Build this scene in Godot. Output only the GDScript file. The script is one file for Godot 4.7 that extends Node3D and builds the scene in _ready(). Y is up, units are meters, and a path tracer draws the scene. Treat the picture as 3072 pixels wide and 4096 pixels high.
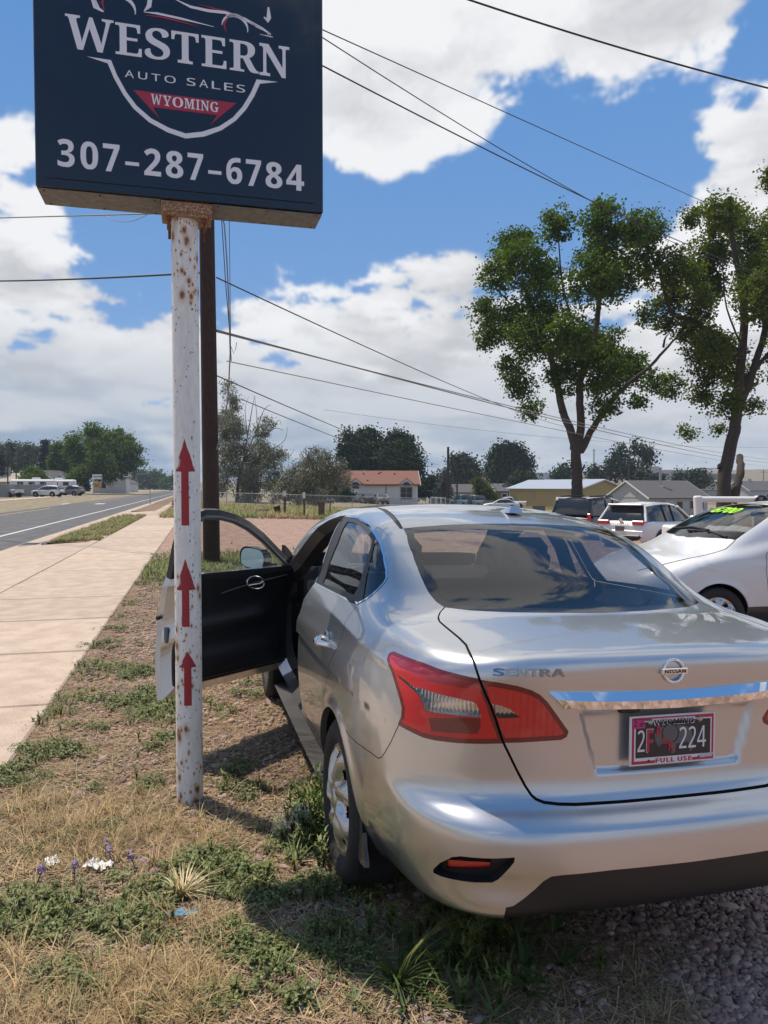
extends Node3D
# A dealer's lot beside a road: pole sign, silver saloon with its front door open, cottonwoods, houses.
const EYE := 1.5753
var taken := {}
var M := {}
var rng := RandomNumberGenerator.new()
var noise := FastNoiseLite.new()

func _ready() -> void:
	rng.seed = 7
	noise.seed = 3
	noise.frequency = 1.0
	camera_and_light()
	materials()
	setting()
	sign_and_poles()
	vehicles()
	background()
	plants()
	litter()

func camera_and_light() -> void:
	var cam := Camera3D.new()
	cam.name = "camera"
	cam.position = Vector3(0, EYE, 0)
	cam.rotation.x = -0.0345
	cam.fov = rad_to_deg(2.0 * atan(512.0 / 744.18))
	cam.near = 0.05
	cam.far = 6000.0
	add_child(cam)
	cam.current = true
	var env := Environment.new()
	env.background_mode = Environment.BG_SKY
	env.tonemap_mode = Environment.TONE_MAPPER_LINEAR
	env.tonemap_exposure = 1.0
	env.ambient_light_source = Environment.AMBIENT_SOURCE_SKY
	env.sdfgi_enabled = true
	env.ssao_enabled = true
	env.ssil_enabled = true
	env.fog_enabled = true
	env.fog_density = 0.00035
	env.fog_light_color = Color(0.74, 0.8, 0.88)
	var sky := Sky.new()
	var pm := PanoramaSkyMaterial.new()
	pm.panorama = ImageTexture.create_from_image(sky_image(2048, 1024))
	pm.energy_multiplier = 1.0
	sky.sky_material = pm
	env.sky = sky
	var we := WorldEnvironment.new()
	we.name = "world_environment"
	we.environment = env
	add_child(we)
	var sun := DirectionalLight3D.new()
	sun.name = "sun"
	sun.light_energy = 1.6
	sun.light_color = Color(1.0, 0.955, 0.89)
	sun.light_angular_distance = 0.5
	sun.shadow_enabled = true
	add_child(sun)
	sun.look_at_from_position(Vector3.ZERO, -Vector3(-0.338, 0.906, -0.2536), Vector3.UP)

func sm(a: float, b: float, x: float) -> float:
	var t := clampf((x - a) / (b - a), 0.0, 1.0)
	return t * t * (3.0 - 2.0 * t)

func sky_image(w: int, h: int) -> Image:
	var f := FastNoiseLite.new()
	f.noise_type = FastNoiseLite.TYPE_SIMPLEX_SMOOTH
	f.seed = 21
	f.frequency = 1.0
	f.fractal_type = FastNoiseLite.FRACTAL_FBM
	f.fractal_octaves = 6
	f.fractal_gain = 0.52
	f.domain_warp_enabled = true
	f.domain_warp_amplitude = 0.22
	f.domain_warp_frequency = 1.1
	f.domain_warp_fractal_octaves = 3
	# where the cloud cover thickens or opens: bearing, elevation (degrees), half widths, amount
	var banks := [[4.5, 30.0, 9.5, 6.0, 0.85], [0.5, 25.0, 6.5, 3.5, 0.7], [19.0, 31.0, 7.0, 4.5, 0.85], [27.0, 21.5, 5.5, 4.5, 0.75], [30.0, 31.0, 2.5, 2.5, 0.4], [13.3, 23.6, 7.0, 3.6, -1.25], [21.0, 26.0, 4.0, 2.6, -0.7], [26.5, 27.4, 3.0, 2.0, -0.9], [5.0, 20.6, 10.0, 2.7, -1.1], [16.5, 19.5, 5.5, 3.2, -0.55], [-9.0, 17.6, 10.0, 3.4, -1.0], [-25.0, 31.0, 8.0, 7.0, -0.8],
		[5.5, 16.2, 6.5, 2.2, 0.5], [9.0, 13.0, 9.0, 4.0, 0.6], [-26.0, 22.5, 3.4, 2.2, 0.6], [-25.5, 18.6, 2.6, 1.0, 0.7], [-26.0, 15.6, 4.0, 1.7, 0.8], [-19.0, 13.4, 11.0, 1.6, 0.5], [22.0, 14.0, 9.0, 4.0, 0.4]]
	var im := Image.create(w, h, false, Image.FORMAT_RGBF)
	for y in h:
		var el := (0.5 - (y + 0.5) / h) * PI
		var se := sin(el)
		for x in w:
			if el < -0.05:
				im.set_pixel(x, y, Color(0.30, 0.27, 0.24))
				continue
			var az := wrapf((x + 0.5) / w * TAU, -PI, PI)
			var azd := rad_to_deg(az)
			var eld := rad_to_deg(el)
			var d := Vector3(sin(az) * cos(el), maxf(se, 0.0), -cos(az) * cos(el))
			var k := 1.0 / (d.y + 0.16)
			var p := Vector3(d.x * k, 0.0, d.z * k) * 1.15
			var n := f.get_noise_3d(p.x, 0.0, p.z)
			var n3 := f.get_noise_3d(p.x * 4.0, 3.0, p.z * 4.0)
			var n2 := f.get_noise_3d(p.x - 0.10, 0.35, p.z - 0.07)
			var cov := 0.12
			for b in banks:
				var q: float = pow((azd - b[0]) / b[2], 2.0) + pow((eld - b[1]) / b[3], 2.0)
				if q < 6.0:
					cov += b[4] * exp(-q)
			cov += 1.15 * (1.0 - sm(6.5, 14.0, eld))
			var dens := n * 1.15 + n3 * 0.5 + cov * 0.82 - 0.13
			var a := sm(0.0, 0.22, dens)
			var thick := sm(0.15, 1.0, dens)
			var rel := clampf((n - n2) * 1.3 + 0.7 * n3, -0.6, 0.6)
			var blue := Color(0.10, 0.27, 0.62).lerp(Color(0.33, 0.52, 0.80), pow(1.0 - d.y, 3.2))
			var white := Color(0.90, 0.91, 0.93)
			var grey := Color(0.58, 0.595, 0.63)
			var low := Color(0.60, 0.64, 0.70).lerp(Color(0.30, 0.40, 0.54), sm(-0.25, 0.45, n2 + 0.02 * (4.0 - eld) - 0.25 * sin(az)))
			var c := white.lerp(grey, clampf(0.0 + thick * 0.7 - rel * lerpf(0.5, 1.5, sm(4.0, 15.0, eld)), 0.0, 1.0))
			c = c.lerp(low, 1.0 - sm(2.0, 12.5, eld + 6.0 * n2 + 2.0 * sin(az * 2.0)))
			var o := blue.lerp(c, a)
			im.set_pixel(x, y, o)
	return im

# ---------- names, labels, small helpers ----------
func numbered(s: String) -> String:
	var k: int = taken.get(s, 0)
	taken[s] = k + 1
	return s if k == 0 else "%s_%03d" % [s, k]

func tag(o: Node, label: String, category: String, group := "", kind := "") -> Node:
	if label:
		o.set_meta("label", label)
	if category:
		o.set_meta("category", category)
	if group:
		o.set_meta("group", group)
	if kind:
		o.set_meta("kind", kind)
	return o

func thing(called: String, label: String, category: String, at := Vector3.ZERO, turn := 0.0, group := "") -> Node3D:
	var o := Node3D.new()
	o.name = numbered(called)
	o.position = at
	o.rotation.y = turn
	tag(o, label, category, group)
	add_child(o)
	return o

func put(called: String, mesh: Mesh, m: Material, parent: Node, xf := Transform3D.IDENTITY) -> MeshInstance3D:
	var o := MeshInstance3D.new()
	o.mesh = mesh
	o.material_override = m
	o.transform = xf
	if parent == self:
		o.name = numbered(called)
	else:
		o.name = called
		var k := 0
		while parent.has_node(NodePath(o.name)):
			k += 1
			o.name = "%s_%03d" % [called, k]
	parent.add_child(o)
	return o

func stuff(o: Node) -> Node:
	o.set_meta("kind", "stuff")
	return o

func solid(called: String, mesh: Mesh, m: Material) -> MeshInstance3D:
	var o := put(called, mesh, m, self)
	o.set_meta("kind", "structure")
	return o

func lin(r: float, g: float, b: float) -> Color:
	return Color(r, g, b).linear_to_srgb()

func mat(c: Color, rough := 0.8, metal := 0.0, coat := 0.0) -> StandardMaterial3D:
	var m := StandardMaterial3D.new()
	m.albedo_color = c
	m.roughness = rough
	m.metallic = metal
	m.cull_mode = BaseMaterial3D.CULL_DISABLED
	if coat > 0.0:
		m.clearcoat_enabled = true
		m.clearcoat = coat
		m.clearcoat_roughness = 0.02
	return m

func pane(c: Color, alpha: float) -> StandardMaterial3D:
	var m := mat(Color(c.r, c.g, c.b, alpha), 0.0)
	m.transparency = BaseMaterial3D.TRANSPARENCY_ALPHA
	return m

# mottled colour from noise, laid by world position
func mottled(c1: Color, c2: Color, freq: float, scale: float, rough := 0.9, bump := 0.0, octaves := 5, world := true, mid := 0.5) -> StandardMaterial3D:
	var m := mat(Color.WHITE, rough)
	var g := Gradient.new()
	g.set_color(0, c1)
	g.set_color(1, c2)
	g.set_offset(0, mid - 0.32)
	g.set_offset(1, mid + 0.32)
	m.albedo_texture = noise_tex(freq, octaves, g)
	m.uv1_triplanar = true
	m.uv1_world_triplanar = world
	m.uv1_scale = Vector3.ONE * scale
	if bump > 0.0:
		m.heightmap_enabled = true
		m.heightmap_texture = noise_tex(freq * 2.0, octaves, null)
		m.heightmap_scale = bump
	return m

var tex_cache := {}
func noise_tex(freq: float, octaves: int, ramp: Gradient) -> NoiseTexture2D:
	var key := "%f %d %s" % [freq, octaves, ramp.colors if ramp else "none"]
	if ramp:
		key += str(ramp.offsets)
	if tex_cache.has(key):
		return tex_cache[key]
	var f := FastNoiseLite.new()
	f.noise_type = FastNoiseLite.TYPE_SIMPLEX_SMOOTH
	f.frequency = freq
	f.fractal_octaves = octaves
	f.seed = 5
	var t := NoiseTexture2D.new()
	t.width = 512
	t.height = 512
	t.seamless = true
	t.noise = f
	if ramp:
		t.color_ramp = ramp
	tex_cache[key] = t
	return t

func at_angle(a: float) -> Basis:
	return Basis(Vector3.UP, a)

# ---------- geometry collector (faces given counter-clockwise seen from outside) ----------
class Geo:
	var v := PackedVector3Array()
	var n := PackedVector3Array()
	var uv := PackedVector2Array()
	var c := PackedColorArray()
	var i := PackedInt32Array()
	var col := Color.WHITE
	var xf := Transform3D.IDENTITY
	func vert(p: Vector3, nn: Vector3, t := Vector2.ZERO) -> int:
		v.append(xf * p)
		n.append((xf.basis * nn).normalized())
		uv.append(t)
		c.append(col)
		return v.size() - 1
	func face(a: int, b: int, d: int) -> void:
		i.append(a)
		i.append(d)
		i.append(b)
	func tri(a: Vector3, b: Vector3, d: Vector3) -> void:
		var nn := (b - a).cross(d - a).normalized()
		var k := vert(a, nn)
		vert(b, nn)
		vert(d, nn)
		face(k, k + 1, k + 2)
	func quad(a: Vector3, b: Vector3, d: Vector3, e: Vector3) -> void:
		var nn := (d - a).cross(e - b).normalized()
		var k := vert(a, nn, Vector2(0, 1))
		vert(b, nn, Vector2(1, 1))
		vert(d, nn, Vector2(1, 0))
		vert(e, nn, Vector2(0, 0))
		face(k, k + 1, k + 2)
		face(k, k + 2, k + 3)
	func box(at: Vector3, s: Vector3, bev := 0.0, b := Basis.IDENTITY) -> void:
		var keep := xf
		xf = xf * Transform3D(b, at)
		var h := s * 0.5
		if bev <= 0.0:
			var p := []
			for k in 8:
				p.append(Vector3(h.x if k & 1 else -h.x, h.y if k & 2 else -h.y, h.z if k & 4 else -h.z))
			quad(p[4], p[5], p[7], p[6])
			quad(p[1], p[0], p[2], p[3])
			quad(p[5], p[1], p[3], p[7])
			quad(p[0], p[4], p[6], p[2])
			quad(p[6], p[7], p[3], p[2])
			quad(p[0], p[1], p[5], p[4])
		else:
			var r := minf(bev, minf(h.x, minf(h.y, h.z)) * 0.98)
			var e := h - Vector3.ONE * r
			for ax in 3:
				for sg in [-1.0, 1.0]:
					var a1 := (ax + 1) % 3
					var a2 := (ax + 2) % 3
					var q := []
					for k in [[-1, -1], [1, -1], [1, 1], [-1, 1]]:
						var t := Vector3.ZERO
						t[ax] = h[ax] * sg
						t[a1] = e[a1] * k[0]
						t[a2] = e[a2] * k[1]
						q.append(t)
					if sg > 0:
						quad(q[0], q[1], q[2], q[3])
					else:
						quad(q[3], q[2], q[1], q[0])
			for ax in 3:
				var a1 := (ax + 1) % 3
				var a2 := (ax + 2) % 3
				for s1 in [-1.0, 1.0]:
					for s2 in [-1.0, 1.0]:
						var q := []
						for k in [[-1.0, 0], [1.0, 0], [1.0, 1], [-1.0, 1]]:
							var t := Vector3.ZERO
							t[ax] = e[ax] * k[0]
							t[a1] = (h[a1] if k[1] == 0 else e[a1]) * s1
							t[a2] = (e[a2] if k[1] == 0 else h[a2]) * s2
							q.append(t)
						if s1 * s2 > 0:
							quad(q[3], q[2], q[1], q[0])
						else:
							quad(q[0], q[1], q[2], q[3])
			for s1 in [-1.0, 1.0]:
				for s2 in [-1.0, 1.0]:
					for s3 in [-1.0, 1.0]:
						var a := Vector3(h.x * s1, e.y * s2, e.z * s3)
						var bb := Vector3(e.x * s1, h.y * s2, e.z * s3)
						var d := Vector3(e.x * s1, e.y * s2, h.z * s3)
						if s1 * s2 * s3 > 0:
							tri(a, bb, d)
						else:
							tri(a, d, bb)
		xf = keep
	# a tube through points; radii may be one number or one per point
	func tube(pts: Array, radii, sides := 8, caps := true) -> void:
		var up := Vector3.UP
		var rings := []
		var prev := Vector3.ZERO
		for k in pts.size():
			var d: Vector3 = (pts[mini(k + 1, pts.size() - 1)] - pts[maxi(k - 1, 0)]).normalized()
			if k == 0:
				prev = d.cross(up)
				if prev.length() < 0.1:
					prev = d.cross(Vector3.RIGHT)
			var s: Vector3 = (prev - d * prev.dot(d)).normalized()
			prev = s
			var t := d.cross(s).normalized()
			var r: float = radii[k] if radii is Array else radii
			var ring := []
			for j in sides + 1:
				var a := TAU * j / sides
				var nn := s * cos(a) + t * sin(a)
				ring.append(vert(pts[k] + nn * r, nn, Vector2(float(j) / sides, k)))
			rings.append(ring)
		for k in pts.size() - 1:
			for j in sides:
				face(rings[k][j], rings[k][j + 1], rings[k + 1][j + 1])
				face(rings[k][j], rings[k + 1][j + 1], rings[k + 1][j])
		if caps:
			for e in [0, pts.size() - 1]:
				var d: Vector3 = (pts[e] - pts[1 if e == 0 else e - 1]).normalized()
				var cc := vert(pts[e], d)
				var ids := []
				for j in sides + 1:
					var inv := xf.affine_inverse()
					ids.append(vert(inv * v[rings[e][j]], d))
				for j in sides:
					if e == 0:
						face(cc, ids[j + 1], ids[j])
					else:
						face(cc, ids[j], ids[j + 1])
	# profile of (radius, height) turned about the y axis
	func lathe(prof: Array, sides := 24) -> void:
		var k0 := v.size()
		for k in prof.size():
			var d: Vector2 = prof[mini(k + 1, prof.size() - 1)] - prof[maxi(k - 1, 0)]
			var nr := Vector2(d.y, -d.x).normalized()
			for j in sides + 1:
				var a := TAU * j / sides
				vert(Vector3(cos(a) * prof[k].x, prof[k].y, -sin(a) * prof[k].x), Vector3(cos(a) * nr.x, nr.y, -sin(a) * nr.x), Vector2(float(j) / sides, float(k) / prof.size()))
		for k in prof.size() - 1:
			for j in sides:
				var a := k0 + k * (sides + 1) + j
				face(a, a + 1, a + sides + 2)
				face(a, a + sides + 2, a + sides + 1)
	# a flat outline in x,y given depth along +z (front face at z = depth)
	func prism(poly: PackedVector2Array, depth: float) -> void:
		if Geometry2D.is_polygon_clockwise(poly):
			poly = poly.duplicate()
			poly.reverse()
		var ix := Geometry2D.triangulate_polygon(poly)
		for side in 2:
			var k := v.size()
			var z := depth if side == 0 else 0.0
			for p in poly:
				vert(Vector3(p.x, p.y, z), Vector3(0, 0, 1.0 if side == 0 else -1.0), p)
			for t in range(0, ix.size(), 3):
				var a := poly[ix[t]]
				var b := poly[ix[t + 1]]
				var d := poly[ix[t + 2]]
				var ccw := (b - a).cross(d - a) > 0.0
				if ccw == (side == 0):
					face(k + ix[t], k + ix[t + 1], k + ix[t + 2])
				else:
					face(k + ix[t], k + ix[t + 2], k + ix[t + 1])
		for j in poly.size():
			var a := poly[j]
			var b := poly[(j + 1) % poly.size()]
			quad(Vector3(a.x, a.y, 0), Vector3(b.x, b.y, 0), Vector3(b.x, b.y, depth), Vector3(a.x, a.y, depth))
	func ball(at: Vector3, r: Vector3, sides := 10, rings := 6) -> void:
		var k0 := v.size()
		for k in rings + 1:
			var e := PI * (float(k) / rings - 0.5)
			for j in sides + 1:
				var a := TAU * j / sides
				var d := Vector3(cos(a) * cos(e), sin(e), -sin(a) * cos(e))
				vert(at + d * r, d / r, Vector2(float(j) / sides, float(k) / rings))
		for k in rings:
			for j in sides:
				var a := k0 + k * (sides + 1) + j
				face(a, a + 1, a + sides + 2)
				face(a, a + sides + 2, a + sides + 1)
	func mesh() -> ArrayMesh:
		var a := []
		a.resize(Mesh.ARRAY_MAX)
		a[Mesh.ARRAY_VERTEX] = v
		a[Mesh.ARRAY_NORMAL] = n
		a[Mesh.ARRAY_TEX_UV] = uv
		a[Mesh.ARRAY_COLOR] = c
		a[Mesh.ARRAY_INDEX] = i
		var m := ArrayMesh.new()
		if i.size():
			m.add_surface_from_arrays(Mesh.PRIMITIVE_TRIANGLES, a)
		return m

func boxm(s: Vector3, bev := 0.0, at := Vector3.ZERO, b := Basis.IDENTITY) -> ArrayMesh:
	var g := Geo.new()
	g.box(at, s, bev, b)
	return g.mesh()

func tubem(pts: Array, r, sides := 8) -> ArrayMesh:
	var g := Geo.new()
	g.tube(pts, r, sides)
	return g.mesh()

func prismm(poly: Array, depth: float, xf := Transform3D.IDENTITY) -> ArrayMesh:
	var g := Geo.new()
	g.xf = xf
	g.prism(PackedVector2Array(poly), depth)
	return g.mesh()

# lettering fitted into a box lo..hi of the parent's x,y plane, standing proud of z
var fonts := {}
func lettering(parent: Node, text: String, face_name: String, weight: int, lo: Vector2, hi: Vector2, z: float, m: Material, called := "lettering", depth := 0.002) -> MeshInstance3D:
	var key := face_name + str(weight)
	if not fonts.has(key):
		var sf := SystemFont.new()
		sf.font_names = PackedStringArray([face_name])
		sf.font_weight = weight
		fonts[key] = sf
	var t := TextMesh.new()
	t.font = fonts[key]
	t.text = text
	t.font_size = 64
	t.pixel_size = 0.01
	t.depth = 0.05
	t.curve_step = 1.5
	var bb := t.get_aabb()
	var s := Vector3((hi.x - lo.x) / maxf(bb.size.x, 0.001), (hi.y - lo.y) / maxf(bb.size.y, 0.001), depth / 0.05)
	var xf := Transform3D(Basis.from_scale(s), Vector3(lo.x - bb.position.x * s.x, lo.y - bb.position.y * s.y, z + depth * 0.5))
	return put(called, t, m, parent, xf)

# the lot falls away to the right of the pavement and behind
const RX := -1.09
func lat(x: float, z: float) -> float:      # metres to the right of the pavement's inner edge
	return (x - RX) * 0.9713 + (-z) * 0.238
func along(x: float, z: float) -> float:
	return (x - RX) * -0.238 + (-z) * 0.9713
func road(l: float, s: float, y := 0.0) -> Vector3:
	return Vector3(RX + l * 0.9713 - s * 0.238, y, -(l * 0.238 + s * 0.9713))
func ground_y(x: float, z: float) -> float:
	var l := lat(x, z)
	if l < 1.6:
		return 0.0
	var y := -0.023 * (minf(l, 6.0) - 1.6)
	if l > 6.0:
		y -= 0.042 * (minf(l, 60.0) - 6.0)
	return y
# a spot on the ground by bearing and distance ahead
func spot(px: float, d: float, up := 0.0) -> Vector3:
	var x := (px - 384.0) / 744.18 * d
	return Vector3(x, ground_y(x, -d) + up, -d)
const CUT := {
	"glass": [1.656, 0.974, 1.487, 0.927, 1.305, 0.871, 1.151, 0.798, 1.024, 0.723, 0.911, 0.647, 0.833, 0.6, 0.778, 0.576, 0.764, 0.573, 0.64, 0.571, 0.53, 0.578, 0.362, 0.591, 0.182, 0.6, -0.078, 0.598, -0.3, 0.59, -0.3, 1.9, 1.645, 1.9, 1.612, 1.515, 1.619, 1.268, 1.631, 1.104],
	"gap": [0.773, 0.577, 0.771, 0.539, 0.757, 0.508, 0.731, 0.482, 0.692, 0.458, 0.644, 0.428, 0.606, 0.403, 0.574, 0.378, 0.551, 0.348, 0.536, 0.327, 0.525, 0.302, 0.517, 0.283, 0.504, 0.256, 0.492, 0.232, 0.48, 0.203, 0.466, 0.161, 0.462, 0.151, 0.444, 0.116, 0.426, 0.081, 0.405, 0.044, 0.39, 0.024, 0.379, 0.016, 0.361, 0.01, 0.325, 0.006, 0.284, 0.004, 0.15, 0.003, -0.056, 0.003, -0.293, 0.003],
	"lampA": [0.815, 0.339, 0.748, 0.325, 0.675, 0.311, 0.615, 0.297, 0.569, 0.29, 0.521, 0.284, 0.508, 0.258, 0.497, 0.235, 0.486, 0.202, 0.472, 0.168, 0.467, 0.151, 0.507, 0.148, 0.565, 0.144, 0.626, 0.142, 0.66, 0.143, 0.698, 0.15, 0.738, 0.157, 0.729, 0.174, 0.729, 0.199, 0.74, 0.222, 0.764, 0.256, 0.792, 0.289, 0.818, 0.311, 0.83, 0.322, 0.831, 0.335],
	"lampB": [0.513, 0.282, 0.47, 0.279, 0.431, 0.275, 0.399, 0.268, 0.378, 0.259, 0.359, 0.243, 0.333, 0.212, 0.314, 0.188, 0.305, 0.177, 0.308, 0.169, 0.319, 0.163, 0.362, 0.16, 0.422, 0.155, 0.46, 0.153, 0.471, 0.172, 0.483, 0.202, 0.495, 0.232, 0.505, 0.259],
	"lampA_clear": [0.693, 0.249, 0.676, 0.255, 0.631, 0.248, 0.582, 0.243, 0.537, 0.238, 0.526, 0.234, 0.517, 0.217, 0.513, 0.203, 0.566, 0.202, 0.629, 0.202, 0.658, 0.203, 0.666, 0.22],
	"lampA_sweep": [0.766, 0.281, 0.731, 0.269, 0.694, 0.254, 0.676, 0.255, 0.666, 0.22, 0.672, 0.228, 0.689, 0.243, 0.725, 0.26, 0.757, 0.273],
	"lampA_dark": [0.648, 0.187, 0.566, 0.198, 0.517, 0.201, 0.514, 0.183, 0.522, 0.164, 0.595, 0.159, 0.637, 0.157],
	"lampA_top": [0.827, 0.329, 0.746, 0.32, 0.674, 0.307, 0.614, 0.293, 0.569, 0.286, 0.521, 0.28, 0.515, 0.266, 0.568, 0.267, 0.633, 0.272, 0.698, 0.287, 0.762, 0.301],
	"lampB_clear": [0.49, 0.237, 0.469, 0.234, 0.446, 0.227, 0.429, 0.214, 0.421, 0.209, 0.452, 0.206, 0.477, 0.205],
	"seam": [0.74, 0.156, 0.769, 0.102, 0.794, 0.066, 0.808, 0.048, 0.827, 0.038, 0.876, 0.036, 0.943, 0.031, 1.016, 0.027, 1.062, 0.025, 1.114, 0.031],
	"bezel": [0.61, -0.192, 0.593, -0.164, 0.564, -0.133, 0.543, -0.122, 0.428, -0.106, 0.429, -0.12, 0.443, -0.146, 0.462, -0.182, 0.475, -0.195, 0.511, -0.201, 0.551, -0.204, 0.591, -0.207, 0.611, -0.205],
	"reflector": [0.584, -0.16, 0.529, -0.146, 0.479, -0.138, 0.481, -0.165, 0.53, -0.177, 0.585, -0.189],
	"valance": [0.444, -0.262, 0.428, -0.256, 0.403, -0.231, 0.381, -0.203, 0.365, -0.178, 0.349, -0.163, 0.323, -0.159, 0.21, -0.154, 0.027, -0.156, -0.212, -0.158, -0.3, -0.158, -0.3, -0.5, 0.474, -0.5],
	"doorgap": [1.342, 0.523, 1.343, 0.504, 1.358, 0.466, 1.368, 0.429, 1.345, 0.398, 1.343, 0.346, 1.385, 0.297, 1.445, 0.237, 1.502, 0.176, 1.566, 0.104, 1.575, 0.092, 1.619, 0.007, 1.651, -0.063, 1.67, -0.135, 1.687, -0.201],
	"doorR": [2.256, 0.504, 2.341, 0.391, 2.301, 0.309, 2.341, 0.156, 2.321, 0, 2.251, -0.185, 1.921, -0.185, 1.686, -0.18, 1.619, 0.007, 1.575, 0.092, 1.566, 0.104, 1.502, 0.176, 1.445, 0.237, 1.385, 0.297, 1.343, 0.346, 1.345, 0.398, 1.368, 0.429, 1.358, 0.466, 1.343, 0.504, 1.342, 0.523],
	"frameR": [2.472, 0.914, 2.199, 0.915, 1.955, 0.898, 1.72, 0.86, 1.605, 0.833, 1.447, 0.787, 1.308, 0.722, 1.247, 0.68, 1.235, 0.652, 1.242, 0.61, 1.279, 0.556, 1.343, 0.528, 1.539, 0.527, 1.765, 0.519, 2.036, 0.51, 2.242, 0.504],
	"glassR": [2.312, 0.882, 2.175, 0.883, 2.025, 0.875, 1.788, 0.844, 1.685, 0.825, 1.631, 0.787, 1.559, 0.706, 1.502, 0.621, 1.493, 0.561, 1.691, 0.553, 1.897, 0.539, 2.099, 0.525, 2.179, 0.642, 2.212, 0.758],
	"glassQ": [1.666, 0.839, 1.556, 0.81, 1.407, 0.763, 1.28, 0.696, 1.254, 0.667, 1.249, 0.615, 1.279, 0.582, 1.326, 0.552, 1.409, 0.623, 1.49, 0.702, 1.579, 0.771],
	"ditch": [2.355, 1.062, 2.076, 1.029, 1.866, 0.998, 1.719, 0.971, 1.656, 0.961, 1.656, 0.974, 1.766, 1.002, 1.934, 1.033, 2.152, 1.064],
	"opening": [2.481, 0.926, 2.256, 0.504, 2.341, 0.391, 2.301, 0.309, 2.341, 0.156, 2.321, 0, 2.271, -0.19, 2.251, -0.29, 2.821, -0.305, 3.371, -0.305, 3.501, -0.12, 3.551, 0.203, 3.541, 0.398, 3.371, 0.552, 3.171, 0.694, 3.021, 0.792, 2.821, 0.867, 2.621, 0.911],
	"wind": [3.121, 1.607, 3.111, 1.275, 3.071, 1.052, 3.091, 0.97, 3.321, 0.864, 3.621, 0.686, 3.813, 0.587, 4.051, 0.725, 4.456, 0.93, 5.4, 1.065, 5.4, 1.9, 3.121, 1.9],
	"glassF": [2.421, 0.883, 2.621, 0.874, 2.821, 0.834, 3.021, 0.752, 3.171, 0.654, 3.321, 0.531, 2.921, 0.517, 2.521, 0.51, 2.311, 0.517],
	"frameF": [2.371, 0.922, 2.621, 0.911, 2.821, 0.867, 3.021, 0.792, 3.171, 0.694, 3.371, 0.546, 3.381, 0.512, 2.921, 0.498, 2.521, 0.492, 2.251, 0.498],
	"doorF": [2.471, 0.922, 2.251, 0.498, 2.321, 0.368, 2.331, 0.089, 2.291, -0.17, 2.821, -0.18, 3.401, -0.18, 3.511, -0.07, 3.541, 0.203, 3.521, 0.374, 3.381, 0.512, 3.171, 0.694, 3.021, 0.792, 2.821, 0.867, 2.621, 0.911],
	"bumper": [1.114, 0.031, 1.062, 0.025, 1.016, 0.027, 0.943, 0.031, 0.876, 0.036, 0.827, 0.038, 0.808, 0.048, 0.794, 0.066, 0.769, 0.102, 0.74, 0.156, 0.6, 0.2, 0.5, 0.2, 0.462, 0.151, 0.444, 0.116, 0.426, 0.081, 0.405, 0.044, 0.39, 0.024, 0.379, 0.016, 0.361, 0.01, 0.325, 0.006, 0.284, 0.004, 0.15, 0.003, -0.056, 0.003, -0.293, 0.003, -0.3, -0.5, 1.14, -0.5],
	"lid": [0.773, 0.577, 0.771, 0.539, 0.757, 0.508, 0.731, 0.482, 0.692, 0.458, 0.644, 0.428, 0.606, 0.403, 0.574, 0.378, 0.551, 0.348, 0.536, 0.327, 0.525, 0.302, 0.517, 0.283, 0.504, 0.256, 0.492, 0.232, 0.48, 0.203, 0.466, 0.161, 0.462, 0.151, 0.444, 0.116, 0.426, 0.081, 0.405, 0.044, 0.39, 0.024, 0.379, 0.016, 0.361, 0.01, 0.325, 0.006, 0.284, 0.004, 0.15, 0.003, -0.056, 0.003, -0.293, 0.003, -0.3, 0.003, -0.3, 0.62, 0.362, 0.6],
	"hood": [3.813, 0.587, 3.974, 0.46, 4.337, 0.324, 4.638, 0.189, 4.804, 0.124],
	"sticker": [0.377, 0.027, 0.368, 0.04, 0.303, 0.039],
}

# ---------- the saloon's skin: one smooth surface, cut along its panel lines ----------
# x to the right, y up, q forward from the rear bumper; u runs round from the tail, v from the sill to the roof
const Y0 := 0.62
const Q0 := 1.25
const Q1 := 3.35
const UMAX := PI + 2.1
class Lut:
	var t := PackedFloat32Array()
	var lo := 0.0
	var inv := 1.0
	func _init(xs: Array, ys: Array, blur := 0.0) -> void:
		var n := 600
		lo = xs[0]
		var hi: float = xs[-1]
		inv = (n - 1) / (hi - lo)
		var m := []
		var dd := []
		for k in xs.size() - 1:
			dd.append((ys[k + 1] - ys[k]) / (xs[k + 1] - xs[k]))
		for k in xs.size():
			if k == 0:
				m.append(dd[0])
			elif k == xs.size() - 1:
				m.append(dd[-1])
			else:
				m.append(2.0 * dd[k - 1] * dd[k] / (dd[k - 1] + dd[k]) if dd[k - 1] * dd[k] > 0.0 else 0.0)
		var s := 0
		for j in n:
			var x := lo + j / inv
			while s < xs.size() - 2 and x > xs[s + 1]:
				s += 1
			var hh: float = xs[s + 1] - xs[s]
			var a: float = (x - xs[s]) / hh
			t.append((2 * a * a * a - 3 * a * a + 1) * ys[s] + (a * a * a - 2 * a * a + a) * hh * m[s] + (-2 * a * a * a + 3 * a * a) * ys[s + 1] + (a * a * a - a * a) * hh * m[s + 1])
		var w := int(blur * inv)
		if w > 0:
			for pass_ in 2:
				var o := t.duplicate()
				for j in range(w, n - w):
					var sum := 0.0
					for k in range(j - w, j + w + 1):
						sum += t[k]
					o[j] = sum / (2 * w + 1)
				t = o
	func at(x: float) -> float:
		var f := (x - lo) * inv
		if f <= 0.0:
			return t[0]
		var k := int(f)
		if k >= t.size() - 1:
			return t[t.size() - 1]
		f -= k
		return t[k] * (1.0 - f) + t[k + 1] * f

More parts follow.
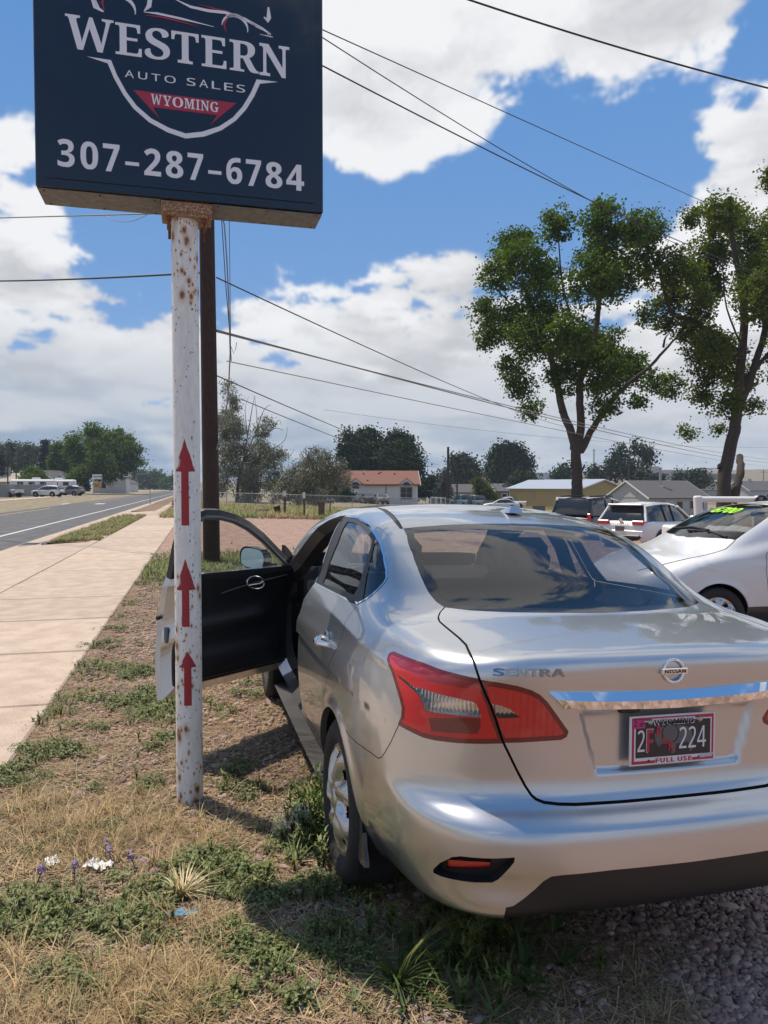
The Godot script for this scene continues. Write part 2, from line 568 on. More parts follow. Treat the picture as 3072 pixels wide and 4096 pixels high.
var side_p: Lut
var plan_p: Lut
var rear_p: Lut
var front_p: Lut
var deck_p: Lut
var roof_p: Lut
var gh_w: Lut
var gh_plan: Lut
func body_curves() -> void:
	side_p = Lut.new([.10, .20, .28, .36, .42, .55, .66, .78, .88, .96, 1.1], [.70, .75, .80, .842, .862, .876, .880, .874, .860, .832, .77], 0.02)
	plan_p = Lut.new([-.2, .05, .3, .6, .80, 1.0, 1.4, 2.4, 3.3, 3.9, 4.3, 4.62], [.70, .765, .812, .854, .872, .874, .874, .88, .876, .868, .83, .76], 0.08)
	rear_p = Lut.new([.16, .26, .34, .42, .48, .54, .575, .598, .622, .65, .70, .84, .93, 1.0, 1.05, 1.12], [.12, .055, .018, .0, -.004, .0, .010, .038, .080, .102, .112, .114, .104, .098, .098, .13], 0.006)
	front_p = Lut.new([.10, .2, .35, .6, .75, .9], [4.45, 4.55, 4.62, 4.60, 4.5, 4.2], 0.03)
	deck_p = Lut.new([-.2, .05, .12, .25, .45, .65, .95, 3.0, 3.4, 3.8, 4.2, 4.5], [1.01, 1.055, 1.068, 1.085, 1.108, 1.125, 1.13, 1.10, 1.04, .98, .90, .78], 0.03)
	roof_p = Lut.new([-1., .1, .2, .35, .48, .62, .95, 1.28, 1.6, 2.0, 2.4, 2.75, 3.0, 3.3, 3.65, 3.9, 5.0], [-6, .0, .5, .86, 1.03, 1.135, 1.285, 1.405, 1.46, 1.485, 1.48, 1.45, 1.40, 1.27, 1.07, .93, .2], 0.05)
	gh_w = Lut.new([.85, .95, 1.05, 1.2, 1.32, 1.42, 1.5], [.87, .84, .80, .735, .675, .605, .53], 0.03)
	gh_plan = Lut.new([.2, .6, 1.0, 1.5, 2.2, 3.0, 3.6], [-.14, -.07, -.025, 0, .005, -.02, -.06], 0.08)

func smax(a: float, b: float, k: float) -> float:
	var d := k - absf(a - b)
	return maxf(a, b) if d <= 0.0 else maxf(a, b) + d * d / (4.0 * k)

func body(x: float, y: float, q: float) -> float:
	var ax := absf(x)
	var w := side_p.at(y) + plan_p.at(q) - 0.88
	var e := (y - (0.972 + 0.045 * clampf(q - 0.5, 0.0, 0.8))) / 0.04
	if absf(e) < 7.0 and q < 2.1:
		w += 0.020 * exp(-sqrt(e * e + 0.04)) * sm(2.1, 1.0, q) * sm(0.15, 0.5, q)
	e = (y - (0.905 - 0.03 * (q - 1.0))) / 0.03
	if absf(e) < 3.0 and q < 3.6:
		w += 0.012 * exp(-e * e) * sm(3.6, 2.6, q) * sm(1.0, 1.8, q)
	if y < 0.95:
		for wq in [1.03, 3.73]:
			e = (Vector2(q - wq, y - 0.31).length() - 0.355) / 0.035
			if absf(e) < 3.0:
				w += 0.012 * exp(-e * e) * sm(0.95, 0.6, y)
	var gs := ax - w
	var t := ax / 0.85
	var t2 := t * t
	var r := rear_p.at(y) + 0.04 * t2 + 0.15 * t2 * t2
	if q < 0.6:
		r += sm(0, 0.035, minf(minf(y - 0.690, 0.90 - y) * 1.3, 0.245 + 0.30 * (y - 0.690) - ax + 0.02)) * 0.020 * sm(0.60, 0.7, y)
		var a := (ax - 0.60) / 0.13
		var b := (y - 0.415) / 0.05
		r += 0.028 * exp(-a * a - b * b)
	var gf := q - (front_p.at(y) - 0.10 * t2 - 0.18 * t2 * t2)
	var x2 := ax * ax / 0.64
	var gt := y - (deck_p.at(q) - 0.035 * x2 - 0.03 * x2 * x2)
	var gb := 0.185 + (0.13 - 0.03 * sm(0.3, 0.8, ax)) * sm(1.0, 0.12, q) - y
	var low := smax(smax(smax(gs, smax(r - q, gf, 0.02), 0.20), gt, 0.05), gb, 0.05)
	if y < 0.8:
		return low
	var g1 := ax - gh_w.at(y) - gh_plan.at(q)
	t = ax / 0.55
	t2 = t * t
	var s := ax / 0.6
	var g2 := y - (roof_p.at(q) - t2 * (0.02 + 0.03 * sm(1.5, 0.9, q)) - 0.03 * s * s * s * s)
	return -smax(-low, -smax(g1, g2, 0.08), 0.07)

func body_ray(u: float, v: float) -> Array:
	var o := Vector3(0, Y0, 0)
	var h: Vector2
	if u < PI / 2:
		o.z = Q0
		h = Vector2(-sin(u), -cos(u))
	elif u <= PI / 2 + Q1 - Q0:
		o.z = Q0 + u - PI / 2
		h = Vector2(-1, 0)
	else:
		o.z = Q1
		var a := u - PI / 2 - (Q1 - Q0)
		h = Vector2(-cos(a), sin(a))
	if v < 0.0:
		o.y += v
		return [o, Vector3(h.x, 0, h.y)]
	return [o, Vector3(h.x * cos(v), sin(v), h.y * cos(v))]

func body_point(u: float, v: float) -> Vector3:
	var ray := body_ray(u, v)
	var o: Vector3 = ray[0]
	var d: Vector3 = ray[1]
	var a := 0.1
	var b := 1.75
	var fa := body(o.x + d.x * a, o.y + d.y * a, o.z + d.z * a)
	var fb := body(o.x + d.x * b, o.y + d.y * b, o.z + d.z * b)
	if fa >= 0.0 or fb <= 0.0:
		return o + d * 0.83
	var t := b
	var side := 0
	for k in 24:
		t = (fa * b - fb * a) / (fa - fb)
		var f := body(o.x + d.x * t, o.y + d.y * t, o.z + d.z * t)
		if absf(f) < 0.00002:
			break
		if f > 0.0:
			b = t
			fb = f
			if side == 1:
				fa *= 0.5
			side = 1
		else:
			a = t
			fa = f
			if side == -1:
				fb *= 0.5
			side = -1
	return o + d * t

func body_normal(p: Vector3) -> Vector3:
	var e := 0.002
	return Vector3(body(p.x + e, p.y, p.z) - body(p.x - e, p.y, p.z), body(p.x, p.y + e, p.z) - body(p.x, p.y - e, p.z), body(p.x, p.y, p.z + e) - body(p.x, p.y, p.z - e)).normalized()

func body_uv(p: Vector3) -> Vector2:
	var u: float
	var hd: float
	if p.z < Q0:
		u = atan2(-p.x, Q0 - p.z)
		hd = Vector2(p.x, Q0 - p.z).length()
	elif p.z <= Q1:
		u = PI / 2 + p.z - Q0
		hd = -p.x
	else:
		u = PI / 2 + Q1 - Q0 + atan2(p.z - Q1, -p.x)
		hd = Vector2(p.x, p.z - Q1).length()
	return Vector2(u, p.y - Y0 if p.y < Y0 else atan2(p.y - Y0, hd))

func cut(called: String) -> PackedVector2Array:
	var o := PackedVector2Array()
	var a: Array = CUT[called]
	for k in range(0, a.size(), 2):
		o.append(Vector2(a[k], a[k + 1]))
	if Geometry2D.is_polygon_clockwise(o):
		o.reverse()
	return o

# a line turned into a thin strip
func strip(called: String, w: float) -> PackedVector2Array:
	var o := PackedVector2Array()
	var a: Array = CUT[called]
	for k in range(0, a.size(), 2):
		o.append(Vector2(a[k], a[k + 1]))
	return Geometry2D.offset_polyline(o, w, Geometry2D.JOIN_MITER, Geometry2D.END_BUTT)[0]

# a cut with a border of its own: the inside first, then the rim of width w each way
func bordered(list: Array, called: String, w: float, inside: Array, border: Array, side := 0) -> void:
	var o := cut(called)
	if inside.size():
		list.append(region(Geometry2D.offset_polygon(o, -w)[0], inside, side))
	list.append(region(Geometry2D.offset_polygon(o, w)[0], border, side))

func arch_poly(wq: float, r := 0.338) -> PackedVector2Array:
	var o := PackedVector2Array()
	for k in 31:
		var a := -0.62 + (PI + 1.24) * k / 30.0
		o.append(body_uv(Vector3(-0.872, maxf(0.33 + sin(a) * r, 0.14), wq + cos(a) * r)))
	o.reverse()
	if Geometry2D.is_polygon_clockwise(o):
		o.reverse()
	return o

var grid_u := PackedFloat32Array()
var grid_v := PackedFloat32Array()
var grid_p := PackedVector3Array()
var grid_n := PackedVector3Array()
func body_grid() -> void:
	var spans := [[0.0, 1.5, 0.0135], [1.5, 2.6, 0.016], [2.6, 3.67, 0.026], [3.67, UMAX, 0.045]]
	for s in spans:
		var n := int(ceil((s[1] - s[0]) / s[2]))
		for k in n:
			grid_u.append(lerpf(s[0], s[1], float(k) / n))
	grid_u.append(UMAX)
	for s in [[-0.45, -0.12, 0.016], [-0.12, 0.06, 0.0065], [0.06, 1.0, 0.0135], [1.0, PI / 2, 0.03]]:
		var n := int(ceil((s[1] - s[0]) / s[2]))
		for k in n:
			grid_v.append(lerpf(s[0], s[1], float(k) / n))
	grid_v.append(PI / 2 - 0.0005)
	for u in grid_u:
		for v in grid_v:
			var p := body_point(u, v)
			grid_p.append(p)
			grid_n.append(body_normal(p))

# regions in order of right of way: {poly, box, side (-1 left, 1 right, 0 both), outs: [[part, offset inwards], ...]}
class Panels:
	var parts := {}
	var seen := {}
	func vert(part: String, uv: Vector2, p: Vector3, n: Vector3, sx: float) -> int:
		if part.ends_with("*"):
			part += "L" if sx > 0.0 else "R"
		var g: Geo = parts.get(part)
		if g == null:
			g = Geo.new()
			parts[part] = g
			seen[part] = {}
		var key := Vector3i(roundi(uv.x * 20000.0), roundi(uv.y * 20000.0), 0 if uv.x < 0.00001 else int(sx))
		var s: Dictionary = seen[part]
		if s.has(key):
			return s[key]
		var k := g.vert(Vector3(p.x * sx, p.y, -p.z), Vector3(n.x * sx, n.y, -n.z), Vector2(uv.x, -uv.y))
		s[key] = k
		return k

func region(poly: PackedVector2Array, outs: Array, side := 0) -> Dictionary:
	var b := Rect2(poly[0], Vector2.ZERO)
	for p in poly:
		b = b.expand(p)
	return {"poly": poly, "box": b.grow(0.001), "outs": outs, "side": side}

func skin(regions: Array, rest: Callable, step := 1) -> Panels:
	var sk := Panels.new()
	var nv := grid_v.size()
	var iu := []
	var iv := []
	for k in range(0, grid_u.size() - 1, step):
		iu.append(k)
	iu.append(grid_u.size() - 1)
	for k in range(0, nv - 1, step):
		iv.append(k)
	iv.append(nv - 1)
	for a in iu.size() - 1:
		var u0 := grid_u[iu[a]]
		var u1 := grid_u[iu[a + 1]]
		for b in iv.size() - 1:
			var v0 := grid_v[iv[b]]
			var v1 := grid_v[iv[b + 1]]
			var c := [iu[a] * nv + iv[b], iu[a + 1] * nv + iv[b], iu[a + 1] * nv + iv[b + 1], iu[a] * nv + iv[b + 1]]
			var cell := PackedVector2Array([Vector2(u0, v0), Vector2(u1, v0), Vector2(u1, v1), Vector2(u0, v1)])
			var near := []
			var box := Rect2(u0, v0, u1 - u0, v1 - v0)
			for r in regions:
				if r.box.intersects(box):
					near.append(r)
			for sx in [1.0, -1.0]:
				var left: Array = [cell]
				for r in near:
					if r.side != 0 and r.side != -int(sx):
						continue
					var keep := []
					for piece in left:
						for got in Geometry2D.intersect_polygons(piece, r.poly):
							for o in r.outs:
								lay(sk, o[0], o[1], got, u0, v0, u1, v1, c, sx)
						keep.append_array(Geometry2D.clip_polygons(piece, r.poly))
					left = keep
					if left.is_empty():
						break
				for piece in left:
					for o in rest.call(grid_p[c[0]], sx):
						lay(sk, o[0], o[1], piece, u0, v0, u1, v1, c, sx)
	return sk

func lay(sk: Panels, part: String, inward: float, poly: PackedVector2Array, u0: float, v0: float, u1: float, v1: float, c: Array, sx: float) -> void:
	if poly.size() < 3 or Geometry2D.is_polygon_clockwise(poly):
		return
	var ids := PackedInt32Array()
	for t in poly:
		var a := clampf((t.x - u0) / (u1 - u0), 0, 1)
		var b := clampf((t.y - v0) / (v1 - v0), 0, 1)
		var p: Vector3 = grid_p[c[0]].lerp(grid_p[c[1]], a).lerp(grid_p[c[3]].lerp(grid_p[c[2]], a), b)
		var n: Vector3 = grid_n[c[0]].lerp(grid_n[c[1]], a).lerp(grid_n[c[3]].lerp(grid_n[c[2]], a), b).normalized()
		ids.append(sk.vert(part, t, p - n * inward, n, sx))
	var g: Geo = sk.parts[part + ("L" if sx > 0.0 else "R") if part.ends_with("*") else part]
	var tris: PackedInt32Array
	if poly.size() == 4:
		tris = PackedInt32Array([0, 1, 2, 0, 2, 3])
	else:
		tris = Geometry2D.triangulate_polygon(poly)
	for k in range(0, tris.size(), 3):
		var i := ids[tris[k]]
		var j := ids[tris[k + 1]]
		var l := ids[tris[k + 2]]
		var ccw := (poly[tris[k + 1]] - poly[tris[k]]).cross(poly[tris[k + 2]] - poly[tris[k]]) > 0.0
		if ccw == (sx > 0.0):
			g.face(i, l, j)
		else:
			g.face(i, j, l)

# the wall round a cut, from one depth to another
func rim(poly: PackedVector2Array, d0: float, d1: float, sx: float, g: Geo, closed := true) -> void:
	var pts := []
	var m := poly.size() if closed else poly.size() - 1
	for k in m:
		var a := poly[k]
		var b := poly[(k + 1) % poly.size()]
		var n := maxi(1, int(a.distance_to(b) / 0.03))
		for j in n:
			pts.append(a.lerp(b, float(j) / n))
	if closed:
		pts.append(pts[0])
	else:
		pts.append(poly[-1])
	var prev := []
	for t in pts:
		var p := body_point(maxf(t.x, 0.0), t.y)
		var n := body_normal(p)
		var a := p - n * d0
		var b := p - n * d1
		a = Vector3(a.x * sx, a.y, -a.z)
		b = Vector3(b.x * sx, b.y, -b.z)
		if prev.size():
			if sx > 0:
				g.quad(a, prev[0], prev[1], b)
			else:
				g.quad(prev[0], a, b, prev[1])
		prev = [a, b]

# ---------- materials ----------
func materials() -> void:
	M.silver = mat(lin(0.50, 0.505, 0.51), 0.30, 0.85, 1.0)
	M.white_paint = mat(lin(0.62, 0.62, 0.615), 0.45, 0.1, 1.0)
	M.black = mat(lin(0.012, 0.012, 0.013), 0.55)
	M.gloss_black = mat(lin(0.012, 0.012, 0.014), 0.08)
	M.gap = mat(lin(0.004, 0.004, 0.004), 1.0)
	M.trim = mat(lin(0.014, 0.014, 0.016), 0.5)
	M.valance = mat(lin(0.009, 0.009, 0.010), 0.5)
	M.cloth = mottled(lin(0.016, 0.017, 0.018), lin(0.03, 0.03, 0.032), 0.06, 3.0, 0.95)
	M.liner = mat(lin(0.14, 0.145, 0.14), 0.9)
	M.grey_plastic = mat(lin(0.10, 0.10, 0.10), 0.5)
	M.glass = pane(Color(0.55, 0.62, 0.58), 0.22)
	M.glass.albedo_color = Color(0.01, 0.015, 0.015, 0.45)
	M.rear_glass = pane(Color(0.01, 0.02, 0.018), 0.42)
	M.clear_glass = pane(Color(0.16, 0.20, 0.15), 0.22)
	M.lens = pane(Color(0.9, 0.9, 0.9), 0.03)
	M.chrome = mat(lin(0.78, 0.79, 0.80), 0.04, 1.0)
	M.mirror = mat(lin(0.30, 0.42, 0.46), 0.01, 1.0)
	M.tyre = mottled(lin(0.010, 0.010, 0.011), lin(0.022, 0.021, 0.020), 0.03, 4.0, 0.75)
	M.cover = mat(lin(0.46, 0.46, 0.46), 0.25, 0.85, 0.6)
	M.lamp_red = mat(lin(0.50, 0.003, 0.006), 0.3, 0.0, 0.6)
	M.lamp_ribs = ribbed(lin(0.48, 0.003, 0.006), 0.25, 60.0, 24.0)
	M.lamp_deep = mat(lin(0.13, 0.002, 0.004), 0.2, 0.0, 0.7)
	M.lamp_rose = mat(lin(0.30, 0.004, 0.014), 0.15, 0.2, 1.0)
	M.lamp_silver = ribbed(lin(0.42, 0.42, 0.43), 0.15, 90.0, 20.0)
	M.lamp_silver.metallic = 1.0
	M.reflector = mat(lin(0.45, 0.01, 0.01), 0.3, 0.0, 1.0)
	M.red_print = mat(lin(0.42, 0.02, 0.04), 0.5)
	M.white_print = mat(lin(0.62, 0.62, 0.64), 0.5)
	M.plate_dark = mat(lin(0.022, 0.018, 0.022), 0.45)
	M.plate_grey = mat(lin(0.10, 0.10, 0.10), 0.5)
	M.pink = mat(lin(0.45, 0.03, 0.16), 0.5)
	M.bolt = mat(lin(0.42, 0.41, 0.38), 0.35, 0.9)
	M.residue = mat(lin(0.34, 0.31, 0.30), 0.75, 0.2)
	M.navy = mat(lin(0.004, 0.006, 0.014), 0.22, 0.0, 0.4)
	M.sign_grey = mottled(lin(0.10, 0.097, 0.09), lin(0.16, 0.155, 0.145), 0.02, 2.0, 0.6)
	M.sign_white = mat(lin(0.72, 0.73, 0.76), 0.5)
	M.sign_red = mat(lin(0.36, 0.022, 0.05), 0.5)
	M.rust = mottled(lin(0.10, 0.035, 0.014), lin(0.52, 0.40, 0.28), 0.03, 6.0, 0.9, 0.1)
	M.rust_spot = mottled(lin(0.05, 0.018, 0.008), lin(0.30, 0.12, 0.04), 0.08, 12.0, 0.95, 0.0)
	M.arrow_red = mottled(lin(0.26, 0.012, 0.022), lin(0.34, 0.025, 0.035), 0.03, 6.0, 0.6)
	M.pole_wood = wood()
	M.price_green = mat(lin(0.38, 0.80, 0.02), 0.6)
	M.sill = mat(lin(0.06, 0.06, 0.062), 0.35, 0.4, 0.5)
	M.badge = mat(lin(0.30, 0.30, 0.31), 0.12, 1.0)
	M.wire = mat(lin(0.02, 0.02, 0.022), 0.6)
	M.wire_pale = mat(lin(0.22, 0.21, 0.19), 0.6)
	M.galv = mat(lin(0.34, 0.35, 0.36), 0.45, 0.6)

func ribbed(c: Color, rough: float, nu: float, nv: float) -> StandardMaterial3D:
	var m := mat(c, rough, 0.0, 1.0)
	var im := Image.create(64, 64, false, Image.FORMAT_RGB8)
	for y in 64:
		for x in 64:
			var h := 0.5 + 0.5 * cos(TAU * x / 16.0) * (0.6 + 0.4 * cos(TAU * y / 16.0))
			im.set_pixel(x, y, Color(h, h, h))
	m.heightmap_enabled = true
	m.heightmap_texture = ImageTexture.create_from_image(im)
	m.heightmap_scale = 0.35
	m.uv1_scale = Vector3(nu / 4.0, nv / 4.0, 1)
	return m

func wood() -> StandardMaterial3D:
	var m := mottled(lin(0.020, 0.010, 0.007), lin(0.062, 0.030, 0.020), 0.02, 1.0, 0.85, 0.4)
	m.uv1_scale = Vector3(6.0, 0.4, 6.0)
	return m

# ---------- the silver saloon ----------
func rear_q(x: float, y: float) -> float:
	var a := -0.2
	var b := 0.6
	for k in 30:
		var m := (a + b) / 2
		if body(x, y, m) > 0.0:
			a = m
		else:
			b = m
	return a

func saloon(called: String, label: String, category: String, paint: Material, xf: Transform3D, open_door: bool, step: int) -> Node3D:
	var o := thing(called, label, category)
	o.transform = xf
	var R := []
	if open_door:
		R.append(region(cut("opening"), [], -1))
	R.append(region(strip("gap", 0.003), [["gap", 0.010]]))
	R.append(region(strip("doorgap", 0.0022), [["gap", 0.008]]))
	R.append(region(strip("seam", 0.0014), [["gap", 0.004]]))
	R.append(region(strip("hood", 0.005), [["gap", 0.008]]))
	R.append(region(cut("lampA_clear"), [["lens*", 0.0], ["bowl*", 0.024]]))
	R.append(region(cut("lampA_sweep"), [["lens*", 0.0], ["bowl*", 0.012]]))
	R.append(region(cut("lampA_dark"), [["deep*", 0.0]]))
	R.append(region(cut("lampA_top"), [["rose*", 0.0]]))
	bordered(R, "lampA", 0.006, [["red*", 0.0]], [["deep*", 0.0]])
	R.append(region(cut("lampB_clear"), [["lens_inner*", 0.0], ["bowl_inner*", 0.016]]))
	bordered(R, "lampB", 0.006, [["red_inner*", 0.0]], [["deep_inner*", 0.0]])
	var gl := cut("glass")
	var gin := Geometry2D.offset_polygon(gl, -0.034, Geometry2D.JOIN_ROUND)
	R.append(region(gin[0], [["rear_window", 0.0]]))
	R.append(region(gl, [["frit", 0.0]]))
	R.append(region(cut("wind"), [["windscreen", 0.0]]))
	for s in [-1, 1]:
		if s == 1 or not open_door:
			R.append(region(cut("glassF"), [["front_glass*", 0.003]], s))
			bordered(R, "frameF", 0.004, [["frame*", 0.002]], [["chrome*", 0.0]], s)
			bordered(R, "doorF", 0.003, [["front_door*", 0.0], ["lining*", 0.05]], [["gap", 0.008]], s)
	R.append(region(cut("glassR"), [["door_glass*", 0.004]]))
	R.append(region(cut("glassQ"), [["quarter_glass*", 0.004]]))
	bordered(R, "frameR", 0.005, [["frame*", 0.001]], [["chrome*", -0.002]])
	R.append(region(cut("ditch"), [["moulding*", 0.004]]))
	R.append(region(cut("reflector"), [["reflector*", 0.026]]))
	R.append(region(cut("bezel"), [["bezel*", 0.032]]))
	R.append(region(arch_poly(1.03), []))
	R.append(region(arch_poly(3.73), []))
	R.append(region(cut("valance"), [["valance", 0.004]]))
	R.append(region(cut("bumper"), [["bumper", 0.0]]))
	R.append(region(cut("lid"), [["lid", 0.0]]))
	R.append(region(cut("doorR"), [["rear_door*", 0.0], ["lining*", 0.05]]))
	var rest := func(p: Vector3, _sx: float) -> Array:
		if p.y > 1.0 and p.z > 0.75 and p.z < 3.0:
			return [["shell", 0.0], ["headliner", 0.03]]
		if p.y < 0.40 and p.z > 1.34 and p.z < 3.40:
			return [["sill", 0.0]]
		return [["shell", 0.0]]
	var sk := skin(R, rest, step)
	for s in [1.0, -1.0]:
		var tag_ := "L" if s > 0 else "R"
		rim(cut("lampA_clear"), 0.002, 0.024, s, sk.parts["bowl*" + tag_])
		rim(cut("bezel"), 0.0, 0.034, s, sk.parts["bezel*" + tag_])
		rim(cut("reflector"), 0.018, 0.034, s, sk.parts["bezel*" + tag_])
		for wq in [1.03, 3.73]:
			var ap := arch_poly(wq)
			rim(ap, 0.0, 0.03, s, sk.parts["shell"])
	rim(strip("gap", 0.003), 0.0, 0.012, 1.0, sk.parts["gap"])
	rim(strip("gap", 0.003), 0.0, 0.012, -1.0, sk.parts["gap"])
	var n := {}
	# [collected part, name, material, parent part]
	var list := [["shell", "body_shell", paint], ["bumper", "rear_bumper", paint], ["lid", "trunk_lid", paint], ["valance", "lower_valance", M.valance], ["sill", "sill", M.sill], ["gap", "panel_gap", M.gap],
		["rear_window", "rear_window", M.rear_glass], ["frit", "window_border", M.gloss_black], ["windscreen", "windscreen", M.clear_glass if open_door else M.glass], ["headliner", "headliner", M.liner]]
	for t in ["L", "R"]:
		list.append_array([["rear_door*" + t, "rear_door", paint], ["front_door*" + t, "front_door", paint], ["frame*" + t, "window_frame", M.trim], ["chrome*" + t, "chrome_trim", M.chrome],
			["door_glass*" + t, "side_window", M.glass, "frame*" + t], ["quarter_glass*" + t, "side_window", M.glass, "frame*" + t], ["front_glass*" + t, "side_window", M.glass, "frame*" + t], ["moulding*" + t, "roof_moulding", M.trim],
			["lining*" + t, "door_lining", M.trim], ["red*" + t, "tail_lamp", M.lamp_red], ["lens*" + t, "clear_cover", M.lens, "red*" + t], ["deep*" + t, "dark_red_lens", M.lamp_deep, "red*" + t], ["rose*" + t, "upper_red_lens", M.lamp_rose, "red*" + t],
			["bowl*" + t, "clear_lens", M.lamp_silver, "red*" + t], ["red_inner*" + t, "trunk_lamp", M.lamp_ribs], ["lens_inner*" + t, "clear_cover", M.lens, "red_inner*" + t], ["deep_inner*" + t, "dark_red_lens", M.lamp_deep, "red_inner*" + t],
			["bowl_inner*" + t, "clear_lens", M.lamp_silver, "red_inner*" + t], ["bezel*" + t, "reflector_bezel", M.black], ["reflector*" + t, "red_reflector", M.reflector, "bezel*" + t]])
	for e in list:
		if sk.parts.has(e[0]):
			n[e[0]] = put(e[1], sk.parts[e[0]].mesh(), e[2], n[e[3]] if e.size() > 3 else o)
	# bright bar above the number plate
	var g := Geo.new()
	var prev := []
	for k in 33:
		var x := lerpf(-1.0, 1.0, k / 32.0)
		var xt := x * 0.421
		var xb := x * 0.370
		var xm := x * 0.398
		var e := 1.0 - 0.75 * pow(absf(x), 6.0)
		var top := 0.948 + 0.011 * absf(x)
		var bot := 0.894 + 0.011 * absf(x)
		var mid := 0.923 + 0.012 * x * x
		var ring := [Vector3(xt, top, -rear_q(xt, top) - 0.004), Vector3(xt, top - 0.002, -rear_q(xt, top) + 0.006), Vector3(xm, mid, -rear_q(xm, mid) + 0.010 + 0.016 * e), Vector3(xb, bot, -rear_q(xb, bot) + 0.006 + 0.014 * e), Vector3(xb, bot - 0.001, -rear_q(xb, bot) - 0.02)]
		if prev.size():
			for j in 4:
				g.quad(prev[j + 1], ring[j + 1], ring[j], prev[j])
		prev = ring
	put("chrome_bar", g.mesh(), M.chrome, o)
	put("boot_release", boxm(Vector3(0.07, 0.014, 0.02), 0.004, Vector3(-0.15, 0.888, -rear_q(-0.15, 0.888) + 0.004)), M.black, o)
	number_plate(o)
	badges(o)
	# underside, wheel wells and wheels
	put("underbody", boxm(Vector3(1.44, 0.06, 3.9), 0.0, Vector3(0, 0.29, -2.28)), M.gap, o)
	for wq in [1.03, 3.73]:
		for s in [-1.0, 1.0]:
			wheel(o, Vector3(s * 0.7575, 0.31, -wq), s, M.cover)
			var well := Geo.new()
			for k in 16:
				var a0 := -0.5 + (PI + 1.0) * k / 16.0
				var a1 := -0.5 + (PI + 1.0) * (k + 1) / 16.0
				var p0 := Vector3(0, 0.33 + sin(a0) * 0.362, -wq + cos(a0) * 0.362)
				var p1 := Vector3(0, 0.33 + sin(a1) * 0.362, -wq + cos(a1) * 0.362)
				var xo := Vector3(s * 0.84, 0, 0)
				var xi := Vector3(s * 0.5, 0, 0)
				well.quad(p0 + xo, p1 + xo, p1 + xi, p0 + xi)
				well.tri(p0 + xi, p1 + xi, Vector3(s * 0.5, 0.33, -wq))
			put("wheel_well", well.mesh(), M.gap, o)
	for s in [-1.0, 1.0]:
		var gf := Geo.new()
		gf.xf = Transform3D(Basis(Vector3(0, 0, 1), Vector3(0, 1, 0), Vector3(-1, 0, 0)) , Vector3(s * 0.824, 0, 0))
		var fl := PackedVector2Array([Vector2(-0.760, 0.36), Vector2(-0.70, 0.375), Vector2(-0.672, 0.34), Vector2(-0.655, 0.29), Vector2(-0.625, 0.25), Vector2(-0.62, 0.23), Vector2(-0.68, 0.215), Vector2(-0.73, 0.215), Vector2(-0.75, 0.25), Vector2(-0.757, 0.30)])
		gf.prism(fl, 0.016)
		put("mud_flap", gf.mesh(), M.sill, o)
		handle(o, s, 1.28, paint)
		if s > 0 or not open_door:
			handle(o, s, 2.25, paint)
			door_mirror(o, Transform3D(Basis(Vector3(0, 0, 1), Vector3.UP, Vector3(-1, 0, 0)) if s < 0 else Basis(Vector3(0, 0, 1), Vector3.UP, Vector3(1, 0, 0)), Vector3(s * 0.83, 0, -3.06)), paint)
	# antenna fin
	g = Geo.new()
	g.xf = Transform3D(Basis.IDENTITY, Vector3(0.09, 1.452, -1.53))
	var fb := [Vector3(-0.036, 0, 0.07), Vector3(0.036, 0, 0.07), Vector3(0.02, 0, -0.11), Vector3(-0.02, 0, -0.11)]
	var ft := [Vector3(-0.018, 0.036, 0.055), Vector3(0.018, 0.036, 0.055), Vector3(0.003, 0.006, -0.10), Vector3(-0.003, 0.006, -0.10)]
	g.quad(ft[3], ft[0], ft[1], ft[2])
	for k in 4:
		g.quad(fb[k], fb[(k + 1) % 4], ft[(k + 1) % 4], ft[k])
	put("antenna_fin", g.mesh(), paint, o)
	cabin(o)
	return o

func handle(o: Node3D, s: float, q: float, paint: Material) -> void:
	var y := 0.895
	var x := -body_point(PI / 2 + q - Q0, atan2(y - Y0, 0.87)).x
	var cup := Geo.new()
	cup.ball(Vector3(s * (x - 0.004), y - 0.005, -q), Vector3(0.008, 0.05, 0.06), 16, 8)
	var c := put("handle_cup", cup.mesh(), M.chrome if false else paint, o)
	var g := Geo.new()
	var pts := []
	var rr := []
	for k in 9:
		var t := k / 8.0
		pts.append(Vector3(s * (x + 0.002 + 0.036 * sin(PI * clampf(t * 1.05, 0, 1))), y, -(q - 0.10 + 0.20 * t)))
		rr.append(0.010 + 0.006 * sin(PI * t))
	g.tube(pts, rr, 8)
	put("door_handle", g.mesh(), M.chrome, o)

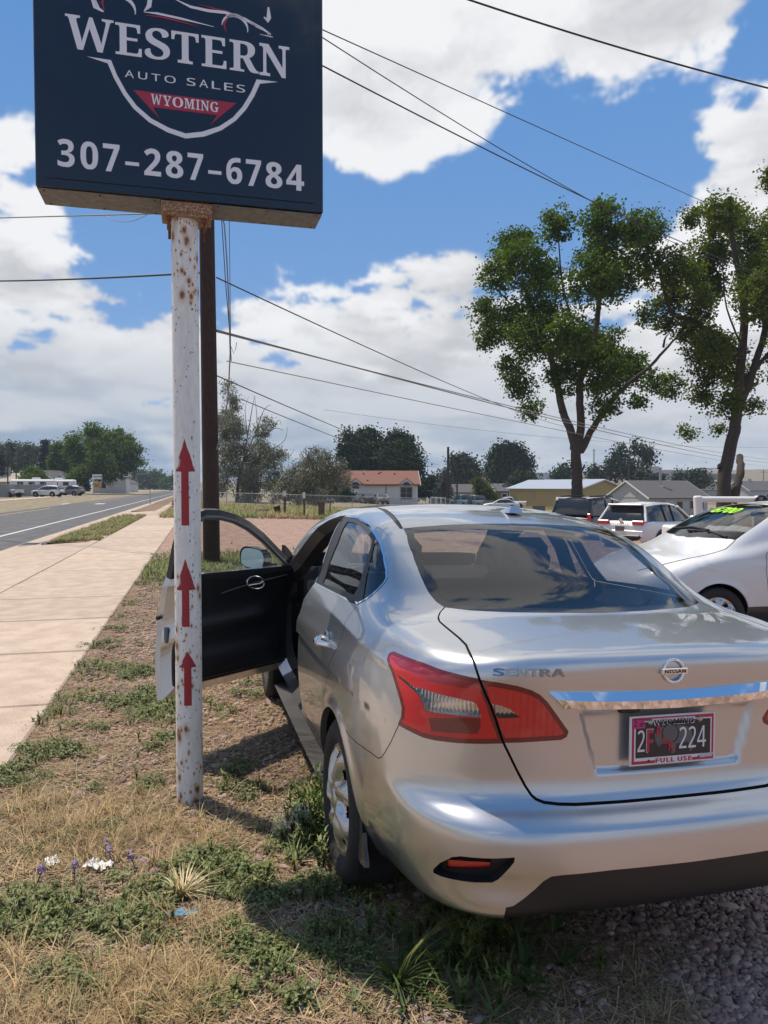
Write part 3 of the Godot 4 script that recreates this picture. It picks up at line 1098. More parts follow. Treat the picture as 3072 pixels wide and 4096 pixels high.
func wheel(o: Node3D, at: Vector3, s: float, cover: Material, r := 0.316, rc := 0.222, w := 0.205) -> void:
	var g := Geo.new()
	g.xf = Transform3D(Basis(Vector3(0, 0, -1) if s > 0 else Vector3(0, 0, 1), Vector3(s, 0, 0), Vector3(0, -1, 0) if s > 0 else Vector3(0, -1, 0)), at)
	var h := w / 2
	g.lathe([Vector2(rc - 0.02, -h + 0.02), Vector2(rc, -h), Vector2(r - 0.03, -h - 0.004), Vector2(r - 0.008, -h + 0.014), Vector2(r, -h + 0.04), Vector2(r, h - 0.04), Vector2(r - 0.008, h - 0.014), Vector2(r - 0.03, h + 0.002), Vector2(r - 0.055, h + 0.006), Vector2(rc + 0.012, h + 0.001), Vector2(rc + 0.004, h - 0.008), Vector2(rc - 0.03, h - 0.03)], 56)
	var tyre := put("tyre", g.mesh(), M.tyre, o)
	g = Geo.new()
	g.xf = Transform3D(Basis(Vector3(0, 0, -1) if s > 0 else Vector3(0, 0, 1), Vector3(s, 0, 0), Vector3(0, -1, 0)), at)
	var nt := 144
	var nr := 26
	var f := func(rr: float, a: float) -> float:
		var t := rr / rc
		var dome := h + 0.012 - 0.030 * pow(t, 4.0) + 0.006 * cos(t * 3.0)
		var blade := cos(7.0 * (a + 0.55 * t))
		var band := sm(0.24, 0.42, t) * sm(0.95, 0.78, t)
		dome += band * (0.015 * blade - 0.006)
		dome -= 0.010 * exp(-pow((t - 0.22) / 0.05, 2.0))
		dome += 0.006 * exp(-pow((t - 0.955) / 0.03, 2.0))
		return dome
	var ids := []
	for k in nr + 1:
		var row := []
		for j in nt + 1:
			var a := TAU * j / nt
			var rr := rc * (0.02 + 0.98 * k / nr)
			var hh: float = f.call(rr, a)
			var dr: float = (f.call(rr + 0.002, a) - hh) / 0.002
			var da: float = (f.call(rr, a + 0.01) - hh) / (0.01 * rr)
			var er := Vector3(cos(a), 0, -sin(a))
			var ea := Vector3(-sin(a), 0, -cos(a))
			row.append(g.vert(er * rr + Vector3.UP * hh, (Vector3.UP - er * dr - ea * da).normalized()))
		ids.append(row)
	for k in nr:
		for j in nt:
			var a := TAU * (j + 0.5) / nt
			var t := 0.02 + 0.98 * (k + 0.5) / nr
			var ph := fposmod(7.0 * (a + 0.55 * t) / TAU, 1.0) - 0.5
			if pow((t - 0.70) / 0.12, 2.0) + pow(ph / 0.17, 2.0) < 1.0:
				continue
			g.face(ids[k][j], ids[k + 1][j], ids[k + 1][j + 1])
			g.face(ids[k][j], ids[k + 1][j + 1], ids[k][j + 1])
	put("wheel_cover", g.mesh(), cover, tyre)
	put("rim_disc", boxm(Vector3(0.02, rc * 1.3, rc * 1.3), 0.0, at + Vector3(s * (h - 0.05), 0, 0)), M.gap, tyre)

func number_plate(o: Node3D) -> void:
	var w := 0.305
	var h := 0.152
	var base := put("number_plate", boxm(Vector3(w, h, 0.006), 0.002), M.white_print, o, Transform3D(Basis(Vector3.RIGHT, -0.02), Vector3(0.0, 0.7945, -0.106)))
	var z := 0.0032
	var R := func(called: String, x0: float, y0: float, x1: float, y1: float, zz: float, m: Material) -> void:
		put(called, boxm(Vector3((x1 - x0) * w, (y1 - y0) * h, 0.0008), 0.0, Vector3(((x0 + x1) / 2 - 0.5) * w, ((y0 + y1) / 2 - 0.5) * h, zz)), m, base)
	R.call("red_border", 0.025, 0.04, 0.975, 0.965, z, M.red_print)
	R.call("white_line", 0.05, 0.06, 0.95, 0.90, z + 0.0005, M.white_print)
	R.call("dark_panel", 0.065, 0.165, 0.935, 0.875, z + 0.001, M.plate_dark)
	R.call("red_bar", 0.025, 0.055, 0.29, 0.10, z + 0.001, M.red_print)
	R.call("red_bar", 0.72, 0.055, 0.975, 0.10, z + 0.001, M.red_print)
	R.call("white_band", 0.285, 0.028, 0.725, 0.15, z + 0.0008, M.white_print)
	R.call("white_band", 0.25, 0.885, 0.75, 0.935, z + 0.0004, M.white_print)
	R.call("year_sticker", 0.03, 0.76, 0.165, 0.93, z + 0.0022, M.pink)
	var P := func(a: Array) -> PackedVector2Array:
		var q := PackedVector2Array()
		for k in range(0, a.size(), 2):
			q.append(Vector2((a[k] - 0.5) * w, (a[k + 1] - 0.5) * h))
		return q
	var g := Geo.new()
	g.xf.origin.z = z + 0.0012
	g.prism(P.call([0.28, 0.62, 0.33, 0.74, 0.42, 0.79, 0.5, 0.78, 0.6, 0.76, 0.68, 0.72, 0.72, 0.6, 0.715, 0.46, 0.735, 0.3, 0.70, 0.22, 0.685, 0.24, 0.70, 0.33, 0.665, 0.43, 0.53, 0.40, 0.52, 0.24, 0.485, 0.2, 0.475, 0.22, 0.485, 0.35, 0.41, 0.44, 0.36, 0.42, 0.33, 0.36, 0.29, 0.48]), 0.0005)
	put("bison_mark", g.mesh(), M.plate_grey, base)
	g = Geo.new()
	var ring := []
	for k in 33:
		ring.append(Vector3((0.46 - 0.5) * w + cos(TAU * k / 32) * 0.029, (0.62 - 0.5) * h + sin(TAU * k / 32) * 0.029, z + 0.002))
	g.tube(ring, 0.0012, 6, false)
	put("seal", g.mesh(), M.black, base)
	var L := func(t: String, fam: String, wt: int, x0: float, y0: float, x1: float, y1: float, zz: float, m: Material) -> void:
		lettering(base, t, fam, wt, Vector2((x0 - 0.5) * w, (y0 - 0.5) * h), Vector2((x1 - 0.5) * w, (y1 - 0.5) * h), zz, m, "lettering", 0.0008)
	L.call("WYOMING", "Droid Serif", 700, 0.255, 0.795, 0.745, 0.925, z + 0.0016, M.white_print)
	L.call("WYOMING", "Droid Serif", 700, 0.265, 0.81, 0.735, 0.91, z + 0.0026, M.black)
	L.call("2", "Droid Sans", 400, 0.085, 0.29, 0.165, 0.72, z + 0.0016, M.white_print)
	L.call("F", "Droid Sans", 400, 0.185, 0.265, 0.265, 0.74, z + 0.0014, M.white_print)
	L.call("F", "Droid Sans", 700, 0.19, 0.275, 0.26, 0.73, z + 0.0024, M.red_print)
	L.call("D", "Droid Sans", 700, 0.30, 0.59, 0.35, 0.79, z + 0.0024, M.red_print)
	L.call("L", "Droid Sans", 700, 0.375, 0.425, 0.425, 0.60, z + 0.0024, M.red_print)
	L.call("R", "Droid Sans", 700, 0.44, 0.265, 0.50, 0.475, z + 0.0024, M.red_print)
	L.call("224", "Droid Sans", 400, 0.565, 0.30, 0.88, 0.735, z + 0.0016, M.white_print)
	L.call("FULL USE", "Droid Sans", 700, 0.295, 0.045, 0.715, 0.135, z + 0.0016, M.red_print)
	L.call("That'sWY", "Droid Serif", 700, 0.80, 0.085, 0.965, 0.175, z + 0.0022, M.white_print)
	L.call("2", "Droid Sans", 400, 0.045, 0.80, 0.075, 0.91, z + 0.0028, M.black)
	L.call("27", "Droid Sans", 700, 0.105, 0.80, 0.15, 0.87, z + 0.0028, M.black)
	for x in [0.225, 0.80]:
		var b := Geo.new()
		b.xf = Transform3D(Basis(Vector3.RIGHT, PI / 2), Vector3((x - 0.5) * w, (0.875 - 0.5) * h, z))
		b.lathe([Vector2(0.009, 0), Vector2(0.009, 0.004), Vector2(0.006, 0.004), Vector2(0.006, 0.009), Vector2(0.0001, 0.010)], 6)
		put("bolt", b.mesh(), M.bolt, base)
	for x in [0.215, 0.80]:
		put("bolt_hole", boxm(Vector3(0.006, 0.006, 0.0006), 0.0, Vector3((x - 0.5) * w, (0.10 - 0.5) * h, z + 0.0018)), M.black, base)

func badges(o: Node3D) -> void:
	var y := 1.013
	var badge := Node3D.new()
	badge.name = "model_badge"
	o.add_child(badge)
	var xs := [-0.581, -0.546, -0.513, -0.479, -0.447, -0.410, -0.369]
	for k in 6:
		var xa: float = xs[k]
		var xb: float = xs[k + 1] - 0.003
		var a := Vector3(xa, y, -rear_q(xa, y))
		var b := Vector3(xb, y, -rear_q(xb, y))
		var up := Vector3(xa, y + 0.011, -rear_q(xa, y + 0.011)) - Vector3(xa, y - 0.011, -rear_q(xa, y - 0.011))
		var ax := (b - a).normalized()
		var nrm := ax.cross(up).normalized()
		var base := Node3D.new()
		base.name = "letter_mount" if k == 0 else "letter_mount_%03d" % k
		base.transform = Transform3D(Basis(ax, nrm.cross(ax).normalized(), nrm), a + nrm * 0.0005)
		badge.add_child(base)
		lettering(base, "SENTRA"[k], "Droid Sans", 700, Vector2(0, -0.0115), Vector2(a.distance_to(b), 0.0115), 0.0, M.badge, "letter", 0.0045)
	var yc := 1.007
	var em := Node3D.new()
	em.name = "maker_emblem"
	em.transform = Transform3D(Basis(Vector3.RIGHT, -0.05), Vector3(-0.012, yc, -rear_q(-0.012, yc) + 0.001))
	o.add_child(em)
	var g := Geo.new()
	var ring := []
	for k in 41:
		ring.append(Vector3(cos(TAU * k / 40) * 0.034, sin(TAU * k / 40) * 0.034, 0.003))
	g.tube(ring, 0.0052, 10, false)
	put("ring", g.mesh(), M.chrome, em)
	put("bar", boxm(Vector3(0.094, 0.018, 0.010), 0.002, Vector3(0, 0, 0.005)), M.chrome, em)
	lettering(em, "NISSAN", "Droid Sans", 700, Vector2(-0.036, -0.0052), Vector2(0.038, 0.0052), 0.0102, M.black, "lettering", 0.001)

func door_mirror(o: Node3D, xf: Transform3D, paint: Material) -> void:
	# x runs back along the car, z outwards
	var g := Geo.new()
	g.xf = xf
	var rows := [[-0.075, 0.45], [-0.06, 0.75], [-0.02, 0.95], [0.03, 1.0], [0.045, 0.97]]
	var ids := []
	for r in rows:
		var row := []
		for k in 25:
			var a := TAU * k / 24
			var cx := signf(cos(a)) * pow(absf(cos(a)), 0.7)
			var sy := signf(sin(a)) * pow(absf(sin(a)), 0.75)
			row.append(g.vert(Vector3(r[0], 1.065 + sy * 0.078 * r[1] + 0.012 * cx, 0.155 + cx * 0.118 * r[1]), Vector3(-0.3, sy, cx)))
		ids.append(row)
	for k in rows.size() - 1:
		for j in 24:
			g.face(ids[k][j], ids[k + 1][j], ids[k + 1][j + 1])
			g.face(ids[k][j], ids[k + 1][j + 1], ids[k][j + 1])
	var cc := g.vert(Vector3(-0.08, 1.065, 0.155), Vector3(-1, 0, 0))
	for j in 24:
		g.face(cc, ids[0][j], ids[0][j + 1])
	g.box(Vector3(-0.01, 1.02, 0.03), Vector3(0.06, 0.04, 0.09), 0.01)
	var hs := put("door_mirror", g.mesh(), M.gloss_black, o)
	g = Geo.new()
	g.xf = xf * Transform3D(Basis(Vector3.UP, 0.10), Vector3(0.04, 1.065, 0.155)) * Transform3D(Basis(Vector3(0, 0, 1), 0.13), Vector3.ZERO)
	var c0 := g.vert(Vector3(0, 0, 0), Vector3(1, 0, 0))
	var rim_ := []
	for k in 25:
		var a := TAU * k / 24
		var cx := signf(cos(a)) * pow(absf(cos(a)), 0.62)
		var sy := signf(sin(a)) * pow(absf(sin(a)), 0.68)
		rim_.append(g.vert(Vector3(0, sy * 0.066 + 0.010 * cx, cx * 0.100), Vector3(1, 0, 0)))
	for j in 24:
		g.face(c0, rim_[j + 1], rim_[j])
	put("mirror_glass", g.mesh(), M.mirror, hs)

func cabin(o: Node3D) -> void:
	for x in [-0.37, 0.37]:
		var g := Geo.new()
		g.box(Vector3(x, 0.46, -2.35), Vector3(0.50, 0.16, 0.52), 0.05)
		var st := put("front_seat", g.mesh(), M.cloth, o)
		g = Geo.new()
		g.box(Vector3(x, 0.80, -2.06), Vector3(0.50, 0.64, 0.15), 0.06, Basis(Vector3.RIGHT, 0.30))
		put("backrest", g.mesh(), M.cloth, st)
		g = Geo.new()
		g.box(Vector3(x, 1.215, -1.93), Vector3(0.27, 0.19, 0.11), 0.05, Basis(Vector3.RIGHT, 0.15))
		put("headrest", g.mesh(), M.cloth, st)
		g = Geo.new()
		g.box(Vector3(x, 1.06, -0.985), Vector3(0.26, 0.17, 0.10), 0.05, Basis(Vector3.RIGHT, 0.2))
		put("rear_headrest", g.mesh(), M.cloth, o)
	var b := put("rear_bench", boxm(Vector3(1.26, 0.18, 0.5), 0.06, Vector3(0, 0.46, -1.42)), M.cloth, o)
	put("backrest", boxm(Vector3(1.28, 0.56, 0.14), 0.06, Vector3(0, 0.74, -1.10), Basis(Vector3.RIGHT, 0.35)), M.cloth, b)
	var sh := put("parcel_shelf", boxm(Vector3(1.22, 0.03, 0.52), 0.008, Vector3(0, 1.00, -0.80)), M.cloth, o)
	put("brake_light", boxm(Vector3(0.24, 0.05, 0.06), 0.006, Vector3(0.10, 1.035, -0.72)), M.grey_plastic, sh)
	put("carpet", boxm(Vector3(1.4, 0.03, 2.2), 0.0, Vector3(0, 0.335, -2.3)), M.cloth, o)
	var d := put("dashboard", boxm(Vector3(1.38, 0.30, 0.48), 0.09, Vector3(0, 0.88, -3.16), Basis(Vector3.RIGHT, -0.12)), M.trim, o)
	put("instrument_hood", boxm(Vector3(0.40, 0.12, 0.22), 0.05, Vector3(-0.37, 1.0, -3.02)), M.trim, d)
	put("air_vent", boxm(Vector3(0.13, 0.07, 0.02), 0.01, Vector3(-0.62, 0.93, -2.915)), M.grey_plastic, d)
	put("centre_stack", boxm(Vector3(0.24, 0.34, 0.06), 0.02, Vector3(0.0, 0.80, -2.93), Basis(Vector3.RIGHT, -0.3)), M.grey_plastic, d)
	put("centre_console", boxm(Vector3(0.2, 0.25, 1.0), 0.04, Vector3(0, 0.45, -2.5)), M.trim, o)
	var ring := []
	var wb := Basis(Vector3.RIGHT, -1.15)
	for k in 33:
		ring.append(Vector3(-0.37, 0.90, -2.76) + wb * Vector3(cos(TAU * k / 32) * 0.185, 0, sin(TAU * k / 32) * 0.185))
	var sw := put("steering_wheel", tubem(ring, 0.015, 8), M.trim, o)
	put("wheel_hub", boxm(Vector3(0.17, 0.05, 0.12), 0.02, Vector3(-0.37, 0.895, -2.77), wb), M.trim, sw)
	put("interior_mirror", boxm(Vector3(0.24, 0.06, 0.03), 0.012, Vector3(0, 1.33, -2.72)), M.black, o)
	for s in [-1.0, 1.0]:
		put("pillar_trim", tubem([Vector3(s * 0.78, 0.5, -2.03), Vector3(s * 0.745, 1.0, -2.03), Vector3(s * 0.66, 1.25, -2.06), Vector3(s * 0.575, 1.39, -2.10)], [0.05, 0.045, 0.04, 0.035], 8), M.cloth, o)

# the opened front door, hinged ahead of the driver: s runs back from the hinge, z outwards
func open_front_door(o: Node3D, paint: Material, degrees: float) -> void:
	var shut := Basis(Vector3(0, 0, 1), Vector3(0, 1, 0), Vector3(-1, 0, 0))
	var door := Node3D.new()
	door.name = "front_door_001"
	door.transform = Transform3D(Basis(Vector3.UP, -deg_to_rad(degrees)) * shut, Vector3(-0.865, 0, -3.2))
	o.add_child(door)
	var zf := func(y: float) -> float:
		return -0.05 * pow((y - 0.68) / 0.37, 2.0) if y < 1.03 else -0.045 - (y - 1.03) * 0.5
	var s0 := Lut.new([0.33, 0.6, 0.9, 1.04], [-0.02, -0.03, -0.06, -0.11])
	var s1 := Lut.new([0.33, 0.5, 0.77, 0.98, 1.04], [0.993, 0.985, 0.965, 0.958, 0.943])
	var outer := Geo.new()
	var inner := Geo.new()
	var edge := Geo.new()
	var nn := 24
	var oi := []
	var ii := []
	var op := []
	var ip := []
	for k in nn + 1:
		var t := float(k) / nn
		var ro := []
		var ri := []
		var po := []
		var pi_ := []
		for j in nn + 1:
			var f := float(j) / nn
			var y := lerpf(0.335, 1.04, t)
			var p := Vector3(lerpf(s0.at(y), s1.at(y), f), y, zf.call(y))
			var dz: float = (zf.call(y + 0.01) - zf.call(y - 0.01)) / 0.02
			ro.append(outer.vert(p, Vector3(0, -dz, 1)))
			po.append(p)
			# trim panel with an arm rest, a map pocket and a soft top edge
			var yi := lerpf(0.42, 1.045, t)
			var si := lerpf(s0.at(yi) + 0.02, s1.at(yi) - 0.075, f)
			var rest := 0.045 * exp(-pow((yi - 0.735 - 0.05 * (0.4 - si)) / 0.045, 2.0)) * sm(0.05, 0.3, si)
			var pocket := 0.03 * sm(0.60, 0.55, yi) * sm(0.43, 0.48, yi) * sm(0.05, 0.15, si) * sm(0.85, 0.7, si)
			var ledge := 0.025 * sm(0.96, 1.0, yi)
			var q := Vector3(si, yi, zf.call(minf(yi, 1.0)) - 0.095 - rest - pocket - ledge * 0.4)
			ri.append(inner.vert(q, Vector3(0, 0, -1)))
			pi_.append(q)
		oi.append(ro)
		ii.append(ri)
		op.append(po)
		ip.append(pi_)
	for k in nn:
		for j in nn:
			outer.face(oi[k][j], oi[k][j + 1], oi[k + 1][j + 1])
			outer.face(oi[k][j], oi[k + 1][j + 1], oi[k + 1][j])
			inner.face(ii[k][j], ii[k + 1][j + 1], ii[k][j + 1])
			inner.face(ii[k][j], ii[k + 1][j], ii[k + 1][j + 1])
	# recompute the trim's normals from its relief
	for k in nn + 1:
		for j in nn + 1:
			var a: Vector3 = ip[k][mini(j + 1, nn)] - ip[k][maxi(j - 1, 0)]
			var b: Vector3 = ip[mini(k + 1, nn)][j] - ip[maxi(k - 1, 0)][j]
			inner.n[ii[k][j]] = b.cross(a).normalized()
	# folded metal edge between skin and trim: out to the flange, then in
	for k in nn:
		var a: Vector3 = op[k][nn]
		var b: Vector3 = op[k + 1][nn]
		var mid_a := a + Vector3(-0.012, 0, -0.03)
		var mid_b := b + Vector3(-0.012, 0, -0.03)
		edge.quad(a, mid_a, mid_b, b)
		edge.quad(mid_a, ip[k][nn], ip[k + 1][nn], mid_b)
		a = op[k][0]
		b = op[k + 1][0]
		edge.quad(b, ip[k + 1][0], ip[k][0], a)
		a = op[0][k]
		b = op[0][k + 1]
		edge.quad(a, ip[0][k], ip[0][k + 1], b)
		edge.quad(op[nn][k + 1], ip[nn][k + 1], ip[nn][k], op[nn][k])
	put("door_skin", outer.mesh(), paint, door)
	put("door_edge", edge.mesh(), paint, door)
	var trim := put("door_trim", inner.mesh(), M.trim, door)
	# weather strip standing off the trim, and the latch
	var ws := []
	for k in nn + 1:
		ws.append(ip[k][nn] + Vector3(0.012, 0, 0.012))
	ws.reverse()
	for k in nn + 1:
		ws.append(ip[0][nn - k] + Vector3(0, -0.012, 0.012))
	put("weather_strip", tubem(ws, 0.011, 6), M.black, door)
	put("door_stop", tubem([Vector3(0.968, 0.80, -0.022), Vector3(0.985, 0.80, -0.022)], 0.012, 10), M.black, door)
	put("latch", boxm(Vector3(0.01, 0.09, 0.03), 0.003, Vector3(0.945, 0.70, -0.055)), M.grey_plastic, door)
	# window frame, glass, sail
	var fr := []
	for p in [Vector2(0.943, 1.03), Vector2(0.960, 1.12), Vector2(0.980, 1.21), Vector2(0.990, 1.29), Vector2(0.978, 1.36), Vector2(0.94, 1.408), Vector2(0.874, 1.432), Vector2(0.76, 1.430), Vector2(0.626, 1.404), Vector2(0.49, 1.358), Vector2(0.322, 1.280), Vector2(0.129, 1.172), Vector2(-0.051, 1.072), Vector2(-0.15, 1.01)]:
		fr.append(Vector3(p.x, p.y, zf.call(p.y)))
	var fg := Geo.new()
	var sg := Geo.new()
	var last := []
	var last_seal := []
	for k in fr.size():
		var dd: Vector3 = (fr[mini(k + 1, fr.size() - 1)] - fr[maxi(k - 1, 0)]).normalized()
		var inward := Vector3(-dd.y, dd.x, 0).normalized()
		var dep := Vector3(0, -0.2, -1).normalized()
		var p: Vector3 = fr[k]
		var ring := [p, p + dep * 0.042, p + inward * 0.030 + dep * 0.046, p + inward * 0.048 + dep * 0.034, p + inward * 0.048 + dep * 0.006, p]
		var seal := [p + inward * 0.030 + dep * 0.047, p + inward * 0.041 + dep * 0.054, p + inward * 0.056 + dep * 0.046, p + inward * 0.058 + dep * 0.026]
		if last.size():
			for j in 5:
				fg.quad(ring[j], ring[j + 1], last[j + 1], last[j])
			for j in 3:
				sg.quad(seal[j], seal[j + 1], last_seal[j + 1], last_seal[j])
		last = ring
		last_seal = seal
	var frame := put("window_frame", fg.mesh(), M.trim, door)
	put("window_seal", sg.mesh(), M.grey_plastic, frame)
	var gp := []
	for p in fr:
		gp.append(Vector2(lerpf(p.x, 0.45, 0.05), lerpf(p.y, 1.15, 0.05)))
	var gg := Geo.new()
	var ix := Geometry2D.triangulate_polygon(PackedVector2Array(gp))
	for p in gp:
		gg.vert(Vector3(p.x, p.y, zf.call(maxf(p.y, 1.03)) - 0.022), Vector3(0, 0.45, 1))
	for t in range(0, ix.size(), 3):
		gg.face(ix[t], ix[t + 1], ix[t + 2])
	put("window_glass", gg.mesh(), M.clear_glass, frame)
	put("mirror_sail", prismm([Vector2(-0.13, 1.03), Vector2(0.02, 1.03), Vector2(0.02, 1.18), Vector2(-0.02, 1.15)], 0.03, Transform3D(Basis.IDENTITY, Vector3(0, 0, -0.11))), M.trim, door)
	door_mirror(door, Transform3D(Basis.IDENTITY, Vector3(0.02, 0.012, 0.0)), paint)
	# pull handle in its bright surround
	var hr := []
	for k in 33:
		var a := TAU * k / 32
		hr.append(Vector3(0.315 - cos(a) * 0.075, 0.955 + sin(a) * 0.040 - 0.012 * cos(a), -0.135))
	var hb := put("handle_surround", tubem(hr, 0.007, 8), M.chrome, door)
	put("pull_handle", tubem([Vector3(0.27, 0.96, -0.15), Vector3(0.30, 0.948, -0.155), Vector3(0.34, 0.945, -0.15), Vector3(0.375, 0.94, -0.14)], [0.008, 0.007, 0.008, 0.01], 8), M.chrome, hb)
	put("trim_line", tubem([Vector3(0.03, 0.985, -0.142), Vector3(0.25, 0.965, -0.140), Vector3(0.45, 0.94, -0.135), Vector3(0.60, 0.915, -0.132)], 0.004, 6), M.grey_plastic, trim)

func silver_car() -> void:
	body_curves()
	body_grid()
	var b := Basis(Vector3.UP, 0.262) * Basis(Vector3.RIGHT, -0.0063) * Basis(Vector3(0, 0, 1), -0.023)
	var o := saloon("silver_car", "silver saloon car with its driver's door standing open beside the white sign pole", "car", M.silver, Transform3D(b, Vector3(0.901, 0.0047, -2.1571)), true, 1)
	open_front_door(o, M.silver, 50.0)
	# door opening: painted jamb, then the rubber seal
	var g := Geo.new()
	rim(cut("opening"), 0.0, 0.07, 1.0, g)
	put("door_jamb", g.mesh(), M.silver, o)
	g = Geo.new()
	rim(cut("opening"), 0.07, 0.13, 1.0, g)
	put("door_seal", g.mesh(), M.black, o)

func vehicles() -> void:
	silver_car()

# ---------- ground, pavement, road ----------
func surface_y(l: float) -> float:
	if l > 1.6:
		var y := -0.023 * (minf(l, 6.0) - 1.6)
		if l > 6.0:
			y -= 0.042 * (minf(l, 60.0) - 6.0)
		return y
	if l < -1.7 and l > -21.0:
		return -0.2
	return 0.0

func setting() -> void:
	var gravel := gravel_mat()
	# the lot: one sheet out to the horizon, dropping away to the right
	var ls := [-1500.0, -300.0, -60.0, -21.2, -21.0, -1.75, -1.7, -0.5, 0.0, 0.5, 1.0, 1.6, 3.0, 4.5, 6.0, 9.0, 15.0, 25.0, 40.0, 60.0, 120.0, 400.0, 1800.0]
	var ss := [-40.0, -5.0, 0.0, 5.0, 10.0, 20.0, 30.0, 38.0, 38.2, 60.0, 100.0, 200.0, 500.0, 1200.0, 3000.0]
	var lot := Geo.new()
	var land := Geo.new()
	for a in ls.size() - 1:
		for b in ss.size() - 1:
			var near: bool = ls[a] >= -1.8 and ls[a] < 60.0 and ss[b] < 38.1
			var g: Geo = lot if near else land
			g.quad(road(ls[a], ss[b], surface_y(ls[a])), road(ls[a + 1], ss[b], surface_y(ls[a + 1])), road(ls[a + 1], ss[b + 1], surface_y(ls[a + 1])), road(ls[a], ss[b + 1], surface_y(ls[a])))
	solid("gravel_lot", lot.mesh(), gravel)
	solid("ground", land.mesh(), mottled(lin(0.13, 0.11, 0.06), lin(0.30, 0.24, 0.15), 0.015, 0.12, 0.95))
	# bare, trodden soil under the weeds next to the pavement
	var soil := Geo.new()
	for k in 40:
		var s0 := -4.0 + k * 0.5
		for j in 14:
			var l0 := 0.0 + j * 0.2
			var hh := func(l: float, s: float) -> Vector3:
				return road(l, s, surface_y(l) + 0.006 + 0.014 * noise.get_noise_2d(l * 1.3, s * 1.3) * (1.0 if l < 2.7 and l > 0.05 else 0.0) - 0.03 * sm(2.2, 2.8, l + 0.25 * noise.get_noise_2d(s * 0.9, 3.0)))
			soil.quad(hh.call(l0, s0), hh.call(l0 + 0.2, s0), hh.call(l0 + 0.2, s0 + 0.5), hh.call(l0, s0 + 0.5))
	solid("soil", soil.mesh(), soil_mat())
	# pavement, slab by slab
	var conc := []
	for k in 4:
		conc.append(concrete(1.0 - 0.035 * k))
	var walk := Node3D.new()
	walk.name = "pavement"
	tag(walk, "", "", "", "structure")
	add_child(walk)
	var slab := Geo.new()
	slab.box(Vector3.ZERO, Vector3(1.79, 0.14, 1.778), 0.014)
	var slab_mesh := slab.mesh()
	for k in 40:
		var s := -3.6 + 1.8 * k + 0.9
		put("slab", slab_mesh, conc[(k * 7 + k / 3) % 4], walk, Transform3D(at_angle(0.2403) * Basis(Vector3.RIGHT, rng.randf_range(-0.003, 0.003)), road(-0.9, s, -0.045 + rng.randf_range(-0.004, 0.004))))
	var far_walk := Geo.new()
	far_walk.box(Vector3.ZERO, Vector3(1.79, 0.14, 400), 0.01)
	put("slab", far_walk.mesh(), conc[1], walk, Transform3D(at_angle(0.2403), road(-0.9, 68.4 + 200.0, -0.046)))
	# driveway apron between pavement and road: sloping slabs, then a verge with grass, then another apron
	var apron := Node3D.new()
	apron.name = "driveway_apron"
	tag(apron, "", "", "", "structure")
	add_child(apron)
	var spans := []
	var s := -3.6
	while s < 22.0:
		spans.append([s, s + 3.2])
		s += 3.2
	spans.append([41.6, 45.0])
	spans.append([45.0, 49.0])
	for sp in spans:
		var g := Geo.new()
		var l0 := -1.812
		for seg in [[l0, 0.022, -3.0, -0.03], [-3.0, -0.03, -3.28, -0.055]]:
			g.quad(road(seg[2], sp[0] + 0.006, seg[3]), road(seg[0], sp[0] + 0.006, seg[1]), road(seg[0], sp[1] - 0.006, seg[1]), road(seg[2], sp[1] - 0.006, seg[3]))
		g.quad(road(l0, sp[0] + 0.006, -0.1), road(l0, sp[1] - 0.006, -0.1), road(l0, sp[1] - 0.006, 0.022), road(l0, sp[0] + 0.006, 0.022))
		put("slab", g.mesh(), conc[spans.find(sp) % 4], apron)
	var gut := Geo.new()
	for k in 60:
		var a := -6.0 + k * 3.05
		var wob := 0.05 * noise.get_noise_1d(k * 5.0)
		gut.quad(road(-4.02 + wob, a, -0.098), road(-3.285, a, -0.056), road(-3.285, a + 3.04, -0.056), road(-4.02 + wob, a + 3.04, -0.098))
	solid("gutter", gut.mesh(), conc[2])
	for seg in [[22.0, 41.6], [49.0, 180.0]]:
		var k := Geo.new()
		k.box(Vector3.ZERO, Vector3(0.16, 0.2, seg[1] - seg[0] - 0.02), 0.02)
		var o := solid("kerb", k.mesh(), conc[3])
		o.transform = Transform3D(at_angle(0.2403), road(-3.2, (seg[0] + seg[1]) / 2, -0.06))
		var v := Geo.new()
		v.quad(road(-3.12, seg[0], 0.012), road(-1.812, seg[0], 0.012), road(-1.812, seg[1], 0.012), road(-3.12, seg[1], 0.012))
		solid("verge", v.mesh(), soil_mat())
	# storm drain
	var dr := thing("storm_drain", "dark iron grate set in the gutter beside the driveway apron", "drain", road(-3.66, 22.6, -0.070), 0.2403)
	put("frame", boxm(Vector3(0.5, 0.02, 0.9), 0.004), M.galv, dr)
	for k in 7:
		put("grate_bar", boxm(Vector3(0.42, 0.014, 0.05), 0.004, Vector3(0, 0.012, -0.36 + k * 0.12)), M.black, dr)
	# asphalt and its paint
	var asp := Geo.new()
	for k in 60:
		var a := -60.0 + k * 15.0
		var w0 := 0.05 * noise.get_noise_1d(k * 9.0)
		asp.quad(road(-19.6, a, -0.102), road(-4.0 + w0, a, -0.100), road(-4.0 + w0, a + 15.0, -0.100), road(-19.6, a + 15.0, -0.102))
	solid("road", asp.mesh(), asphalt())
	var line := func(l: float, a: float, b: float, w: float, m: Material, dy := 0.004) -> void:
		var g := Geo.new()
		g.quad(road(l - w, a, -0.100 + dy), road(l + w, a, -0.100 + dy), road(l + w, b, -0.100 + dy), road(l - w, b, -0.100 + dy))
		solid("lane_marking", g.mesh(), m)
	var wp := mottled(lin(0.38, 0.38, 0.37), lin(0.68, 0.68, 0.66), 0.04, 1.5, 0.8)
	var yp := mottled(lin(0.36, 0.24, 0.07), lin(0.58, 0.38, 0.11), 0.04, 1.5, 0.8)
	line.call(-5.5, -40.0, 700.0, 0.07, wp)
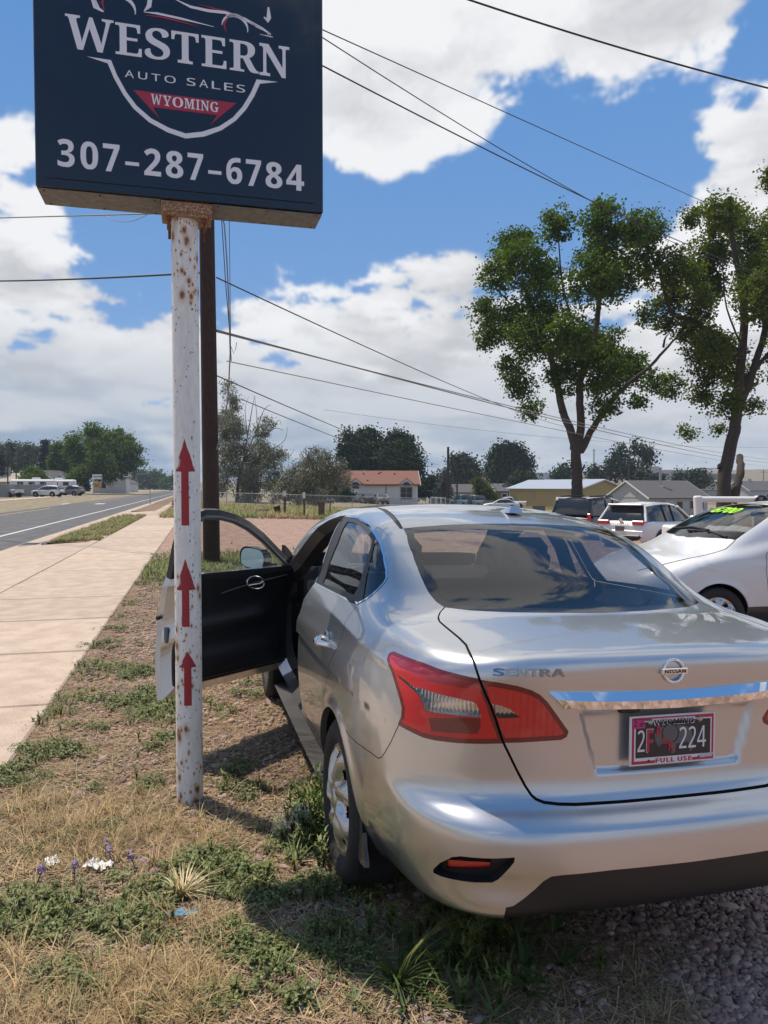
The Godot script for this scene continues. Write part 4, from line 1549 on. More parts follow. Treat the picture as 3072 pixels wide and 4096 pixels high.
	line.call(-10.2, -40.0, 61.0, 0.07, yp)
	line.call(-10.0, 80.0, 230.0, 0.07, yp)
	line.call(-13.8, 85.0, 260.0, 0.07, yp)
	line.call(-11.9, 74.0, 78.0, 0.5, wp)
	line.call(-8.4, 74.0, 77.0, 0.4, wp)
	line.call(-7.6, 260.0, 320.0, 0.08, wp)
	# the far side of the road
	var fk := Geo.new()
	fk.box(Vector3.ZERO, Vector3(0.2, 0.2, 900.0), 0.02)
	solid("far_kerb", fk.mesh(), conc[1]).transform = Transform3D(at_angle(0.2403), road(-19.7, 300.0, -0.06))
	var fw := Geo.new()
	fw.box(Vector3.ZERO, Vector3(1.9, 0.14, 900.0), 0.01)
	solid("far_pavement", fw.mesh(), conc[0]).transform = Transform3D(at_angle(0.2403), road(-20.8, 300.0, -0.042))
	# ridge on the skyline
	for rd in [[700.0, 2600.0, 2.0, [[-200, 5], [40, 6], [150, 9], [260, 16], [330, 17], [420, 19], [520, 22], [700, 24], [1200, 30], [2200, 20]], lin(0.17, 0.135, 0.085)]]:
		var g := Geo.new()
		var pv := []
		for e in rd[3]:
			var x: float = e[0]
			var top := Vector3(x, e[1], -rd[0])
			var bot := Vector3(x * 0.75, -4, -rd[0] * 0.72)
			var back := Vector3(x * 1.5, -10, -rd[0] * 1.6)
			if pv.size():
				g.quad(pv[1], bot, top, pv[0])
				g.quad(pv[0], top, back, pv[2])
			pv = [top, bot, back]
		solid("hills", g.mesh(), mottled(lin(0.13, 0.105, 0.06), lin(0.22, 0.175, 0.11), 0.02, 0.02, 1.0))

func gravel_mat() -> StandardMaterial3D:
	var m := mottled(lin(0.43, 0.285, 0.215), lin(0.62, 0.43, 0.335), 0.012, 0.35, 0.95)
	var f := FastNoiseLite.new()
	f.noise_type = FastNoiseLite.TYPE_CELLULAR
	f.cellular_return_type = FastNoiseLite.RETURN_CELL_VALUE
	f.frequency = 0.06
	f.seed = 9
	var t := NoiseTexture2D.new()
	t.width = 1024
	t.height = 1024
	t.seamless = true
	t.noise = f
	var g := Gradient.new()
	g.set_color(0, Color(0.55, 0.52, 0.50))
	g.set_color(1, Color(1.0, 1.0, 1.0))
	t.color_ramp = g
	m.detail_enabled = true
	m.detail_blend_mode = BaseMaterial3D.BLEND_MODE_MUL
	m.detail_albedo = t
	m.detail_uv_layer = BaseMaterial3D.DETAIL_UV_2
	m.uv2_triplanar = true
	m.uv2_world_triplanar = true
	m.uv2_scale = Vector3.ONE * 0.55
	var h := NoiseTexture2D.new()
	h.width = 1024
	h.height = 1024
	h.seamless = true
	var f2: FastNoiseLite = f.duplicate()
	f2.cellular_return_type = FastNoiseLite.RETURN_DISTANCE2_SUB
	h.noise = f2
	m.heightmap_enabled = true
	m.heightmap_texture = h
	m.heightmap_scale = 1.5
	return m

func soil_mat() -> StandardMaterial3D:
	return mottled(lin(0.115, 0.072, 0.046), lin(0.31, 0.205, 0.13), 0.03, 1.1, 0.98, 1.2, 6)

func concrete(k: float) -> StandardMaterial3D:
	var m := mottled(lin(0.42 * k, 0.325 * k, 0.245 * k), lin(0.52 * k, 0.41 * k, 0.32 * k), 0.012, 0.45, 0.9, 0.12, 6)
	m.detail_enabled = true
	m.detail_blend_mode = BaseMaterial3D.BLEND_MODE_MUL
	var g := Gradient.new()
	g.set_color(0, Color(0.80, 0.78, 0.76))
	g.set_color(1, Color(1, 1, 1))
	g.set_offset(0, 0.2)
	g.set_offset(1, 0.42)
	m.detail_albedo = noise_tex(0.11, 3, g)
	m.detail_uv_layer = BaseMaterial3D.DETAIL_UV_2
	m.uv2_triplanar = true
	m.uv2_world_triplanar = true
	m.uv2_scale = Vector3.ONE * 1.3
	return m

func asphalt() -> StandardMaterial3D:
	var m := mottled(lin(0.066, 0.066, 0.068), lin(0.105, 0.104, 0.104), 0.01, 0.16, 0.9, 0.2, 6)
	m.uv1_scale = Vector3(0.3, 0.3, 0.12)
	return m

# ---------- the pole sign, the utility pole and its wires ----------
func pole_paint() -> StandardMaterial3D:
	var w := 256
	var h := 1500
	var im := Image.create(w, h, false, Image.FORMAT_RGB8)
	im.fill(lin(0.74, 0.725, 0.69))
	var r := RandomNumberGenerator.new()
	r.seed = 44
	for y in h:
		for x in w:
			var n := noise.get_noise_3d(cos(TAU * x / w) * 3.0, y * 0.02, sin(TAU * x / w) * 3.0)
			var n2 := noise.get_noise_3d(cos(TAU * x / w) * 14.0, y * 0.09, sin(TAU * x / w) * 14.0 + 40.0)
			var c := lin(0.74, 0.725, 0.69) * (0.97 + 0.07 * n + 0.04 * n2)
			im.set_pixel(x, y, Color(c.r, c.g, c.b))
	var blot := func(cx: int, cy: int, rad: float, tall: float, c: Color, soft: float) -> void:
		var k := int(ceil(rad * maxf(1.0, tall) * 1.4))
		for dy in range(-k, k + 1):
			for dx in range(-k, k + 1):
				var d := sqrt(float(dx * dx) + dy * dy / (tall * tall)) / rad + 0.5 * noise.get_noise_2d((cx + dx) * 0.35, (cy + dy) * 0.35)
				if d < 1.0 and cy + dy >= 0 and cy + dy < h:
					var x := posmod(cx + dx, w)
					im.set_pixel(x, cy + dy, im.get_pixel(x, cy + dy).lerp(c, clampf((1.0 - d) / soft, 0, 1)))
	# chipped specks, thick along some runs
	for k in 900:
		var y := r.randi_range(0, h - 1)
		var x := r.randi_range(0, w - 1)
		if noise.get_noise_2d(x * 0.02, y * 0.006) > -0.05:
			blot.call(x, y, r.randf_range(0.8, 2.2), r.randf_range(1.0, 2.4), lin(0.05, 0.045, 0.04), 0.5)
	for k in 400:
		var low := r.randf() < 0.72
		var y := int(h * (1.0 - pow(r.randf(), 1.6) * 0.42)) if low else int(h * r.randf_range(0.0, 0.16))
		var x := r.randi_range(0, w - 1)
		var rad := r.randf_range(1.2, 4.2) if r.randf() < 0.8 else r.randf_range(4.5, 10.0)
		blot.call(x, y, rad * 1.9, 1.5, lin(0.42, 0.23, 0.10), 1.4)
		blot.call(x, y, rad, 1.25, lin(0.17, 0.055, 0.018), 0.6)
	var m := mat(Color.WHITE, 0.45)
	m.albedo_texture = ImageTexture.create_from_image(im)
	return m

func sign_and_poles() -> void:
	var turn := 0.25866
	var face := Vector3(-1.5624, 2.92, -3.3848)
	var base := Transform3D(at_angle(turn), face) * Vector3(0.645, 0, -0.11)
	var o := thing("dealer_sign", "navy dealership sign box on a rusty white steel pole with red arrows", "sign", Vector3(base.x, 0, base.z), turn)
	# pole
	var g := Geo.new()
	var rad := 0.064
	var sides := 40
	for k in 31:
		var y := -0.05 + 2.93 * k / 30.0
		for j in sides + 1:
			var a := TAU * j / sides
			g.vert(Vector3(sin(a) * rad, y, cos(a) * rad), Vector3(sin(a), 0, cos(a)), Vector2(float(j) / sides, 1.0 - k / 30.0))
	for k in 30:
		for j in sides:
			var i0 := k * (sides + 1) + j
			g.face(i0, i0 + 1, i0 + sides + 2)
			g.face(i0, i0 + sides + 2, i0 + sides + 1)
	var pole := put("pole", g.mesh(), pole_paint(), o)
	# painted arrows wrap the pole: tip, shoulder, foot heights; head and shaft half widths along the skin
	var facing := atan2(-base.x, -base.z) - turn
	for ar in [[1.80, 1.645, 1.386, 0.051, 0.0175, -0.010], [1.222, 1.070, 0.893, 0.050, 0.0175, -0.012], [0.772, 0.691, 0.506, 0.044, 0.0175, -0.005]]:
		var ag := Geo.new()
		var rows := [[ar[0], 0.001], [lerpf(ar[0], ar[1], 0.5), ar[3] * 0.52], [ar[1] + 0.002, ar[3]], [ar[1], ar[4]], [ar[2], ar[4] * 1.05]]
		var pr := []
		for row in rows:
			var ring := []
			for j in 9:
				var off: float = ar[5] + lerpf(-row[1], row[1], j / 8.0)
				var a := facing + off / rad
				var wob := 0.0012 * noise.get_noise_2d(j * 3.1, row[0] * 60.0)
				ring.append(Vector3(sin(a) * (rad + 0.0009), row[0] + wob, cos(a) * (rad + 0.0009)))
			if pr.size():
				for j in 8:
					ag.quad(ring[j], ring[j + 1], pr[j + 1], pr[j])
			pr = ring
		put("painted_arrow", ag.mesh(), M.arrow_red, pole)
	# cabinet, in face coordinates: x along the sign, y up from its lower edge
	var cab := Node3D.new()
	cab.name = "sign_box"
	cab.position = Vector3(-0.645, 2.92, 0.11)
	o.add_child(cab)
	var W := 1.306
	var H := 1.29
	var D := 0.225
	put("frame", boxm(Vector3(W, H, D - 0.004), 0.004, Vector3(W / 2, H / 2 + 0.002, -D / 2)), M.navy, cab)
	for e in [[0.004, 0.535, -0.003], [0.772, W - 0.004, -0.004]]:
		put("bottom_panel", boxm(Vector3(e[1] - e[0], 0.004, D - 0.02), 0.001, Vector3((e[0] + e[1]) / 2, e[2] + 0.001, -D / 2)), M.sign_grey, cab)
		for sx in [0.05, 0.5, 0.95]:
			for sz in [0.025, D - 0.03]:
				put("screw", boxm(Vector3(0.008, 0.006, 0.008), 0.002, Vector3(lerpf(e[0], e[1], sx), -0.006, -sz)), M.black, cab)
	put("face_panel", boxm(Vector3(W - 0.088, H - 0.088, 0.004), 0.001, Vector3(W / 2, H / 2, 0.001)), M.navy, cab)
	put("mounting_plate", boxm(Vector3(0.235, 0.05, D * 0.86), 0.004, Vector3(0.655, -0.024, -D / 2)), M.rust, cab)
	put("mounting_plate", boxm(Vector3(0.19, 0.016, D * 0.8), 0.003, Vector3(0.655, -0.056, -D / 2)), M.rust, cab)
	for x in [0.573, 0.735]:
		for z in [-0.045, -0.175]:
			put("bolt", tubem([Vector3(x, -0.13, z), Vector3(x, -0.03, z)], 0.007, 8), M.rust_spot, cab)
			put("nut", tubem([Vector3(x, -0.085, z), Vector3(x, -0.066, z)], 0.014, 6), M.rust_spot, cab)
	var z := 0.0035
	var gl := [["W", 0.134, 0.340, 0.0], ["E", 0.347, 0.461, 0.0], ["S", 0.474, 0.586, 0.0], ["T", 0.593, 0.716, 0.0], ["E", 0.729, 0.843, 0.0], ["R", 0.858, 0.994, 0.0], ["N", 0.998, 1.141, 0.0]]
	for e in gl:
		var tall := 0.004 if e[0] in ["W", "N"] else 0.0
		lettering(cab, e[0], "Droid Serif", 700, Vector2(e[1], 0.630 - tall), Vector2(e[2], 0.772 + tall), z, M.sign_white, "letter")
	var word := func(t: String, x0: float, x1: float, y0: float, y1: float, fam: String, wt: int, gap: float) -> void:
		var n := t.length()
		var wsum := 0.0
		var ws := []
		for ch in t:
			var k := 0.45 if ch == "I" else (1.25 if ch in "WMO" else 1.0)
			ws.append(k)
			wsum += k
		var x := x0
		var unit := (x1 - x0 - gap * (n - 1)) / wsum
		for k in n:
			lettering(cab, t[k], fam, wt, Vector2(x, y0), Vector2(x + unit * ws[k], y1), z + 0.0006, M.sign_white, "letter")
			x += unit * ws[k] + gap
	word.call("AUTO", 0.386, 0.610, 0.531, 0.563, "Droid Sans", 400, 0.019)
	word.call("SALES", 0.660, 0.929, 0.531, 0.566, "Droid Sans", 400, 0.017)
	word.call("WYOMING", 0.499, 0.805, 0.424, 0.470, "Droid Serif", 700, 0.005)
	for e in [["3", 0.094, 0.166], ["0", 0.191, 0.266], ["7", 0.287, 0.359], ["2", 0.466, 0.541], ["8", 0.562, 0.641], ["7", 0.661, 0.732], ["6", 0.839, 0.913], ["7", 0.931, 1.003], ["8", 1.024, 1.105], ["4", 1.124, 1.211]]:
		lettering(cab, e[0], "Droid Sans", 700, Vector2(e[1], 0.097), Vector2(e[2], 0.221), z, M.sign_white, "numeral")
	for x in [0.383, 0.755]:
		put("dash", boxm(Vector3(0.061, 0.016, 0.002), 0.0, Vector3(x + 0.0305, 0.142, z + 0.001)), M.sign_white, cab)
	put("red_banner", prismm([Vector2(0.421, 0.478), Vector2(0.887, 0.478), Vector2(0.766, 0.362), Vector2(0.800, 0.411), Vector2(0.507, 0.411), Vector2(0.537, 0.362)], 0.0018, Transform3D(Basis.IDENTITY, Vector3(0, 0, z - 0.001))), M.sign_red, cab)
	put("shield_line", prismm([Vector2(0.225, 0.600), Vector2(0.327, 0.598), Vector2(0.352, 0.535), Vector2(0.393, 0.462), Vector2(0.436, 0.408), Vector2(0.500, 0.358), Vector2(0.578, 0.325), Vector2(0.653, 0.308), Vector2(0.728, 0.325), Vector2(0.808, 0.360), Vector2(0.870, 0.408), Vector2(0.917, 0.466), Vector2(0.956, 0.535), Vector2(0.984, 0.602), Vector2(1.085, 0.604), Vector2(1.000, 0.584), Vector2(0.972, 0.520), Vector2(0.932, 0.452), Vector2(0.884, 0.395), Vector2(0.818, 0.343), Vector2(0.738, 0.304), Vector2(0.653, 0.285), Vector2(0.570, 0.304), Vector2(0.490, 0.340), Vector2(0.422, 0.393), Vector2(0.378, 0.450), Vector2(0.338, 0.520), Vector2(0.312, 0.582)], 0.002, Transform3D(Basis.IDENTITY, Vector3(0, 0, z))), M.sign_white, cab)
	# sports car drawn in a few strokes
	var strokes := [[[0.250, 0.935, 0.002], [0.252, 0.86, 0.009], [0.262, 0.826, 0.010], [0.292, 0.812, 0.005], [0.299, 0.809, 0.001]], [[0.262, 0.86, 0.002], [0.27, 0.835, 0.006], [0.278, 0.826, 0.002]],
		[[0.472, 0.838, 0.001], [0.495, 0.866, 0.010], [0.503, 0.92, 0.010], [0.49, 0.97, 0.004], [0.46, 1.0, 0.001]], [[0.472, 0.836, 0.001], [0.53, 0.839, 0.005], [0.64, 0.832, 0.005], [0.787, 0.818, 0.001]],
		[[0.60, 0.92, 0.001], [0.68, 0.893, 0.006], [0.76, 0.888, 0.007], [0.84, 0.892, 0.007], [0.93, 0.876, 0.007], [1.01, 0.845, 0.006], [1.052, 0.824, 0.004], [1.05, 0.816, 0.001]], [[1.052, 0.824, 0.003], [1.036, 0.832, 0.004], [1.040, 0.818, 0.003], [1.062, 0.812, 0.003], [1.000, 0.816, 0.001]],
		[[1.042, 0.95, 0.004], [1.044, 0.90, 0.011], [1.040, 0.885, 0.010], [1.02, 0.90, 0.003]], [[0.95, 0.872, 0.001], [0.985, 0.85, 0.005], [1.02, 0.835, 0.001]],
		[[0.30, 1.03, 0.001], [0.42, 1.10, 0.007], [0.56, 1.13, 0.008], [0.72, 1.10, 0.007], [0.85, 1.03, 0.005], [0.98, 0.985, 0.002]], [[0.43, 1.02, 0.002], [0.50, 1.07, 0.005], [0.60, 1.085, 0.005], [0.70, 1.06, 0.004], [0.78, 1.01, 0.001]]]
	for arcs in [[0.883, 0.825, 0.061, -0.15, 3.0], [0.375, 0.828, 0.060, -0.15, 2.4]]:
		var st := []
		for k in 13:
			var a: float = lerpf(arcs[3], arcs[4], k / 12.0)
			st.append([arcs[0] + cos(a) * arcs[2], arcs[1] + sin(a) * arcs[2], 0.0075 * sin(PI * clampf(k / 12.0, 0.03, 0.97)) + 0.001])
		strokes.append(st)
	for st in strokes:
		put("car_drawing", brush(st, z), M.sign_white, cab)
	for st in [[[0.478, 0.822, 0.001], [0.54, 0.826, 0.004], [0.62, 0.820, 0.004], [0.715, 0.808, 0.001]], [[0.842, 0.80, 0.001], [0.832, 0.84, 0.006], [0.85, 0.875, 0.005], [0.885, 0.888, 0.001]], [[0.30, 0.815, 0.001], [0.292, 0.85, 0.005], [0.305, 0.885, 0.001]], [[0.72, 0.91, 0.001], [0.79, 0.902, 0.003], [0.86, 0.90, 0.001]]]:
		put("car_drawing", brush(st, z), M.sign_red, cab)
	utility()

func brush(st: Array, z: float) -> ArrayMesh:
	var up := []
	var dn := []
	for k in st.size():
		var p := Vector2(st[k][0], st[k][1])
		var a: Array = st[maxi(k - 1, 0)]
		var b: Array = st[mini(k + 1, st.size() - 1)]
		var d: Vector2 = Vector2(b[0] - a[0], b[1] - a[1]).normalized().orthogonal() * st[k][2]
		up.append(p + d)
		dn.append(p - d)
	var g := Geo.new()
	g.xf.origin.z = z + 0.0016
	for k in st.size() - 1:
		var q := [up[k], up[k + 1], dn[k + 1], dn[k]]
		if (q[1] - q[0]).cross(q[2] - q[0]) < 0.0:
			q.reverse()
		g.quad(Vector3(q[0].x, q[0].y, 0), Vector3(q[1].x, q[1].y, 0), Vector3(q[2].x, q[2].y, 0), Vector3(q[3].x, q[3].y, 0))
	return g.mesh()

func sagging(a: Vector3, b: Vector3, sag: float, n := 24) -> Array:
	var pts := []
	for k in n + 1:
		var t := float(k) / n
		pts.append(a.lerp(b, t) - Vector3.UP * sag * 4.0 * t * (1.0 - t))
	return pts

func utility() -> void:
	var P := Vector3(-3.49, 0, -14.86)
	var o := thing("utility_pole", "dark brown wooden utility pole with loose cables behind the sign pole", "utility pole", P)
	put("pole", tubem([Vector3(0.04, -0.3, 0), Vector3(0.03, 2.0, 0), Vector3(0.0, 6.0, 0), Vector3(-0.03, 11.5, 0)], [0.168, 0.162, 0.15, 0.13], 18), M.pole_wood, o)
	put("crossarm", boxm(Vector3(2.4, 0.11, 0.09), 0.01, Vector3(0, 10.9, 0.16), at_angle(0.55)), M.pole_wood, o)
	for k in [-1.05, -0.4, 0.4, 1.05]:
		put("insulator", tubem([Vector3(0, 10.95, 0.16) + at_angle(0.55) * Vector3(k, 0, 0), Vector3(0, 11.12, 0.16) + at_angle(0.55) * Vector3(k, 0, 0)], [0.03, 0.045], 8), M.grey_plastic, o)
	put("cable_drop", tubem([Vector3(0.10, 7.6, 0.1), Vector3(0.22, 7.2, 0.1), Vector3(0.36, 6.7, 0.08), Vector3(0.40, 6.0, 0.06), Vector3(0.43, 5.2, 0.05), Vector3(0.45, 4.2, 0.05), Vector3(0.40, 3.3, 0.05), Vector3(0.28, 2.7, 0.05), Vector3(0.17, 2.3, 0.08)], 0.014, 6), M.wire_pale, o)
	put("cable_drop", tubem([Vector3(0.14, 7.5, 0.08), Vector3(0.30, 7.0, 0.1), Vector3(0.33, 6.4, 0.08), Vector3(0.37, 5.6, 0.06), Vector3(0.42, 4.9, 0.05), Vector3(0.46, 4.3, 0.05), Vector3(0.47, 4.05, 0.05)], 0.008, 6), M.wire, o)
	put("cable_drop", tubem([Vector3(0.46, 7.6, 0.05), Vector3(0.45, 6.4, 0.05), Vector3(0.46, 5.0, 0.05), Vector3(0.46, 4.35, 0.05), Vector3(0.52, 4.2, 0.05), Vector3(0.56, 4.3, 0.05), Vector3(0.58, 4.42, 0.05)], 0.006, 6), M.wire, o)
	put("cable_drop", tubem([Vector3(-0.17, 7.5, 0.1), Vector3(-0.21, 7.0, 0.1), Vector3(-0.20, 6.3, 0.1), Vector3(-0.19, 5.8, 0.1), Vector3(-0.24, 5.2, 0.12), Vector3(-0.19, 4.5, 0.12)], 0.016, 6), M.wire, o)
	put("splice_box", boxm(Vector3(0.07, 0.28, 0.07), 0.02, Vector3(-0.21, 6.35, 0.1)), M.wire, o)
	var wr := [
		["upper thin wire running right from the top of the wooden pole over the near tree", Vector3(-2.44, 11.04, -14.86), Vector3(26.87, 16.78, -48.00), 0.00, 0.0120, 0],
		["second wire below the top one running right past both tree crowns", Vector3(-2.43, 11.13, -14.86), Vector3(25.23, 13.99, -46.00), 1.00, 0.0120, 0],
		["lowest of the three high wires crossing the near cottonwood crown", Vector3(-2.44, 10.44, -14.86), Vector3(24.08, 12.40, -42.00), 0.45, 0.0160, 0],
		["thick twisted black cable crossing the top right corner of the sky", Vector3(-0.94, 10.02, -12.00), Vector3(10.47, 9.45, -16.00), 0.20, 0.0160, 0],
		["dark wire leaving the wooden pole at mid height toward the far trees", Vector3(-3.31, 5.70, -14.86), Vector3(17.82, 6.98, -70.00), 0.40, 0.0140, 0],
		["pale wire below it sloping down to the right behind the near cottonwood", Vector3(-3.32, 4.67, -14.86), Vector3(51.36, 4.55, -95.00), 0.70, 0.0160, 1],
		["second pale wire close beside the sloping one", Vector3(-3.32, 4.64, -14.86), Vector3(51.35, 4.91, -95.00), 0.60, 0.0140, 1],
		["thin wire starting from the loose cable loop and running right", Vector3(-3.12, 4.06, -14.86), Vector3(51.37, 3.85, -95.00), 0.35, 0.0100, 1],
		["low wire running from the wooden pole to the trees behind the white house", Vector3(-3.32, 3.77, -14.86), Vector3(5.61, 3.69, -75.00), 0.20, 0.0120, 0],
		["lowest wire ending at the reddish pole right of the white house", Vector3(-3.83, 3.91, -20.00), Vector3(5.52, 3.46, -75.00), 0.35, 0.0120, 0],
		["dark cable crossing the road to the left from the wooden pole", Vector3(-3.56, 5.80, -14.86), Vector3(-20.13, 9.89, -30.00), 0.15, 0.0220, 0],
		["silver cable crossing the road just under the sign box", Vector3(-3.28, 6.98, -14.86), Vector3(-20.07, 12.12, -30.00), 0.00, 0.0160, 1],
		["short slack wire hanging from the silver cable beneath the sign", Vector3(-7.36, 8.66, -19.50), Vector3(-5.21, 7.79, -17.00), 0.25, 0.0080, 1],
		["far power line behind the near cottonwood trunk", Vector3(-12.84, 17.97, -160.00), Vector3(156.58, 15.85, -260.00), 3.40, 0.0300, 0]
	]
	for w in wr:
		var n := tubem(sagging(w[1], w[2], w[3]), w[4], 6)
		tag(put("overhead_wire", n, M.wire_pale if w[5] == 1 else M.wire, self), w[0], "wire", "overhead wires")

# ---------- trees ----------
var leaf_mats := {}
func leaf_mat(kind: String) -> StandardMaterial3D:
	if not leaf_mats.has(kind):
		var m := mat(Color.WHITE, 0.8)
		m.metallic_specular = 0.25
		m.vertex_color_use_as_albedo = true
		m.backlight_enabled = true
		m.backlight = Color(0.95, 1.0, 0.55) if kind in ["leaf", "leaf2", "lime"] else Color(0.5, 0.5, 0.45)
		leaf_mats[kind] = m
	return leaf_mats[kind]

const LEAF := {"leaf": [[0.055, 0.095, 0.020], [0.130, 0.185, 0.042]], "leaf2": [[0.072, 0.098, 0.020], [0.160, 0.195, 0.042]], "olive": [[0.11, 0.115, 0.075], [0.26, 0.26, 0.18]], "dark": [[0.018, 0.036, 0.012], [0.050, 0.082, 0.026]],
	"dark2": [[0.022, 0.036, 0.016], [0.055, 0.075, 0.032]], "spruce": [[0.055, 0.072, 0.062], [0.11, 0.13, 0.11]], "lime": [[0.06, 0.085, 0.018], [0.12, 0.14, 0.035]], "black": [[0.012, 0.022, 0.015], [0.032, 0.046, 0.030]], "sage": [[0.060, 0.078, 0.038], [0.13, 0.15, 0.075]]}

# lobes: x, height, half width, half height of each rounded mass of leaves; limbs: thickness at both ends, then x, height pairs
func tree(called: String, label: String, group: String, at: Vector3, lobes: Array, leaf: float, density: float, kind: String, limbs: Array, form: int, deep: float) -> void:
	var o := thing(called, label, "tree" if not called in ["bush", "shrub", "conifer_shrub", "juniper"] else "shrub", at, 0.0, group)
	var r := RandomNumberGenerator.new()
	r.seed = hash(label)
	var bark := bark_mat()
	var zs := []
	var widest := 0.0
	for k in range(0, lobes.size(), 4):
		widest = maxf(widest, absf(lobes[k]))
	for k in range(0, lobes.size(), 4):
		var span := sqrt(maxf(0.0, 1.0 - pow(lobes[k] / (widest + lobes[k + 2]), 2.0))) * widest * (0.25 if form == 2 else 0.75) * deep
		zs.append(r.randf_range(-span, span))
	var trunk: Node3D
	for k in limbs.size():
		var lb: Array = limbs[k]
		var pts := []
		var rr := []
		var n := (lb.size() - 2) / 2
		var zend := 0.0 if k == 0 or n < 3 else r.randf_range(-1.0, 1.0) * widest * 0.35
		for j in n:
			var t := float(j) / maxf(n - 1, 1)
			pts.append(Vector3(lb[2 + 2 * j], lb[3 + 2 * j] - (0.4 if j == 0 and k == 0 else 0.0), zend * t * t))
			rr.append(maxf(lerpf(lb[0], lb[1], t), 0.012))
		if pts.size() == 1:
			continue
		# rounder bends, with a little wander
		var cv := Curve3D.new()
		for j in pts.size():
			var d: Vector3 = (pts[mini(j + 1, n - 1)] - pts[maxi(j - 1, 0)]) / 6.0
			cv.add_point(pts[j], -d, d)
		var fine := []
		var fr := []
		var m := n * 4
		var total := cv.get_baked_length()
		for j in m + 1:
			var t := float(j) / m
			fine.append(cv.sample_baked(total * t) + Vector3(noise.get_noise_2d(j * 1.7, k * 5.0), 0, noise.get_noise_2d(j * 1.7, k * 5.0 + 50.0)) * minf(rr[0], 0.3) * 0.35)
			fr.append(lerpf(rr[0], rr[-1], t) * (1.0 + (0.35 * exp(-j * 0.8) if k == 0 else 0.0)))
		var g := Geo.new()
		g.tube(fine, fr, 12 if rr[0] > 0.15 else 6)
		var part := put("trunk" if k == 0 else "limb", g.mesh(), bark, o if k == 0 else trunk)
		if k == 0:
			trunk = part
	var crown := Geo.new()
	var twig := Geo.new()
	var c0: Array = LEAF[kind][0]
	var c1: Array = LEAF[kind][1]
	for k in range(0, lobes.size(), 4):
		var c := Vector3(lobes[k], lobes[k + 1], zs[k / 4])
		var rad := Vector3(lobes[k + 2], lobes[k + 3], lobes[k + 2] * (0.8 if form != 2 else 0.9)) * 1.1
		var clump := maxf(leaf * 2.6, minf(rad.x, rad.y) * 0.26)
		var count := int(clampf(9.0 * density * (rad.x * rad.y) / (clump * clump), 10, 150))
		for q in count:
			var d := Vector3(r.randfn(), r.randfn(), r.randfn()).normalized()
			var cc := c + d * rad * lerpf(0.15, 1.0, pow(r.randf(), 0.55))
			var tone := clampf(0.5 + 0.32 * r.randfn(), 0.0, 1.0)
			var leaves := int(clampf(4.6 * density * pow(clump / leaf, 1.9), 18, 64))
			leaves = int(leaves * r.randf_range(0.7, 1.25))
			var cl := Vector3(clump, clump * (0.8 if form != 2 else 0.5), clump) * r.randf_range(0.6, 1.25)
			if form == 1 and r.randf() < 0.35:
				twig.tube([cc + Vector3(0, -cl.y, 0), cc + Vector3(r.randfn() * 0.2, cl.y * 1.4, 0)], [0.03, 0.012], 3, false)
			for j in leaves:
				var e := Vector3(r.randfn(), r.randfn(), r.randfn()) * 0.55
				var p := cc + e * cl
				var nn := (Vector3(r.randfn(), r.randfn() + 0.6, r.randfn()) + d * 0.4).normalized()
				var t := nn.cross(Vector3(r.randfn(), r.randfn(), r.randfn())).normalized()
				if form == 1:
					t = (t + Vector3.UP * 0.8).normalized()
				var b := nn.cross(t).normalized()
				var s := leaf * r.randf_range(0.6, 1.2)
				var w := s * (0.5 if form != 1 else 0.24)
				var f := clampf(tone + 0.22 * r.randfn(), 0.0, 1.0)
				crown.col = Color(lerpf(c0[0], c1[0], f), lerpf(c0[1], c1[1], f), lerpf(c0[2], c1[2], f))
				var i0 := crown.vert(p - t * s * 0.5, nn)
				crown.vert(p + b * w, nn)
				crown.vert(p + t * s * 0.5, nn)
				crown.vert(p - b * w, nn)
				crown.face(i0, i0 + 2, i0 + 1)
				crown.face(i0, i0 + 3, i0 + 2)
	stuff(put("crown", crown.mesh(), leaf_mat(kind), o))
	if twig.i.size():
		stuff(put("twigs", twig.mesh(), bark, o))

func bark_mat() -> StandardMaterial3D:
	if not M.has("bark"):
		var m := mottled(lin(0.035, 0.026, 0.020), lin(0.19, 0.15, 0.12), 0.03, 1.0, 0.95, 5.0)
		m.uv1_scale = Vector3(3.4, 0.75, 3.4)
		M.bark = m
	return M.bark

# ---------- buildings ----------
func gabled(called: String, label: String, cat: String, at: Vector3, turn: float, w: float, d: float, eave: float, ridge: float, wall: Material, roof: Material, over := 0.35, group := "") -> Node3D:
	var o := thing(called, label, cat, at, turn, group)
	put("wall", boxm(Vector3(w, eave + 1.2, d), 0.0, Vector3(0, (eave - 1.2) / 2, 0)), wall, o)
	for s in [-1.0, 1.0]:
		put("gable", prismm([Vector2(-d / 2, 0), Vector2(d / 2, 0), Vector2(0, ridge - eave)], 0.1, Transform3D(at_angle(PI / 2), Vector3(s * w / 2 - 0.05, eave, 0))), wall, o)
		var run := d / 2 + over
		var slope := atan2(ridge - eave, d / 2)
		var length := run / cos(slope)
		put("roof", boxm(Vector3(w + over * 2, 0.12, length), 0.01, Vector3(0, ridge + 0.06 - sin(slope) * length / 2, s * run / 2), Basis(Vector3.RIGHT, s * slope)), roof, o)
		for e in [-1.0, 1.0]:
			put("bargeboard", boxm(Vector3(0.05, 0.18, length), 0.0, Vector3(e * (w / 2 + over + 0.02), ridge + 0.02 - sin(slope) * length / 2, s * run / 2), Basis(Vector3.RIGHT, s * slope)), M.white_wood, o)
	return o

